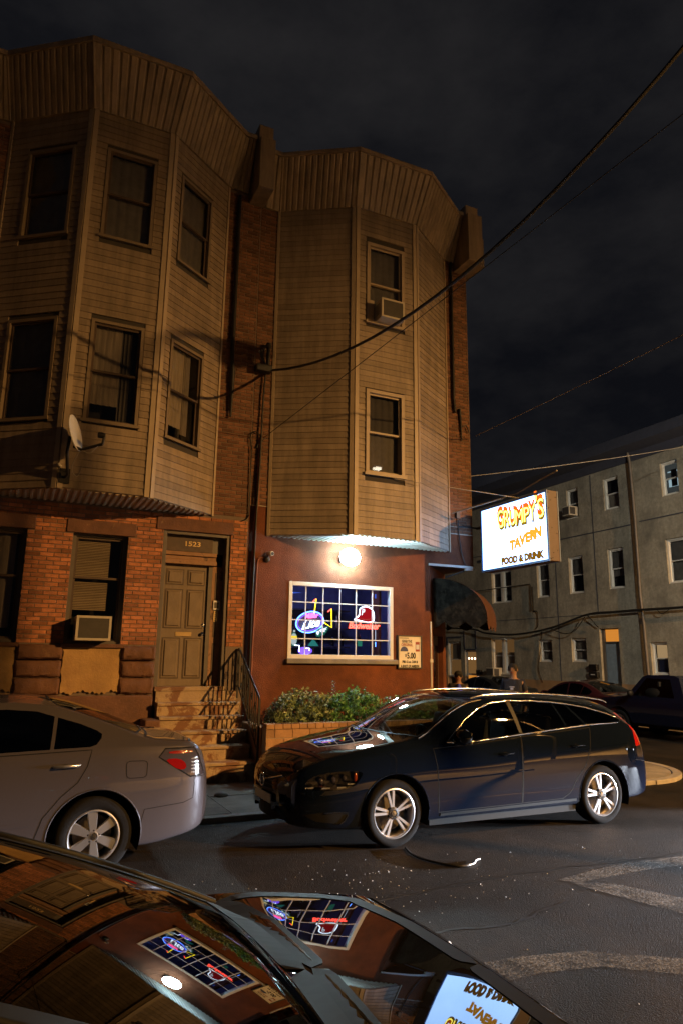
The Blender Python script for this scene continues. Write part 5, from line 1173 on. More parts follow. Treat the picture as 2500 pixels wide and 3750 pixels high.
class Car:
    def __init__(s, c):
        s.c = c; s.f = {k: pchip(c[k]) for k in ('hw', 'zb', 'belt', 'rz', 'ry', 'zc')}
        s.x0, s.x1 = c['hw'][0][0], c['hw'][-1][0]; s.bin = c.get('bin', .05)
    def section(s, x):
        W, zb, zs, rz, ry, zc = (float(s.f[k](x)) for k in ('hw', 'zb', 'belt', 'rz', 'ry', 'zc'))
        ry = min(ry, W - s.bin - .01); h = zs - zb
        side = [(W * .86, zb), (W - .035, zb + .02), (W - .012, zb + .14 * h), (W, zb + .42 * h), (W - .004, zb + .60 * h), (W - .016, zb + .80 * h), (W - .032, zb + .93 * h), (W - s.bin, zs)]
        return side, (ry, rz), zc
    def ring(s, x):
        side, (ry, rz), zc = s.section(x)
        t = np.arange(len(side)); fy = pchip(list(zip(t, [p[0] for p in side]))); fz = pchip(list(zip(t, [p[1] for p in side])))
        out = [(float(fy(u)), float(fz(u))) for u in np.linspace(0, len(side) - 1, 30)]
        y5, z5 = out[-1]
        for k in range(1, 13):
            u = k / 12; bul = .016 * math.sin(math.pi * u) * min(1, abs(rz - z5) * 3); out.append((y5 + (ry - y5) * u + bul, z5 + (rz - z5) * u))
        for k in range(1, 15):
            u = 1 - k / 14; out.append((ry * u, zc - (zc - rz) * u * u))
        return out
    def y_at(s, x, z):
        R = s.ring(x)[1:43]
        for (y0, z0), (y1, z1) in zip(R, R[1:]):
            if z0 <= z <= z1: return y0 + (y1 - y0) * (z - z0) / max(1e-6, z1 - z0)
        return R[-1][0] if z > R[-1][1] else R[0][0]
    def top_at(s, x, y):
        _, (ry, rz), zc = s.section(x); u = min(1, abs(y) / ry); return zc - (zc - rz) * u * u
    def shell(s):
        n = 150; k = np.linspace(0, 1, n); ease = k + .0 * k
        xs = sorted(set(list(np.round(s.x0 + (s.x1 - s.x0) * ease, 4)) + [round(s.x0 + d, 4) for d in (.005, .015, .03, .05)] + [round(s.x1 - d, 4) for d in (.005, .015, .03, .05)]))
        bm = bmesh.new(); rows = []
        for x in xs: rows.append([bm.verts.new((x, -y, z)) for y, z in s.ring(x)])
        for a, b in zip(rows, rows[1:]):
            for i in range(len(a) - 1): bm.faces.new((a[i], a[i + 1], b[i + 1], b[i]))
        for r, rev in ((rows[0], 0), (rows[-1], 1)):
            base = bm.verts.new((r[0].co.x, 0, r[0].co.z)); lp = r + [base]; bm.faces.new(lp if rev else lp[::-1])
        bm.normal_update(); return bm
def cut(bm, poly, ax, test=None):
    """split the shell along a projected outline; ax = (0,2) side view or (0,1) plan view"""
    i, j = ax; n = len(poly); e = .02
    for k in range(n):
        a, b = poly[k], poly[(k + 1) % n]
        lo = (min(a[0], b[0]) - e, min(a[1], b[1]) - e); hi = (max(a[0], b[0]) + e, max(a[1], b[1]) + e); fs = []
        for f in bm.faces:
            vx = [v.co[i] for v in f.verts]; vz = [v.co[j] for v in f.verts]
            if max(vx) < lo[0] or min(vx) > hi[0] or max(vz) < lo[1] or min(vz) > hi[1]: continue
            if test and not test(f.calc_center_median()): continue
            fs.append(f)
        if not fs: continue
        no = [0, 0, 0]; no[i] = b[1] - a[1]; no[j] = -(b[0] - a[0]); co = [0, 0, 0]; co[i] = a[0]; co[j] = a[1]
        if abs(no[i]) + abs(no[j]) < 1e-9: continue
        es = {x for f in fs for x in f.edges}; vs = {v for f in fs for v in f.verts}
        bmesh.ops.bisect_plane(bm, geom=list(vs) + list(es) + fs, dist=1e-5, plane_co=co, plane_no=no)
    out = []
    for f in bm.faces:
        c = f.calc_center_median()
        if (not test or test(c)) and inside(poly, c[i], c[j]): out.append(f)
    return out
def take(bm, faces):
    idx = {}; vs = []; fs = []
    for f in faces:
        q = []
        for v in f.verts:
            if v not in idx: idx[v] = len(vs); vs.append(tuple(v.co))
            q.append(idx[v])
        fs.append(tuple(q))
    bmesh.ops.delete(bm, geom=faces, context='FACES'); return vs, fs
def mirror(vs, fs): return [(x, -y, z) for x, y, z in vs], [q[::-1] for q in fs]
def paint(name, c, metal=.65, rough=.34, coat=1.0, flake=.25, spec=.15):
    m, t = newmat(name); out = t.nodes.new('ShaderNodeOutputMaterial'); b = t.nodes.new('ShaderNodeBsdfPrincipled'); t.links.new(b.outputs[0], out.inputs[0])
    n = noise(t, 900, 2, .5); r = ramp(t, n.outputs['Fac'], [(.3, [x * (1 - flake) for x in c]), (.7, [x * (1 + flake) for x in c])]); t.links.new(r.outputs[0], b.inputs['Base Color'])
    b.inputs['Specular IOR Level'].default_value = spec
    b.inputs['Metallic'].default_value = metal; b.inputs['Roughness'].default_value = rough; b.inputs['Coat Weight'].default_value = coat; b.inputs['Coat IOR'].default_value = 1.55
    nd = noise(t, 7, 5, .6); rr = ramp(t, nd.outputs['Fac'], [(.45, (.006,) * 3), (.8, (.035,) * 3)]); t.links.new(rr.outputs[0], b.inputs['Coat Roughness'])
mat('tyre', (.010, .0098, .0098), .9, var=.25, vscale=20, bump=.15, spec=.12)
mat('rim_alloy', (.70, .70, .72), .30, metal=.9, var=.06)
mat('rim_dark', (.05, .05, .052), .4, metal=.6, var=.1)
mat('brake', (.22, .20, .19), .4, metal=.9, var=.2)
mat('black_trim', (.010, .010, .010), .55, var=.1, spec=.2)
mat('gap', (.002, .002, .002), 1, var=0)
mat('under', (.008, .008, .008), .95, var=.1)
mat('seat_cloth', (.045, .045, .05), .85, var=.2)
mat('lamp_red', (.38, .008, .006), .12, var=.05, coat=1)
mat('lamp_red_dark', (.20, .004, .004), .12, var=.1, coat=1)
mat('lamp_orange', (.30, .05, .008), .15, var=.05, coat=1)
mat('lamp_clear', (.55, .56, .58), .12, metal=.7, var=.1, coat=1)
mat('lamp_smoke', (.05, .045, .055), .10, var=.3, coat=1)
mat('plate_white', (.55, .55, .50), .5, var=.1)
def wheel(root, x, y, zc, R, rr, kind, sgn):
    """sgn -1: outer face looks to -y"""
    w_ = thing('wheel', (0, 0, 0), None, None); 
    bpy.data.objects.remove(w_)
    ty = MB(); ax = (0, sgn, 0); o = (x, y - sgn * .215, zc)
    ty.lathe([(rr - .004, .0), (rr + .02, -.004), (R - .035, .0), (R - .008, .018), (R, .045), (R, .17), (R - .010, .198), (R - .032, .212), (rr + .035, .217), (rr + .012, .212), (rr - .002, .204)], o, ax, 56, False)
    tyo = ty.build('wheel', 'tyre', root, 40)
    rb = MB(); rb.lathe([(rr - .002, .02), (rr - .004, .19), (rr, .206), (rr - .010, .209), (rr - .020, .198), (rr - .028, .15), (rr - .035, .02)], o, ax, 56, False); rb.build('rim', 'rim_alloy', tyo, 40)
    bk = MB(); bk.lathe([(0, .06), (rr - .06, .06), (rr - .06, .085), (0, .09)], o, ax, 40); bk.build('brake_disc', 'brake', tyo, 40)
    bb = MB(); bb.lathe([(rr - .03, .03), (rr - .03, .035), (0, .036)], o, ax, 40); bb.build('well', 'under', tyo)
    def spoke(a0, wr, wh, ro, ri, h0, h1, d=.02):
        ca, sa = math.cos(a0), math.sin(a0); m = MB(); P_ = []
        for (r_, w, h) in ((ri, wh, h0), (ro, wr, h1)):
            for (t_, dh) in ((-w, -d), (-w * .8, 0), (w * .8, 0), (w, -d)):
                px_, pz_ = r_ * ca - t_ * sa, r_ * sa + t_ * ca; P_.append((x + px_, y - sgn * (.215 - h - dh), zc + pz_))
        m.add(P_, [(0, 1, 5, 4), (1, 2, 6, 5), (2, 3, 7, 6), (0, 4, 7, 3)] ); return m
    if kind == 'twin':
        for k in range(5):
            a = math.pi / 2 + .16 + 2 * math.pi * k / 5
            for d_ in (-1, 1):
                m = spoke(a + d_ * .15, .017, .013, rr - .012, .050, .185, .192); m.build('spoke', 'rim_alloy', tyo)
            m = spoke(a, .022, .010, rr - .05, .06, .150, .150, .01); m.build('spoke_web', 'rim_dark', tyo)
    else:
        for k in range(6):
            m = spoke(math.pi / 2 + .10 + 2 * math.pi * k / 6, .050, .030, rr - .012, .040, .196, .190); m.build('spoke', 'rim_alloy', tyo)
    m = MB(); m.lathe([(.062, .15), (.060, .192), (.036, .198), (.034, .190), (0, .190)], o, ax, 24); m.build('hub', 'rim_alloy' if kind != 'twin' else 'rim_dark', tyo, 30)
    m = MB(); m.lathe([(.028, .190), (.026, .198), (0, .200)], o, ax, 20); m.build('hub_cap', 'chrome', tyo, 30)
    for k in range(5):
        a = 2 * math.pi * k / 5 + .3; m = MB(); m.lathe([(.009, .185), (.009, .196), (0, .197)], (x + .047 * math.cos(a), o[1], zc + .047 * math.sin(a)), ax, 8); m.build('lug_nut', 'rim_dark' if kind != 'twin' else 'chrome', tyo)
    return tyo
def ribbon(car, pts, w, off, closed=True):
    """thin strip lying on the flank along a side-view path"""
    m = MB(); n = len(pts); L_ = []; Rr = []
    for i in range(n):
        a, b = pts[(i - 1) % n] if (closed or i) else pts[0], pts[(i + 1) % n] if (closed or i < n - 1) else pts[-1]
        dx, dz = b[0] - a[0], b[1] - a[1]; l = math.hypot(dx, dz) or 1; nx, nz = -dz / l * w / 2, dx / l * w / 2; x, z = pts[i]
        for lst, sg in ((L_, 1), (Rr, -1)): lst.append((x + sg * nx, -(car.y_at(x + sg * nx, z + sg * nz) + off), z + sg * nz))
    k = n if closed else n - 1
    ok = [car.x0 + .06 < x < car.x1 - .04 and z > float(car.f['zb'](x)) + .02 for x, z in pts]
    m.add(L_ + Rr, [(i, (i + 1) % n, n + (i + 1) % n, n + i) for i in range(k) if ok[i] and ok[(i + 1) % n]]); return m
def flank_tube(car, pts, r, off, closed=False):
    m = MB(); m.tube([(x, -(car.y_at(x, z) + off), z) for x, z in pts], r, 6, closed=closed); return m
def dens(P, step=.05, closed=True):
    out = []; n = len(P)
    for i in range(n if closed else n - 1):
        a, b = P[i], P[(i + 1) % n]; k = max(1, int(math.hypot(b[0] - a[0], b[1] - a[1]) / step))
        out += [(a[0] + (b[0] - a[0]) * t / k, a[1] + (b[1] - a[1]) * t / k) for t in range(k)]
    if not closed: out.append(P[-1])
    return out
def arch_poly(cx, cz, r):
    return [(cx + r * math.cos(a), cz + r * math.sin(a)) for a in np.linspace(-.45, math.pi + .45, 40)] + [(cx - r * .95, -.3), (cx + r * .95, -.3)]
def build_car(name, cfg, loc, rz, label, cat='car', group=None, both=True):
    car = Car(cfg); root = thing(name, loc, label, cat, group, rz, local=True)
    bm = car.shell(); side = lambda c: c.y < -.25
    P = cfg['paint']
    def emit_part(nm, fs, m, sm=50, par=None, gapw=0, poly=None):
        vs, f2 = take(bm, fs)
        if not vs: return None
        o = MB(); o.add(vs, f2); ob = o.build(nm, m, par or root, sm)
        o2 = MB(); o2.add(*mirror(vs, f2)); o2.build(nm, m, par or root, sm)
        if gapw:
            for mir in (0, 1):
                r_ = ribbon(car, dens(poly, .04), gapw, .0015)
                if mir: v2, f2_ = mirror(r_.v, r_.f); r_ = MB(); r_.add(v2, f2_)
                r_.build('panel_gap', 'gap', ob)
        return ob
    for (cx, cz, R, *_r) in cfg['wheels']:
        fs = cut(bm, arch_poly(cx, cz, cfg['arch']), (0, 2), side); bmesh.ops.delete(bm, geom=fs, context='FACES')
    for (nm, poly, m, rnd, gw) in cfg['side_parts']:
        pl = chaikin(poly, rnd) if rnd else poly
        fs = cut(bm, pl, (0, 2), side); emit_part(nm, fs, m if m != 'PAINT' else P, 50, None, gw, pl)
    for (nm, poly, m) in cfg['top_parts']:
        pl = poly; fs = cut(bm, pl, (0, 1), lambda c: c.z > cfg.get('topz', .8)); vs, f2 = take(bm, fs)
        o = MB(); o.add(vs, f2); o.add(*mirror(vs, f2)); ob = o.build(nm, m if m != 'PAINT' else P, root)
        w = bmesh.new(); w.from_mesh(ob.data); bmesh.ops.remove_doubles(w, verts=w.verts, dist=1e-4); w.to_mesh(ob.data); w.free(); ob.data.shade_smooth()
        # dark seal round the part
        if gwid := cfg.get('seal', .012):
            half = dens([p for p in poly if p[1] <= 1e-6], .05, False) if False else dens(poly, .05)
            for sg in (1, -1):
                s_ = MB(); n = len(half); A = []; B = []
                for i in range(n):
                    a, b = half[i - 1], half[(i + 1) % n]; dx, dy = b[0] - a[0], b[1] - a[1]; l = math.hypot(dx, dy) or 1; nx, ny = -dy / l * gwid, dx / l * gwid; x, y = half[i]
                    for lst, k in ((A, 1), (B, -1)):
                        X, Y = x + nx * k, min(0, y + ny * k); lst.append((X, Y * sg, car.top_at(X, Y) + .0025))
                keep = [i for i in range(n) if not (abs(half[i][1]) < 1e-6 and abs(half[(i + 1) % n][1]) < 1e-6)]
                s_.add(A + B, [(i, (i + 1) % n, n + (i + 1) % n, n + i) for i in keep]); s_.build('seal', 'black_trim', ob)
    vs = [tuple(v.co) for v in bm.verts]; bm.verts.index_update(); fs = [tuple(v.index for v in f.verts) for f in bm.faces]; bm.free()
    o = MB(); o.add(vs, fs); o.add(*mirror(vs, fs)); body = o.build('body', P, root)
    w = bmesh.new(); w.from_mesh(body.data); bmesh.ops.remove_doubles(w, verts=w.verts, dist=1e-4); bmesh.ops.recalc_face_normals(w, faces=w.faces); w.to_mesh(body.data); w.free(); body.data.shade_smooth(); body.data.set_sharp_from_angle(angle=rad(42))
    # arch lips, wheel wells, underbody, wheels
    for i, (cx, cz, R, rr) in enumerate(cfg['wheels']):
        W = float(car.f['hw'](cx)); A_ = cfg['arch']
        for sg in (-1, 1):
            we = MB(); n = 24; an = np.linspace(-.35, math.pi + .35, n)
            we.add([(cx + A_ * math.cos(a), sg * (W - .01), cz + A_ * math.sin(a)) for a in an] + [(cx + A_ * .97 * math.cos(a), sg * (W - .30), cz + A_ * .97 * math.sin(a)) for a in an] + [(cx, sg * (W - .30), cz)],
                   [(k, k + 1, n + k + 1, n + k) for k in range(n - 1)] + [(n + k, n + k + 1, 2 * n) for k in range(n - 1)]); we.build('wheel_well', 'under', root)
            lip = MB(); an2 = np.linspace(-.30, math.pi + .30, 30); lip.tube([(cx + (A_ + .004) * math.cos(a), sg * (car.y_at(cx + A_ * math.cos(a), max(.2, cz + A_ * math.sin(a))) - .004), cz + (A_ + .004) * math.sin(a)) for a in an2], .009, 6); lip.build('arch_lip', P, body, 60)
            wheel(root, cx, sg * (W - .035), cz, R, rr, cfg['rim'], sg)
    ub = MB(); fw, rw = cfg['wheels'][0], cfg['wheels'][1]
    Wm = float(car.f['hw']((fw[0] + rw[0]) / 2))
    ub.box(fw[0] + .42, rw[0] - .42, -Wm + .06, Wm - .06, .18, .30); ub.box(car.x0 + .35, rw[0] + .75, -Wm + .36, Wm - .36, .2, .32); ub.build('underbody', 'under', root)
    # cabin
    if cfg.get('cabin'):
        cx0, cx1, zf = cfg['cabin']; cb_ = MB(); cb_.box(cx0 - .1, cx1, -.72, .72, zf - .05, zf); cb_.box(cx0 - .25, cx0 + .25, -.70, .70, zf, .92); cb_.build('cabin_floor', 'seat_cloth', root)
        for xs_ in (cx0 + .85, cx0 + 1.75):
            for yy_ in (-.36, .36):
                st_ = MB(); st_.box(xs_ - .30, xs_ + .22, yy_ - .23, yy_ + .23, zf, zf + .28); st_.add([(xs_ + .12, yy_ - .22, zf + .25), (xs_ + .12, yy_ + .22, zf + .25), (xs_ + .27, yy_ + .20, zf + .85), (xs_ + .27, yy_ - .20, zf + .85), (xs_ + .26, yy_ - .22, zf + .25), (xs_ + .26, yy_ + .22, zf + .25), (xs_ + .36, yy_ + .20, zf + .85), (xs_ + .36, yy_ - .20, zf + .85)], [(0, 3, 2, 1), (4, 5, 6, 7), (0, 1, 5, 4), (1, 2, 6, 5), (2, 3, 7, 6), (3, 0, 4, 7)]); st_.box(xs_ + .26, xs_ + .35, yy_ - .12, yy_ + .12, zf + .87, zf + 1.03); st_.build('seat', 'seat_cloth', root, bev=.03)
        sw_ = MB(); sc0 = Vector((cx0 + .42, -.36, .97)); axx = Vector((.9, 0, .35)).normalized(); s1 = Vector((0, 1, 0)); s2 = axx.cross(s1); sw_.tube([sc0 + (s1 * math.cos(a) + s2 * math.sin(a)) * .18 for a in [2 * math.pi * i / 20 for i in range(20)]], .015, 6, closed=True); sw_.tube([sc0 - s1 * .17, sc0 + s1 * .17], .02, 6); sw_.build('steering_wheel', 'black_trim', root, 60)
    return car, root, body
def mir_build(m, nm, mt, root, sm=None, bev=0):
    o = m.build(nm, mt, root, sm, bev); v, f = mirror(m.v, m.f); q = MB(); q.add(v, f); q.build(nm, mt, root, sm, bev); return o
def handle(car, root, x, z, m, L_=.20):
    y = -(car.y_at(x, z)); h = MB(); h.tube([(x - L_ / 2, y + .005, z), (x - L_ / 2 + .02, y - .028, z + .002), (x + L_ / 2 - .02, y - .028, z + .008), (x + L_ / 2, y + .005, z + .008)], [.010, .014, .014, .010], 8); mir_build(h, 'door_handle', m, root, 60)
    h = MB(); h.ball((x - .01, y + .012, z - .006), (.055, .02, .03), 12, 8); mir_build(h, 'handle_recess', 'gap', root, 60)
def mirror_part(car, root, x, z, m):
    y = -(car.y_at(x, z - .08)) + .01
    h = MB(); h.ball((x, y - .12, z), (.085, .125, .085), 18, 12); v = [(a + (.04 if a > x else 0) * .6, b, c) for a, b, c in h.v]; h.v = [(min(a, x + .055), b, c) for a, b, c in v]; mir_build(h, 'side_mirror', m, root, 50)
    h = MB(); h.tube([(x - .01, y + .02, z - .06), (x - .01, y - .06, z - .05)], .028, 8); mir_build(h, 'mirror_arm', 'black_trim', root, 60)
    h = MB(); h.box(x + .0555, x + .058, y - .22, y - .03, z - .055, z + .055); mir_build(h, 'mirror_glass', 'chrome', root)

# --- dark blue estate car
paint('paint_blue', (.0034, .0062, .0150), .0, .45, spec=0)
paint('paint_silver', (.072, .066, .075), .25, .34, spec=.1)
paint('paint_black', (.004, .004, .004), .0, .4, spec=0)
paint('paint_maroon', (.055, .012, .014), .5, .3)
paint('paint_darkgrey', (.018, .020, .022), .5, .3)
paint('paint_navy', (.004, .007, .020), .1, .4)
VX = 2.62
def sh(P, d): return [(x - d, z) for x, z in P]
VX0 = 5.05
est = dict(paint='paint_blue', arch=.388, rim='twin', topz=.85, seal=.010, cabin=(3.95 - VX0, 6.3 - VX0, .36),
  hw=[(2.60, .40), (2.64, .56), (2.72, .68), (2.85, .765), (3.05, .83), (3.35, .875), (3.8, .892), (4.6, .895), (6.3, .895), (6.75, .882), (7.05, .852), (7.25, .80), (7.38, .73), (7.46, .62), (7.48, .52)],
  zb=[(2.60, .33), (2.66, .25), (2.9, .215), (3.3, .205), (4.2, .225), (6.1, .24), (6.6, .245), (7.0, .25), (7.3, .27), (7.48, .36)],
  belt=[(2.60, .56), (2.66, .66), (2.78, .745), (3.0, .82), (3.3, .885), (3.7, .935), (4.1, .965), (4.73, .99), (5.37, 1.045), (6.0, 1.095), (6.7, 1.135), (6.95, 1.14), (7.10, 1.09), (7.25, .98), (7.40, .80), (7.48, .60)],
  rz=[(2.60, .58), (2.66, .69), (2.78, .785), (3.0, .87), (3.4, .955), (3.75, 1.005), (3.98, 1.03), (4.12, 1.085), (4.3, 1.20), (4.5, 1.315), (4.75, 1.405), (5.05, 1.440), (5.5, 1.447), (6.0, 1.420), (6.45, 1.375), (6.8, 1.31), (6.98, 1.255), (7.12, 1.17), (7.25, 1.05), (7.40, .86), (7.48, .62)],
  ry=[(2.60, .34), (2.72, .58), (2.95, .70), (3.4, .76), (3.98, .775), (4.3, .745), (4.6, .715), (5.0, .70), (5.8, .69), (6.5, .675), (7.0, .655), (7.2, .64), (7.4, .58), (7.48, .45)],
  zc=[(2.60, .62), (2.64, .74), (2.72, .82), (2.85, .89), (3.1, .965), (3.45, 1.02), (3.70, 1.06), (3.82, 1.11), (4.05, 1.235), (4.3, 1.355), (4.55, 1.435), (4.85, 1.475), (5.3, 1.488), (5.9, 1.475), (6.4, 1.445), (6.85, 1.405), (7.08, 1.365), (7.14, 1.31), (7.25, 1.18), (7.36, 1.0), (7.43, .85), (7.48, .64)],
  wheels=[(3.69, .33, .330, .243), (6.52, .33, .330, .243)],
  side_parts=[], top_parts=[])
def shift(c, d):
    for k in ('hw', 'zb', 'belt', 'rz', 'ry', 'zc'): c[k] = [(x - d, v) for x, v in c[k]]
    c['wheels'] = [(w[0] - d, *w[1:]) for w in c['wheels']]
    c['side_parts'] = [(n, [(x - d, z) for x, z in p], m, r, g) for n, p, m, r, g in c['side_parts']]
    c['top_parts'] = [(n, [(x - d, y) for x, y in p], m) for n, p, m in c['top_parts']]
    return c
est['side_parts'] = [
  ('side_window', [(4.36, 1.005), (4.47, 1.10), (4.62, 1.215), (4.82, 1.325), (5.02, 1.385), (5.235, 1.405), (5.32, 1.066), (4.73, 1.012)], 'car_glass', 0, 0),
  ('side_window', [(5.30, 1.405), (5.6, 1.40), (5.90, 1.382), (6.01, 1.117), (5.37, 1.068)], 'car_glass', 0, 0),
  ('quarter_window', [(5.93, 1.378), (6.10, 1.362), (6.30, 1.140), (6.04, 1.120)], 'car_glass_dark', 0, 0),
  ('quarter_window', [(6.14, 1.358), (6.45, 1.312), (6.72, 1.245), (6.90, 1.188), (6.91, 1.165), (6.86, 1.155), (6.34, 1.142)], 'car_glass', 0, 0),
  ('door_pillar', [(5.238, 1.405), (5.297, 1.405), (5.367, 1.066), (5.323, 1.064)], 'black_trim', 0, 0),
  ('door', [(4.16, .945), (4.19, .76), (4.20, .31), (5.29, .325), (5.315, .81), (5.325, 1.025), (4.73, .975)], 'PAINT', 0, .010),
  ('door', [(5.335, 1.027), (5.325, .81), (5.30, .325), (5.88, .335), (6.0, .40), (6.10, .55), (6.24, .68), (6.33, .86), (6.37, 1.10), (6.0, 1.075)], 'PAINT', 0, .010),
  ('headlight', [(2.75, .63), (2.80, .70), (2.92, .745), (3.10, .765), (3.33, .762), (3.29, .68), (3.20, .605), (2.98, .585), (2.80, .59)], 'lamp_lens', 1, 0),
  ('taillight', [(6.93, 1.245), (6.97, 1.255), (7.16, 1.06), (7.245, 1.02), (7.27, .86), (7.14, .855), (7.12, 1.04)], 'lamp_red', 0, 0),
  ('fog_recess', [(2.74, .36), (2.86, .30), (3.10, .27), (3.17, .375), (2.92, .385)], 'black_trim', 0, 0),
]
est['top_parts'] = [('windshield', [(3.76, 1e-7), (3.78, -.30), (3.86, -.55), (4.03, -.735), (4.16, -.73), (4.40, -.69), (4.70, -.645), (4.66, -.3), (4.62, 1e-7)], 'windshield_glass'),
                    ('rear_window', [(7.12, 1e-7), (7.12, -.48), (7.29, -.50), (7.30, 1e-7)], 'car_glass_dark')]
shift(est, VX0)
car, est_root, body = build_car('estate_car', est, (VX0, 7.43, 0), 0, 'dark blue estate car with chrome window trim parked outside the tavern')
R_ = est_root
d_ = VX0
up = [(x - d_, z) for x, z in [(4.34, 1.0), (4.47, 1.112), (4.62, 1.227), (4.82, 1.337), (5.02, 1.397), (5.235, 1.417), (5.6, 1.412), (5.9, 1.394), (6.15, 1.368), (6.45, 1.322), (6.73, 1.255), (6.91, 1.195), (6.935, 1.165), (6.88, 1.146), (6.36, 1.13), (6.0, 1.103), (5.37, 1.054), (4.73, 1.0), (4.5, .99)]]
mir_build(flank_tube(car, dens(up, .06), .0085, .003, True), 'window_trim', 'chrome', R_, 60)
rr_ = [(x - d_, .655 - .04 * ((x - 5.7) / 1.3) ** 2 * 0, z) for x, z in [(4.78, 1.455), (4.95, 1.488), (5.4, 1.505), (5.9, 1.495), (6.4, 1.462), (6.75, 1.42), (6.85, 1.385)]]
m = MB(); m.tube(smooth_path([(a, -.665, c - .012) for a, b, c in rr_], 4), .013, 8); mir_build(m, 'roof_rail', 'chrome', R_, 60)
m = MB(); m.tube([(x - d_, -float(car.f['ry'](x - d_)) - .003, float(car.f['rz'](x - d_)) + .004) for x in np.linspace(4.02, 4.9, 16)], .006, 6); mir_build(m, 'pillar_trim', 'chrome', R_, 60)
handle(car, R_, 5.10 - d_, .855, 'paint_blue'); handle(car, R_, 6.13 - d_, .905, 'paint_blue'); mirror_part(car, R_, 4.46 - d_, 1.06, 'paint_blue')
mir_build(ribbon(car, dens([(4.22 - d_, .285), (6.08 - d_, .31)], .05, False), .03, .006, False), 'sill_strip', 'black_trim', R_)
mir_build(ribbon(car, dens([(7.10 - d_, .70), (7.40 - d_, .655)], .05, False), .008, .002, False), 'bumper_crease', 'gap', R_)
# headlamp internals and fog trim
hl = MB(); yh = lambda x, z, o=.06: -(car.y_at(x - d_, z) - o)
for (x, z, r) in ((2.92, .665, .034), (3.04, .675, .036), (3.15, .69, .028)): hl.ball((x - d_, yh(x, z), z), (r, r * .8, r), 12, 8)
mir_build(hl, 'headlight_reflector', 'lamp_smoke', R_, 60)
hl = MB()
for (x, z) in ((2.80, .60), (2.95, .60), (3.1, .605), (3.2, .635)): hl.box(x - d_ - .04, x - d_ + .05, yh(x, z, .05), yh(x, z, .02), z, z + .012)
mir_build(hl, 'headlight_trim', 'lamp_clear', R_); hl = MB(); hl.ball((3.255 - d_, yh(3.255, .70, .035), .70), (.022, .015, .045), 10, 8); mir_build(hl, 'indicator', 'lamp_orange', R_, 60)
hb = MB(); hb.add([(2.72 - d_, yh(2.76, .62, .11), .57), (3.33 - d_, yh(3.33, .62, .11), .57), (3.33 - d_, yh(3.33, .75, .11), .78), (2.72 - d_, yh(2.78, .72, .11), .76)], [(0, 1, 2, 3)]); mir_build(hb, 'headlight_backing', 'lamp_smoke', R_)
mir_build(flank_tube(car, [(2.93 - d_, .378), (3.04 - d_, .385), (3.16 - d_, .378)], .008, .004), 'fog_trim', 'chrome', R_, 60)
mir_build(flank_tube(car, [(3.165 - d_, .36), (3.13 - d_, .30), (3.09 - d_, .272)], .006, .004), 'fog_trim', 'chrome', R_, 60)
# grille on the nose
gx = lambda y: 2.60 - d_ + .10 * (abs(y) / .45) ** 2 - .012
g = MB(); n = 12
for (a, b) in ((.50, .70),):
    vs = []
    for i in range(n + 1):
        y = -.42 + .84 * i / n
        for z in (a, (a + b) / 2, b): vs.append((gx(y) - .012 + (z - .5) * .10, y, z))
    g.add(vs, [(i * 3 + k, i * 3 + k + 1, (i + 1) * 3 + k + 1, (i + 1) * 3 + k) for i in range(n) for k in range(2)])
g.build('grille', 'black_trim', R_, 60)
for z in (.53, .57, .61, .65):
    s_ = MB(); s_.tube([(gx(y) - .022 + (z - .5) * .10, y, z) for y in np.linspace(-.40, .40, 9)], .005, 6); s_.build('grille_bar', 'rim_dark', R_, 60)
s_ = MB(); s_.tube([(gx(.36) - .03, .38, .52), (gx(0) - .028, 0, .60), (gx(-.36) - .012, -.38, .685)], .009, 6); s_.build('grille_slash', 'chrome', R_, 60)
s_ = MB(); s_.tube([(gx(0) - .034, .062 * math.cos(a), .60 + .062 * math.sin(a)) for a in [2 * math.pi * i / 24 for i in range(24)]], .010, 8, closed=True); s_.build('badge_ring', 'chrome', R_, 60)
s_ = MB(); s_.box(gx(0) - .036, gx(0) - .02, -.045, .045, .585, .615); s_.build('badge_bar', 'ink_blue', R_)
s_ = MB(); s_.box(gx(0) - .03, gx(0) - .014, -.25, .25, .40, .485); s_.build('number_plate', 'plate_white', R_)
s_ = MB(); s_.add([(gx(y) - .006, y, z) for y in np.linspace(-.5, .5, 9) for z in (.26, .37)], [(2 * i, 2 * i + 1, 2 * i + 3, 2 * i + 2) for i in range(8)]); s_.build('lower_intake', 'black_trim', R_)
for dx, dz in ((0, 0),): s_ = MB(); s_.box(2.745 - d_, 2.90 - d_, -.79, -.74, .46, .47)
# windscreen wipers, antenna fin
s_ = MB(); s_.tube([(3.83 - d_, -.55, car.top_at(3.83 - d_, -.55) + .012), (4.02 - d_, -.02, car.top_at(4.0 - d_, 0) - .06)], .007, 6); s_.tube([(3.80 - d_, .05, car.top_at(3.80 - d_, .05) + .012), (3.95 - d_, .5, car.top_at(3.95 - d_, .5) + .012)], .007, 6); s_.build('wiper', 'black_trim', R_)

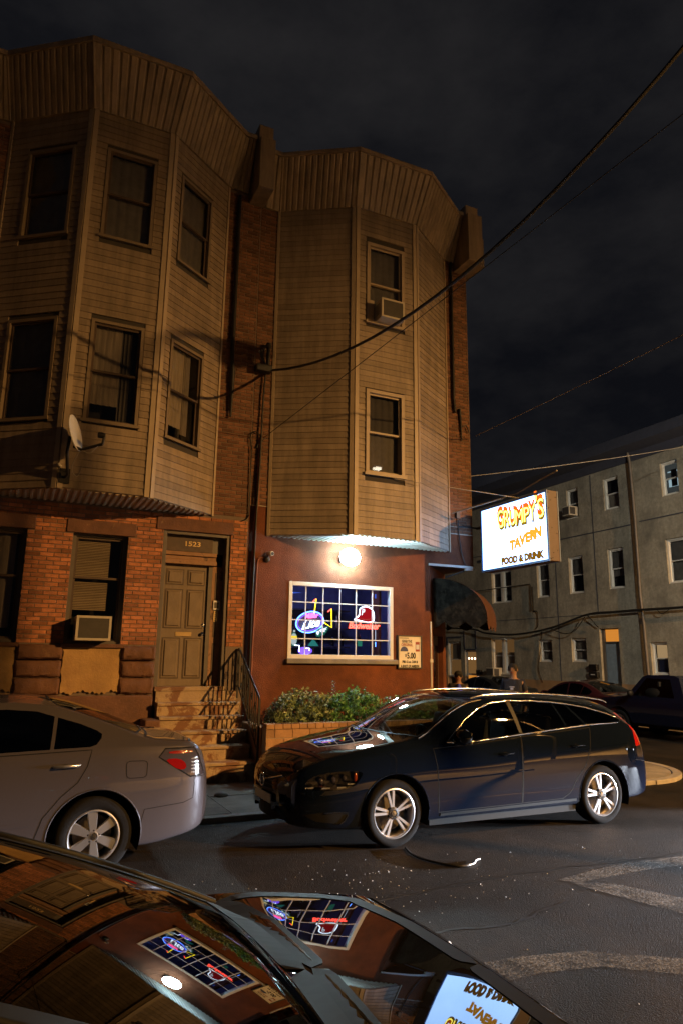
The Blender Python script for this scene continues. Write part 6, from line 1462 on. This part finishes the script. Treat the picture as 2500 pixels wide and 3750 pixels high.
# --- silver saloon
sal = dict(paint='paint_silver', arch=.392, rim='six', topz=.85, seal=.010, cabin=(-1.5, 1.0, .36), bin=.055,
  hw=[(-2.96, .42), (-2.92, .56), (-2.82, .68), (-2.6, .80), (-2.2, .875), (-1.4, .895), (.3, .897), (.9, .892), (1.3, .868), (1.55, .83), (1.72, .76), (1.82, .64), (1.86, .52)],
  zb=[(-2.96, .32), (-2.8, .24), (-2.4, .21), (-1.5, .21), (.4, .22), (1.2, .21), (1.5, .245), (1.75, .30), (1.86, .40)],
  belt=[(-2.96, .52), (-2.88, .63), (-2.7, .72), (-2.3, .84), (-1.8, .91), (-1.4, .945), (-.5, 1.01), (.2, 1.04), (.75, 1.06), (1.1, 1.065), (1.4, 1.06), (1.6, 1.045), (1.72, .99), (1.80, .86), (1.86, .66)],
  rz=[(-2.96, .54), (-2.88, .66), (-2.7, .76), (-2.3, .885), (-1.8, .965), (-1.45, 1.00), (-1.2, 1.12), (-.9, 1.285), (-.6, 1.395), (-.3, 1.44), (.0, 1.452), (.3, 1.43), (.6, 1.345), (.8, 1.275), (1.0, 1.20), (1.2, 1.125), (1.35, 1.098), (1.6, 1.075), (1.70, 1.035), (1.80, .89), (1.86, .68)],
  ry=[(-2.96, .36), (-2.8, .58), (-2.4, .72), (-1.8, .77), (-1.4, .77), (-1.0, .68), (-.5, .63), (.1, .615), (.6, .625), (1.0, .68), (1.25, .735), (1.6, .72), (1.75, .66), (1.86, .45)],
  zc=[(-2.96, .58), (-2.92, .68), (-2.8, .76), (-2.5, .865), (-2.0, .955), (-1.7, 1.0), (-1.45, 1.10), (-1.1, 1.275), (-.8, 1.40), (-.45, 1.478), (-.05, 1.50), (.25, 1.485), (.5, 1.435), (.75, 1.362), (1.0, 1.268), (1.22, 1.178), (1.32, 1.142), (1.45, 1.125), (1.62, 1.105), (1.70, 1.07), (1.77, .97), (1.82, .84), (1.86, .70)],
  wheels=[(-1.99, .33, .328, .222), (.79, .33, .328, .222)], side_parts=[], top_parts=[])
sal['side_parts'] = [
  ('side_window', [(-1.28, 1.005), (-1.0, 1.16), (-.75, 1.28), (-.45, 1.365), (-.27, 1.385), (-.20, 1.045), (-.8, 1.015)], 'car_glass_dark', 0, 0),
  ('side_window', [(-.19, 1.39), (.0, 1.395), (.25, 1.375), (.395, 1.33), (.375, 1.065), (-.13, 1.048)], 'car_glass_dark', 0, 0),
  ('quarter_window', [(.425, 1.322), (.62, 1.262), (.76, 1.205), (.805, 1.175), (.80, 1.14), (.755, 1.09), (.70, 1.075), (.405, 1.067)], 'car_glass_dark', 0, 0),
  ('door', [(-1.28, .955), (-1.30, .75), (-1.32, .31), (-.20, .31), (-.17, .8), (-.155, 1.022), (-.6, 1.0)], 'PAINT', 0, .008),
  ('door', [(-.145, 1.024), (-.16, .8), (-.19, .31), (.20, .31), (.31, .36), (.36, .52), (.49, .68), (.62, .79), (.69, .92), (.72, 1.052), (.2, 1.035)], 'PAINT', 0, .008),
  ('fuel_door', [(1.02, .945), (1.115, .943), (1.21, .94), (1.208, .87), (1.205, .80), (1.115, .80), (1.03, .80), (1.025, .87)], 'PAINT', 3, .006),
  ('taillight', [(1.37, 1.035), (1.655, 1.03), (1.70, .96), (1.775, .78), (1.62, .775), (1.31, .965)], 'lamp_smoke', 0, .012),
  ('rear_bumper', [(1.205, .53), (1.40, .545), (1.56, .555), (1.655, .585), (1.665, .70), (1.66, .765), (1.90, .77), (1.90, .1), (1.17, .1), (1.175, .40)], 'PAINT', 0, .006),
]
sal['top_parts'] = [('windshield', [(-1.66, 1e-7), (-1.62, -.4), (-1.46, -.72), (-.95, -.62), (-.62, -.55), (-.66, -.2), (-.68, 1e-7)], 'car_glass_dark'),
                    ('rear_window', [(.34, 1e-7), (.35, -.30), (.42, -.52), (.70, -.57), (1.12, -.65), (1.20, -.4), (1.22, 1e-7)], 'car_glass_dark'),
                    ('boot_lid', [(1.25, 1e-7), (1.245, -.45), (1.20, -.69), (1.35, -.705), (1.62, -.66), (1.69, -.4), (1.70, 1e-7)], 'PAINT')]
sal_base = {k: (list(v) if isinstance(v, list) else v) for k, v in sal.items()}
car, sal_root, body = build_car('saloon_car', sal, (0, 7.58, 0), 0, 'silver saloon car parked before the 1523 steps showing its smoked taillight')
R_ = sal_root
handle(car, R_, .52, .925, 'rim_alloy', .22); handle(car, R_, -.42, .90, 'rim_alloy', .22); mirror_part(car, R_, -1.12, 1.06, 'paint_silver')
ys = lambda x, z, o: -(car.y_at(x, z) + o)
# layered taillight
def lampbit(pts, m, off):
    b = MB(); pp = chaikin(pts, 1); c0 = (sum(p[0] for p in pp) / len(pp), sum(p[1] for p in pp) / len(pp))
    P_ = dens(pp, .03); vs = [(c0[0], ys(*c0, off), c0[1])] + [(x, ys(x, z, off), z) for x, z in P_]; b.add(vs, [(0, 1 + (i + 1) % len(P_), 1 + i) for i in range(len(P_))]); mir_build(b, 'lamp_lens', m, R_, 60)
lampbit([(1.37, .945), (1.50, .945), (1.57, .90), (1.575, .845), (1.50, .845), (1.42, .895)], 'lamp_red_dark', .003)
lampbit([(1.40, 1.012), (1.63, 1.008), (1.64, .985), (1.41, .985)], 'lamp_red_dark', .003)
for zz_ in (.93, .90, .87, .84, .81): lampbit([(1.62, zz_ + .008), (1.70, zz_ + .006), (1.705, zz_ - .006), (1.625, zz_ - .004)], 'lamp_clear', .003)
mir_build(ribbon(car, dens([(-1.2, .46), (-.2, .47), (.28, .48)], .06, False), .03, .006, False), 'side_moulding', 'paint_silver', R_)
m = MB(); m.box(1.862, 1.872, -.26, .26, .62, .74); m.build('number_plate', 'plate_white', R_)

# --- black saloon at the photographer's feet
NX = 0.0
def gl(x): return 1.15 - .431 * (x - .5) - .1005 * (x - .5) ** 2
def tk(x): return .986 - .148 * (x - 1.08) + .091 * (x - 1.08) ** 3
zc_ = [(-3.3, .58), (-3.25, .68), (-3.1, .77), (-2.7, .88), (-2.3, .95), (-2.0, 1.0), (-1.75, 1.12), (-1.4, 1.31), (-1.1, 1.44), (-.85, 1.495), (-.65, 1.502)] + [(x, gl(x)) for x in (-.45, -.3, -.15, 0, .15, .3, .45, .6, .72, .80)] + [(.86, 1.0165)] + [(x, tk(x)) for x in (.92, 1.0, 1.1, 1.2, 1.3, 1.38)] + [(1.43, tk(1.43) - .001), (1.47, .922), (1.50, .875), (1.535, .74), (1.56, .60)]
def kk(x): return np.interp(x, [-.6, -.3, .75, .88, 1.08, 1.4, 1.5], [.10, .094, .094, .0453, .040, .0315, .05])
ryl = [(-3.3, .36), (-3.1, .58), (-2.7, .72), (-2.1, .78), (-1.75, .77), (-1.3, .68), (-.8, .63), (-.2, .645), (.2, .675), (.5, .715), (.75, .765), (.86, .80), (1.2, .80), (1.38, .76), (1.47, .70), (1.56, .55)]
_zf = pchip(zc_); _rf = pchip(ryl)
rzl = [(-3.3, .54), (-3.1, .74), (-2.7, .86), (-2.1, .965), (-1.75, 1.0), (-1.45, 1.14), (-1.15, 1.31), (-.85, 1.43), (-.6, float(_zf(-.6)) - .045)] + [(x, float(_zf(x)) - float(kk(x)) * float(_rf(x)) ** 2) for x in (-.45, -.3, -.15, 0, .15, .3, .45, .6, .72, .80, .86, .92, 1.0, 1.1, 1.2, 1.3, 1.38, 1.43, 1.47, 1.50, 1.535, 1.56)]
blk = dict(paint='paint_black', arch=.39, rim='six', topz=.80, seal=.034, bin=.045,
  hw=[(-3.3, .42), (-3.2, .62), (-2.9, .80), (-2.4, .88), (-1.5, .90), (.2, .905), (.7, .90), (1.1, .885), (1.35, .84), (1.48, .76), (1.56, .60)],
  zb=[(-3.3, .32), (-3.0, .22), (-1.5, .21), (1.0, .22), (1.4, .27), (1.56, .36)],
  belt=[(-3.3, .52), (-3.1, .70), (-2.7, .82), (-2.1, .93), (-1.6, .96), (-.6, .98), (.2, .985), (.6, .98), (.9, .968), (1.2, .93), (1.38, .88), (1.48, .80), (1.56, .55)],
  rz=rzl, ry=ryl, zc=zc_, wheels=[(-2.25, .33, .328, .222), (.52, .33, .328, .222)],
  side_parts=[('side_window', [(-1.55, 1.02), (-1.2, 1.22), (-.9, 1.34), (-.5, 1.385), (-.45, 1.02)], 'car_glass_dark', 0, 0), ('side_window', [(-.42, 1.385), (-.1, 1.33), (.15, 1.24), (.28, 1.16), (.26, 1.02), (-.36, 1.02)], 'car_glass_dark', 0, 0),
    ('taillight', [(1.26, .90), (1.46, .84), (1.55, .72), (1.40, .70), (1.28, .78)], 'lamp_red', 0, 0)],
  top_parts=[('rear_window', [(-.50, 1e-7), (-.49, -.3), (-.44, -.50), (-.3, -.575), (.3, -.63), (.745, -.70), (.79, -.45), (.81, 1e-7)], 'car_glass_dark'),
             ('boot_lid', [(.875, 1e-7), (.86, -.4), (.80, -.74), (1.0, -.765), (1.2, -.75), (1.32, -.69), (1.385, -.4), (1.395, 1e-7)], 'PAINT'),
             ('windshield', [(-1.98, 1e-7), (-1.93, -.4), (-1.78, -.72), (-1.2, -.60), (-.95, -.52), (-1.0, 1e-7)], 'car_glass_dark')])
car, blk_root, body = build_car('saloon_car', blk, (0, 2.0, 0), 0, 'glossy black saloon whose rear glass and boot mirror the neon signs')
handle(car, blk_root, .1, .88, 'paint_black'); handle(car, blk_root, -.8, .87, 'paint_black'); mirror_part(car, blk_root, -1.45, 1.02, 'paint_black')
m = MB(); m.tube(smooth_path([(-.46, -.56, car.top_at(-.46, -.56) + .008), (-.2, -.61, car.top_at(-.2, -.61) + .008), (.2, -.655, car.top_at(.2, -.655) + .008), (.55, -.70, car.top_at(.55, -.70) + .008), (.77, -.735, car.top_at(.77, -.735) + .008)], 5), .010, 6); mir_build(m, 'glass_trim', 'black_trim', blk_root, 60)

# --- cars along the cross street
def clone(c, p):
    q = {k: (list(v) if isinstance(v, list) else v) for k, v in c.items()}; q['paint'] = p; return q
GZ = -.2
for lab, p, y in (('maroon saloon parked across the side street behind the walking man', 'paint_maroon', 17.35), ('dark grey saloon parked beside the lit doorway of the far building', 'paint_darkgrey', 22.4)):
    c2 = clone(sal_base, p); cr_, rt, _ = build_car('saloon_car', c2, (16.95, y, GZ), rad(-90), lab, 'car', None)
    mirror_part(cr_, rt, -1.12, 1.06, p)
# pickup truck facing this way
tr_ = thing('pickup_truck', (16.95, 13.4, GZ), 'dark blue pickup with a black bundle in its bed parked across the side street', 'truck', rz=rad(90), local=True)
hwT = .86
m = MB(); T_ = [(-1.62, .42), (-1.62, .98), (-.10, 1.02), (-.02, 1.05), (.22, 1.60), (.40, 1.66), (1.25, 1.66), (1.45, 1.60), (1.95, 1.08), (2.9, .98), (3.0, .85), (3.0, .40), (2.6, .36)]
def truck_side(x, z): return hwT - .02 - max(0, z - 1.0) * .22
b = MB()
prof_t = [(-1.62, .42), (-1.62, 1.06), (-.30, 1.08), (-.20, 1.10), (.02, 1.66), (.18, 1.73), (1.05, 1.73), (1.22, 1.68), (1.75, 1.12), (2.7, 1.02), (2.86, .85), (2.86, .40)]
pd = dens(prof_t, .08, False)
def archs(x): 
    for c in (-.93, 2.05):
        if abs(x - c) < .44: return .38 + math.sqrt(max(0, .44 ** 2 - (x - c) ** 2))
    return .40
# flank columns
xs_ = np.linspace(-1.62, 2.86, 113); topf = lambda x: np.interp(x, [p[0] + 1e-6 * i for i, p in enumerate(prof_t[1:-1])], [p[1] for p in prof_t[1:-1]])
for sg in (-1, 1):
    vs = []; rows_ = 16
    for x in xs_:
        zl, zt = archs(x), float(topf(x))
        for r in range(rows_ + 1):
            z = zl + (zt - zl) * r / rows_; vs.append((x, sg * (truck_side(x, z) - .04 * max(0, (.6 - z))), z))
    f_ = [(i * (rows_ + 1) + r, (i + 1) * (rows_ + 1) + r, (i + 1) * (rows_ + 1) + r + 1, i * (rows_ + 1) + r + 1) for i in range(len(xs_) - 1) for r in range(rows_)]
    b.add(vs, f_ if sg < 0 else [q[::-1] for q in f_])
n_ = len(xs_); vs = []
for x in xs_:
    z = float(topf(x)); y = truck_side(x, z); vs += [(x, -y, z), (x, y, z)]
b.add(vs, [(2 * i, 2 * i + 2, 2 * i + 3, 2 * i + 1) for i in range(n_ - 1) if xs_[i] > -.25]); b.add([(-1.62, -.84, .42), (-1.62, .84, .42), (-1.62, .83, 1.06), (-1.62, -.83, 1.06)], [(3, 2, 1, 0)]); b.add([(2.86, -.84, .40), (2.86, .84, .40), (2.86, .84, .9), (2.86, -.84, .9)], [(0, 1, 2, 3)])
b.add([(-.22, -.82, .7), (-.22, .82, .7), (-.22, .82, 1.09), (-.22, -.82, 1.09)], [(0, 1, 2, 3)])
b.build('body', 'paint_navy', tr_, 40)
m = MB(); m.box(-1.60, -.24, -.80, .80, .62, .66); m.build('bed_floor', 'under', tr_)
for sg in (-1, 1):
    m = MB(); m.add([(x, sg * (truck_side(x, z) + .004), z) for x, z in ((.12, 1.14), (.30, 1.62), (1.08, 1.64), (1.50, 1.16))], [(0, 1, 2, 3) if sg > 0 else (3, 2, 1, 0)]); m.build('side_window', 'car_glass_dark', tr_)
    m = MB(); m.tube([(-1.6, sg * .85, 1.075), (-.3, sg * .85, 1.095)], .018, 6); m.build('bed_rail', 'rim_alloy', tr_, 60)
    m = MB(); m.box(-1.63, -1.60, sg * .70 - .09, sg * .70 + .09, .72, 1.0); m.build('taillight', 'lamp_red', tr_)
    for cx in (-.93, 2.05): wheel(tr_, cx, sg * .84, .36, .36, .24, 'six', sg)
    m = MB(); m.ball((1.45, sg * .97, 1.22), (.07, .10, .09), 12, 8); m.build('side_mirror', 'black_trim', tr_, 60)
m = MB(); m.box(-1.72, -1.63, -.80, .80, .42, .56); m.build('rear_bumper', 'chrome', tr_, bev=.02)
m = MB(); m.box(-1.5, 2.6, -.6, .6, .3, .42); m.build('underbody', 'under', tr_)
m = MB(); m.add([(.06, -.60, 1.66), (.06, .60, 1.66), (-.17, .70, 1.14), (-.17, -.70, 1.14)], [(0, 1, 2, 3)]); m.build('rear_window', 'car_glass_dark', tr_)
bd = thing('bundle', (16.6, 14.2, .5), 'black rounded bundle strapped in the bed of the blue pickup', 'bundle')
m = MB(); m.ball((16.45, 14.25, 1.02), (.34, .52, .26), 18, 12); m.build('bag', 'black_trim', bd, 60); m = MB(); m.box(16.15, 16.75, 13.98, 14.06, 1.22, 1.36); m.build('handle_bar', 'black_trim', bd, bev=.02)
m = MB(); m.box(16.15, 16.75, 13.8, 14.7, .46, .82); m.build('crate', 'black_trim', bd)

# --- unseen car added for its headlamp beams (lights the flanks of the parked cars)
hc = clone(sal_base, 'paint_darkgrey'); HX, HY = 15.6, 3.9
cr_, hroot, _ = build_car('saloon_car', hc, (HX, HY, gz(13.0)), 0, 'unseen dark saloon added for the beams of its headlamps', 'car')
for sg in (-1, 1):
    px_, py_ = HX - 2.99, HY + sg * .60
    c_ = sg * .60; m = MB(); m.add([(-3.16, c_ - .11, .664), (-3.16, c_ + .11, .664), (-2.86, c_ + .11, .705), (-2.86, c_ - .11, .705), (-3.16, c_ - .11, .675), (-3.16, c_ + .11, .675), (-2.86, c_ + .11, .73), (-2.86, c_ - .11, .73)], [(0, 3, 2, 1), (4, 5, 6, 7), (0, 1, 5, 4), (1, 2, 6, 5), (2, 3, 7, 6), (3, 0, 4, 7)])
    m.box(-3.16, -2.86, c_ - .125, c_ - .111, .56, .73); m.box(-3.16, -2.86, c_ + .111, c_ + .125, .56, .73); m.build('headlight', 'black_trim', hroot)  # slanted hood and cheeks shaped to cut the beam off above
    m = MB(); m.box(-2.90, -2.885, c_ - .10, c_ + .10, .58, .66); m.build('headlight_lens', 'headlamp_lens', hroot)
    lamp('headlamp_light', 'SPOT', (px_ + .05, py_, .664 + gz(13.0)), 10500, (.78, .87, 1.0), (px_ - 7, py_ + 1.7, .42), spot_size=rad(44), spot_blend=.7, shadow_soft_size=.012)
# ------------------------------------------------------------------ people
mat('skin', (.28, .16, .11), .55, var=.08, vscale=12)
mat('tshirt_navy', (.012, .015, .032), .85, var=.2, bump=.25, bscale=18)
mat('jeans', (.035, .045, .08), .85, var=.2, bump=.2, bscale=30)
mat('hair_dark', (.012, .010, .009), .7, var=.3, bump=.4, bscale=80)
mat('jacket_dark', (.014, .014, .016), .85, var=.2, bump=.2, bscale=20)
mat('shirt_blue', (.05, .08, .75), .7, var=.15)
mat('shoe', (.02, .02, .02), .5, var=.1)
mat('print_white', (.45, .50, .75), .7, var=.1)
def skin(name, verts, edges, radii, m, parent, sub=2):
    me = bpy.data.meshes.new(name); me.from_pydata(verts, edges, []); o = place(name, me, parent); me.materials.append(MATS[m])
    sk = o.modifiers.new('skin', 'SKIN'); sk.use_smooth_shade = True
    if not me.skin_vertices: 
        bpy.context.view_layer.update()
    if not me.skin_vertices:
        me.attributes.new('skin', 'FLOAT', 'POINT') if False else None
    for i, r in enumerate(radii):
        sv = me.skin_vertices[0].data[i]; sv.radius = (r, r) if isinstance(r, (int, float)) else r; sv.use_root = (i == 0)
    s = o.modifiers.new('sub', 'SUBSURF'); s.levels = sub; s.render_levels = sub
    return o
def person(loc, rz, label, top, legs, hair, stride=.16, cap=None, inner=None, H=1.72, prn=False):
    t = thing('person', loc, label, 'person', rz=rz, local=True)
    k = H / 1.75
    def S(v): return tuple(c * k for c in v)
    # figure faces -x in its own frame
    J = dict(pel=(0, 0, .95), sp=(.0, 0, 1.15), ch=(.01, 0, 1.32), nk=(.0, 0, 1.47), hb=(-.005, 0, 1.545), hd=(-.02, 0, 1.63), ht=(-.005, 0, 1.71),
             sl=(.01, -.18, 1.405), el=(.06, -.23, 1.14), wl=(-.04, -.22, .92), hl=(-.07, -.21, .84), sr=(.01, .18, 1.405), er=(-.02, .24, 1.14), wr=(-.14, .21, .94), hr=(-.18, .20, .87),
             pl=(0, -.09, .90), kl=(-stride * .7, -.10, .50), al=(-stride, -.10, .085), fl=(-stride - .15, -.11, .04), pr=(0, .09, .90), kr=(stride * .25, .10, .49), ar=(stride, .10, .09), fr=(stride - .14, .11, .04))
    names = list(J); ix = {n: i for i, n in enumerate(names)}
    R = dict(pel=.125, sp=.118, ch=(.15, .12), nk=.058, hb=.062, hd=.092, ht=.065, sl=.062, el=.043, wl=.030, hl=.034, sr=.062, er=.043, wr=.030, hr=.034, pl=.09, kl=.058, al=.042, fl=.04, pr=.09, kr=.058, ar=.042, fr=.04)
    E_ = [('pel', 'sp'), ('sp', 'ch'), ('ch', 'nk'), ('nk', 'hb'), ('hb', 'hd'), ('hd', 'ht'), ('ch', 'sl'), ('sl', 'el'), ('el', 'wl'), ('wl', 'hl'), ('ch', 'sr'), ('sr', 'er'), ('er', 'wr'), ('wr', 'hr'), ('pel', 'pl'), ('pl', 'kl'), ('kl', 'al'), ('al', 'fl'), ('pel', 'pr'), ('pr', 'kr'), ('kr', 'ar'), ('ar', 'fr')]
    def sc(r): return tuple(c * k for c in r) if isinstance(r, tuple) else r * k
    b = skin('body', [S(J[n]) for n in names], [(ix[a], ix[c]) for a, c in E_], [sc(R[n]) for n in names], 'skin', t)
    # fingers
    for h, wv, sg in (('hl', 'wl', -1), ('hr', 'wr', 1)):
        a = Vector(J[h]); d = (a - Vector(J[wv])).normalized(); f = MB()
        for q in range(4):
            o = a + d * .012 + Vector((1, 0, .2)) * (q - 1.5) * .017; f.tube([S(o), S(o + d * .04 + Vector((0, -sg * .004, 0))), S(o + d * (.072 - .006 * abs(q - 1.4)) + Vector((0, -sg * .018, 0)))], [.0085, .008, .006], 6)
        th = a - d * .02; f.tube([S(th), S(th + Vector((-.025, -sg * .012, -.01))), S(th + Vector((-.032, -sg * .016, -.045)))], [.010, .0095, .007], 6); f.build('fingers', 'skin', b, 60)
    # clothes
    cs = ['sp', 'pel', 'ch', 'nk2', 'sl', 'e1', 'sr', 'e2']; full = top == 'jacket_dark'
    J2 = dict(J); J2['nk2'] = (.0, 0, 1.43); J2['pel'] = (0, 0, .90)
    lerp3 = lambda a, c, u: tuple(a[i] + (c[i] - a[i]) * u for i in range(3))
    J2['e1'] = J['wl'] if full else lerp3(J['sl'], J['el'], .72); J2['e2'] = J['wr'] if full else lerp3(J['sr'], J['er'], .72)
    R2 = dict(sp=(.15, .135), pel=(.15, .14), ch=(.178, .142), nk2=.085, sl=.080, e1=.048 if full else .066, sr=.080, e2=.048 if full else .066)
    if full: cs += ['el', 'er']; R2['el'] = .058; R2['er'] = .058
    i2 = {n: i for i, n in enumerate(cs)}
    ed = [('sp', 'pel'), ('sp', 'ch'), ('ch', 'nk2'), ('ch', 'sl'), ('ch', 'sr')] + ([('sl', 'el'), ('el', 'e1'), ('sr', 'er'), ('er', 'e2')] if full else [('sl', 'e1'), ('sr', 'e2')])
    shirt = skin('jacket' if full else 'shirt', [S(J2[n]) for n in cs], [(i2[a], i2[c]) for a, c in ed], [sc(R2[n]) for n in cs], top, t)
    ls = ['pel', 'pl', 'kl', 'al', 'pr', 'kr', 'ar']; i3 = {n: i for i, n in enumerate(ls)}; R3 = dict(pel=.137, pl=.105, kl=.075, al=.062, pr=.105, kr=.075, ar=.062); J3 = dict(J); J3['pel'] = (0, 0, .94)
    skin('trousers', [S(J3[n]) for n in ls], [(i3[a], i3[c]) for a, c in (('pel', 'pl'), ('pl', 'kl'), ('kl', 'al'), ('pel', 'pr'), ('pr', 'kr'), ('kr', 'ar'))], [sc(R3[n]) for n in ls], legs, t)
    for f_ in ('l', 'r'):
        a, q = Vector(J['a' + f_]), Vector(J['f' + f_]); m = MB(); c = (a * .35 + q * .65); m.ball(S((c.x, c.y, .045)), S((.135, .05, .05)), 14, 8); m.build('shoe', 'shoe', t, 60)
    # face and hair
    hd = Vector(J['hd']); m = MB(); m.tube([S(hd + Vector((-.085, 0, .02))), S(hd + Vector((-.108, 0, -.018))), S(hd + Vector((-.088, 0, -.025)))], [.010, .015, .010], 8); m.build('nose', 'skin', b, 60)
    for sg in (-1, 1):
        m = MB(); m.ball(S(hd + Vector((-.080, sg * .033, .018))), .010 * k, 8, 6); m.build('eye', 'hair_dark', b, 60)
        m = MB(); m.ball(S(hd + Vector((.005, sg * .090, -.005))), S((.022, .012, .032)), 10, 8); m.build('ear', 'skin', b, 60)
        m = MB(); m.tube([S(hd + Vector((-.088, sg * .018, .042))), S(hd + Vector((-.082, sg * .05, .042)))], .006 * k, 6); m.build('eyebrow', 'hair_dark', b, 60)
    m = MB(); m.tube([S(hd + Vector((-.082, -.025, -.055))), S(hd + Vector((-.090, 0, -.055))), S(hd + Vector((-.082, .025, -.055)))], .006 * k, 6); m.build('mouth', 'ink_red', b, 60)
    m = MB(); m.ball(S(hd + Vector((.012, 0, .032))), S((.104, .098, .092)), 18, 12); m.v = [(x, y, z) if x > S((hd.x - .06, 0, 0))[0] else (S((hd.x - .06, 0, 0))[0], y, max(z, S((0, 0, hd.z + .06))[2])) for x, y, z in m.v]; m.build('hair', hair, t, 60)
    if cap:
        m = MB(); m.ball(S(hd + Vector((.005, 0, .045))), S((.112, .102, .085)), 18, 12); m.build('cap', cap, t, 60)
        m = MB(); m.ball(S(hd + Vector((-.12, 0, .045))), S((.085, .075, .012)), 14, 8); m.build('cap_visor', cap, t, 60)
    if inner: m = MB(); m.ball(S((-.125, 0, 1.26)), S((.070, .075, .20)), 14, 10); m.build('inner_shirt', inner, t, 60)
    if prn:
        m = MB(); m.box(*[c * k for c in (-.152, -.140, -.05, .05, 1.30, 1.315)]); m.box(*[c * k for c in (-.152, -.140, -.025, .03, 1.25, 1.29)]); m.box(*[c * k for c in (-.152, -.140, -.04, .02, 1.225, 1.235)]); m.build('chest_print', 'print_white', shirt)
    return t
person((8.95, 11.2, KZ), rad(38), 'man in a navy T-shirt walking past the tavern corner', 'tshirt_navy', 'jeans', 'hair_dark', prn=True, H=1.76)
person((8.72, 12.75, KZ), rad(60), 'person in a dark cap and open jacket over a bright blue shirt', 'jacket_dark', 'jeans', 'hair_dark', stride=.05, cap='jacket_dark', inner='shirt_blue', H=1.58)
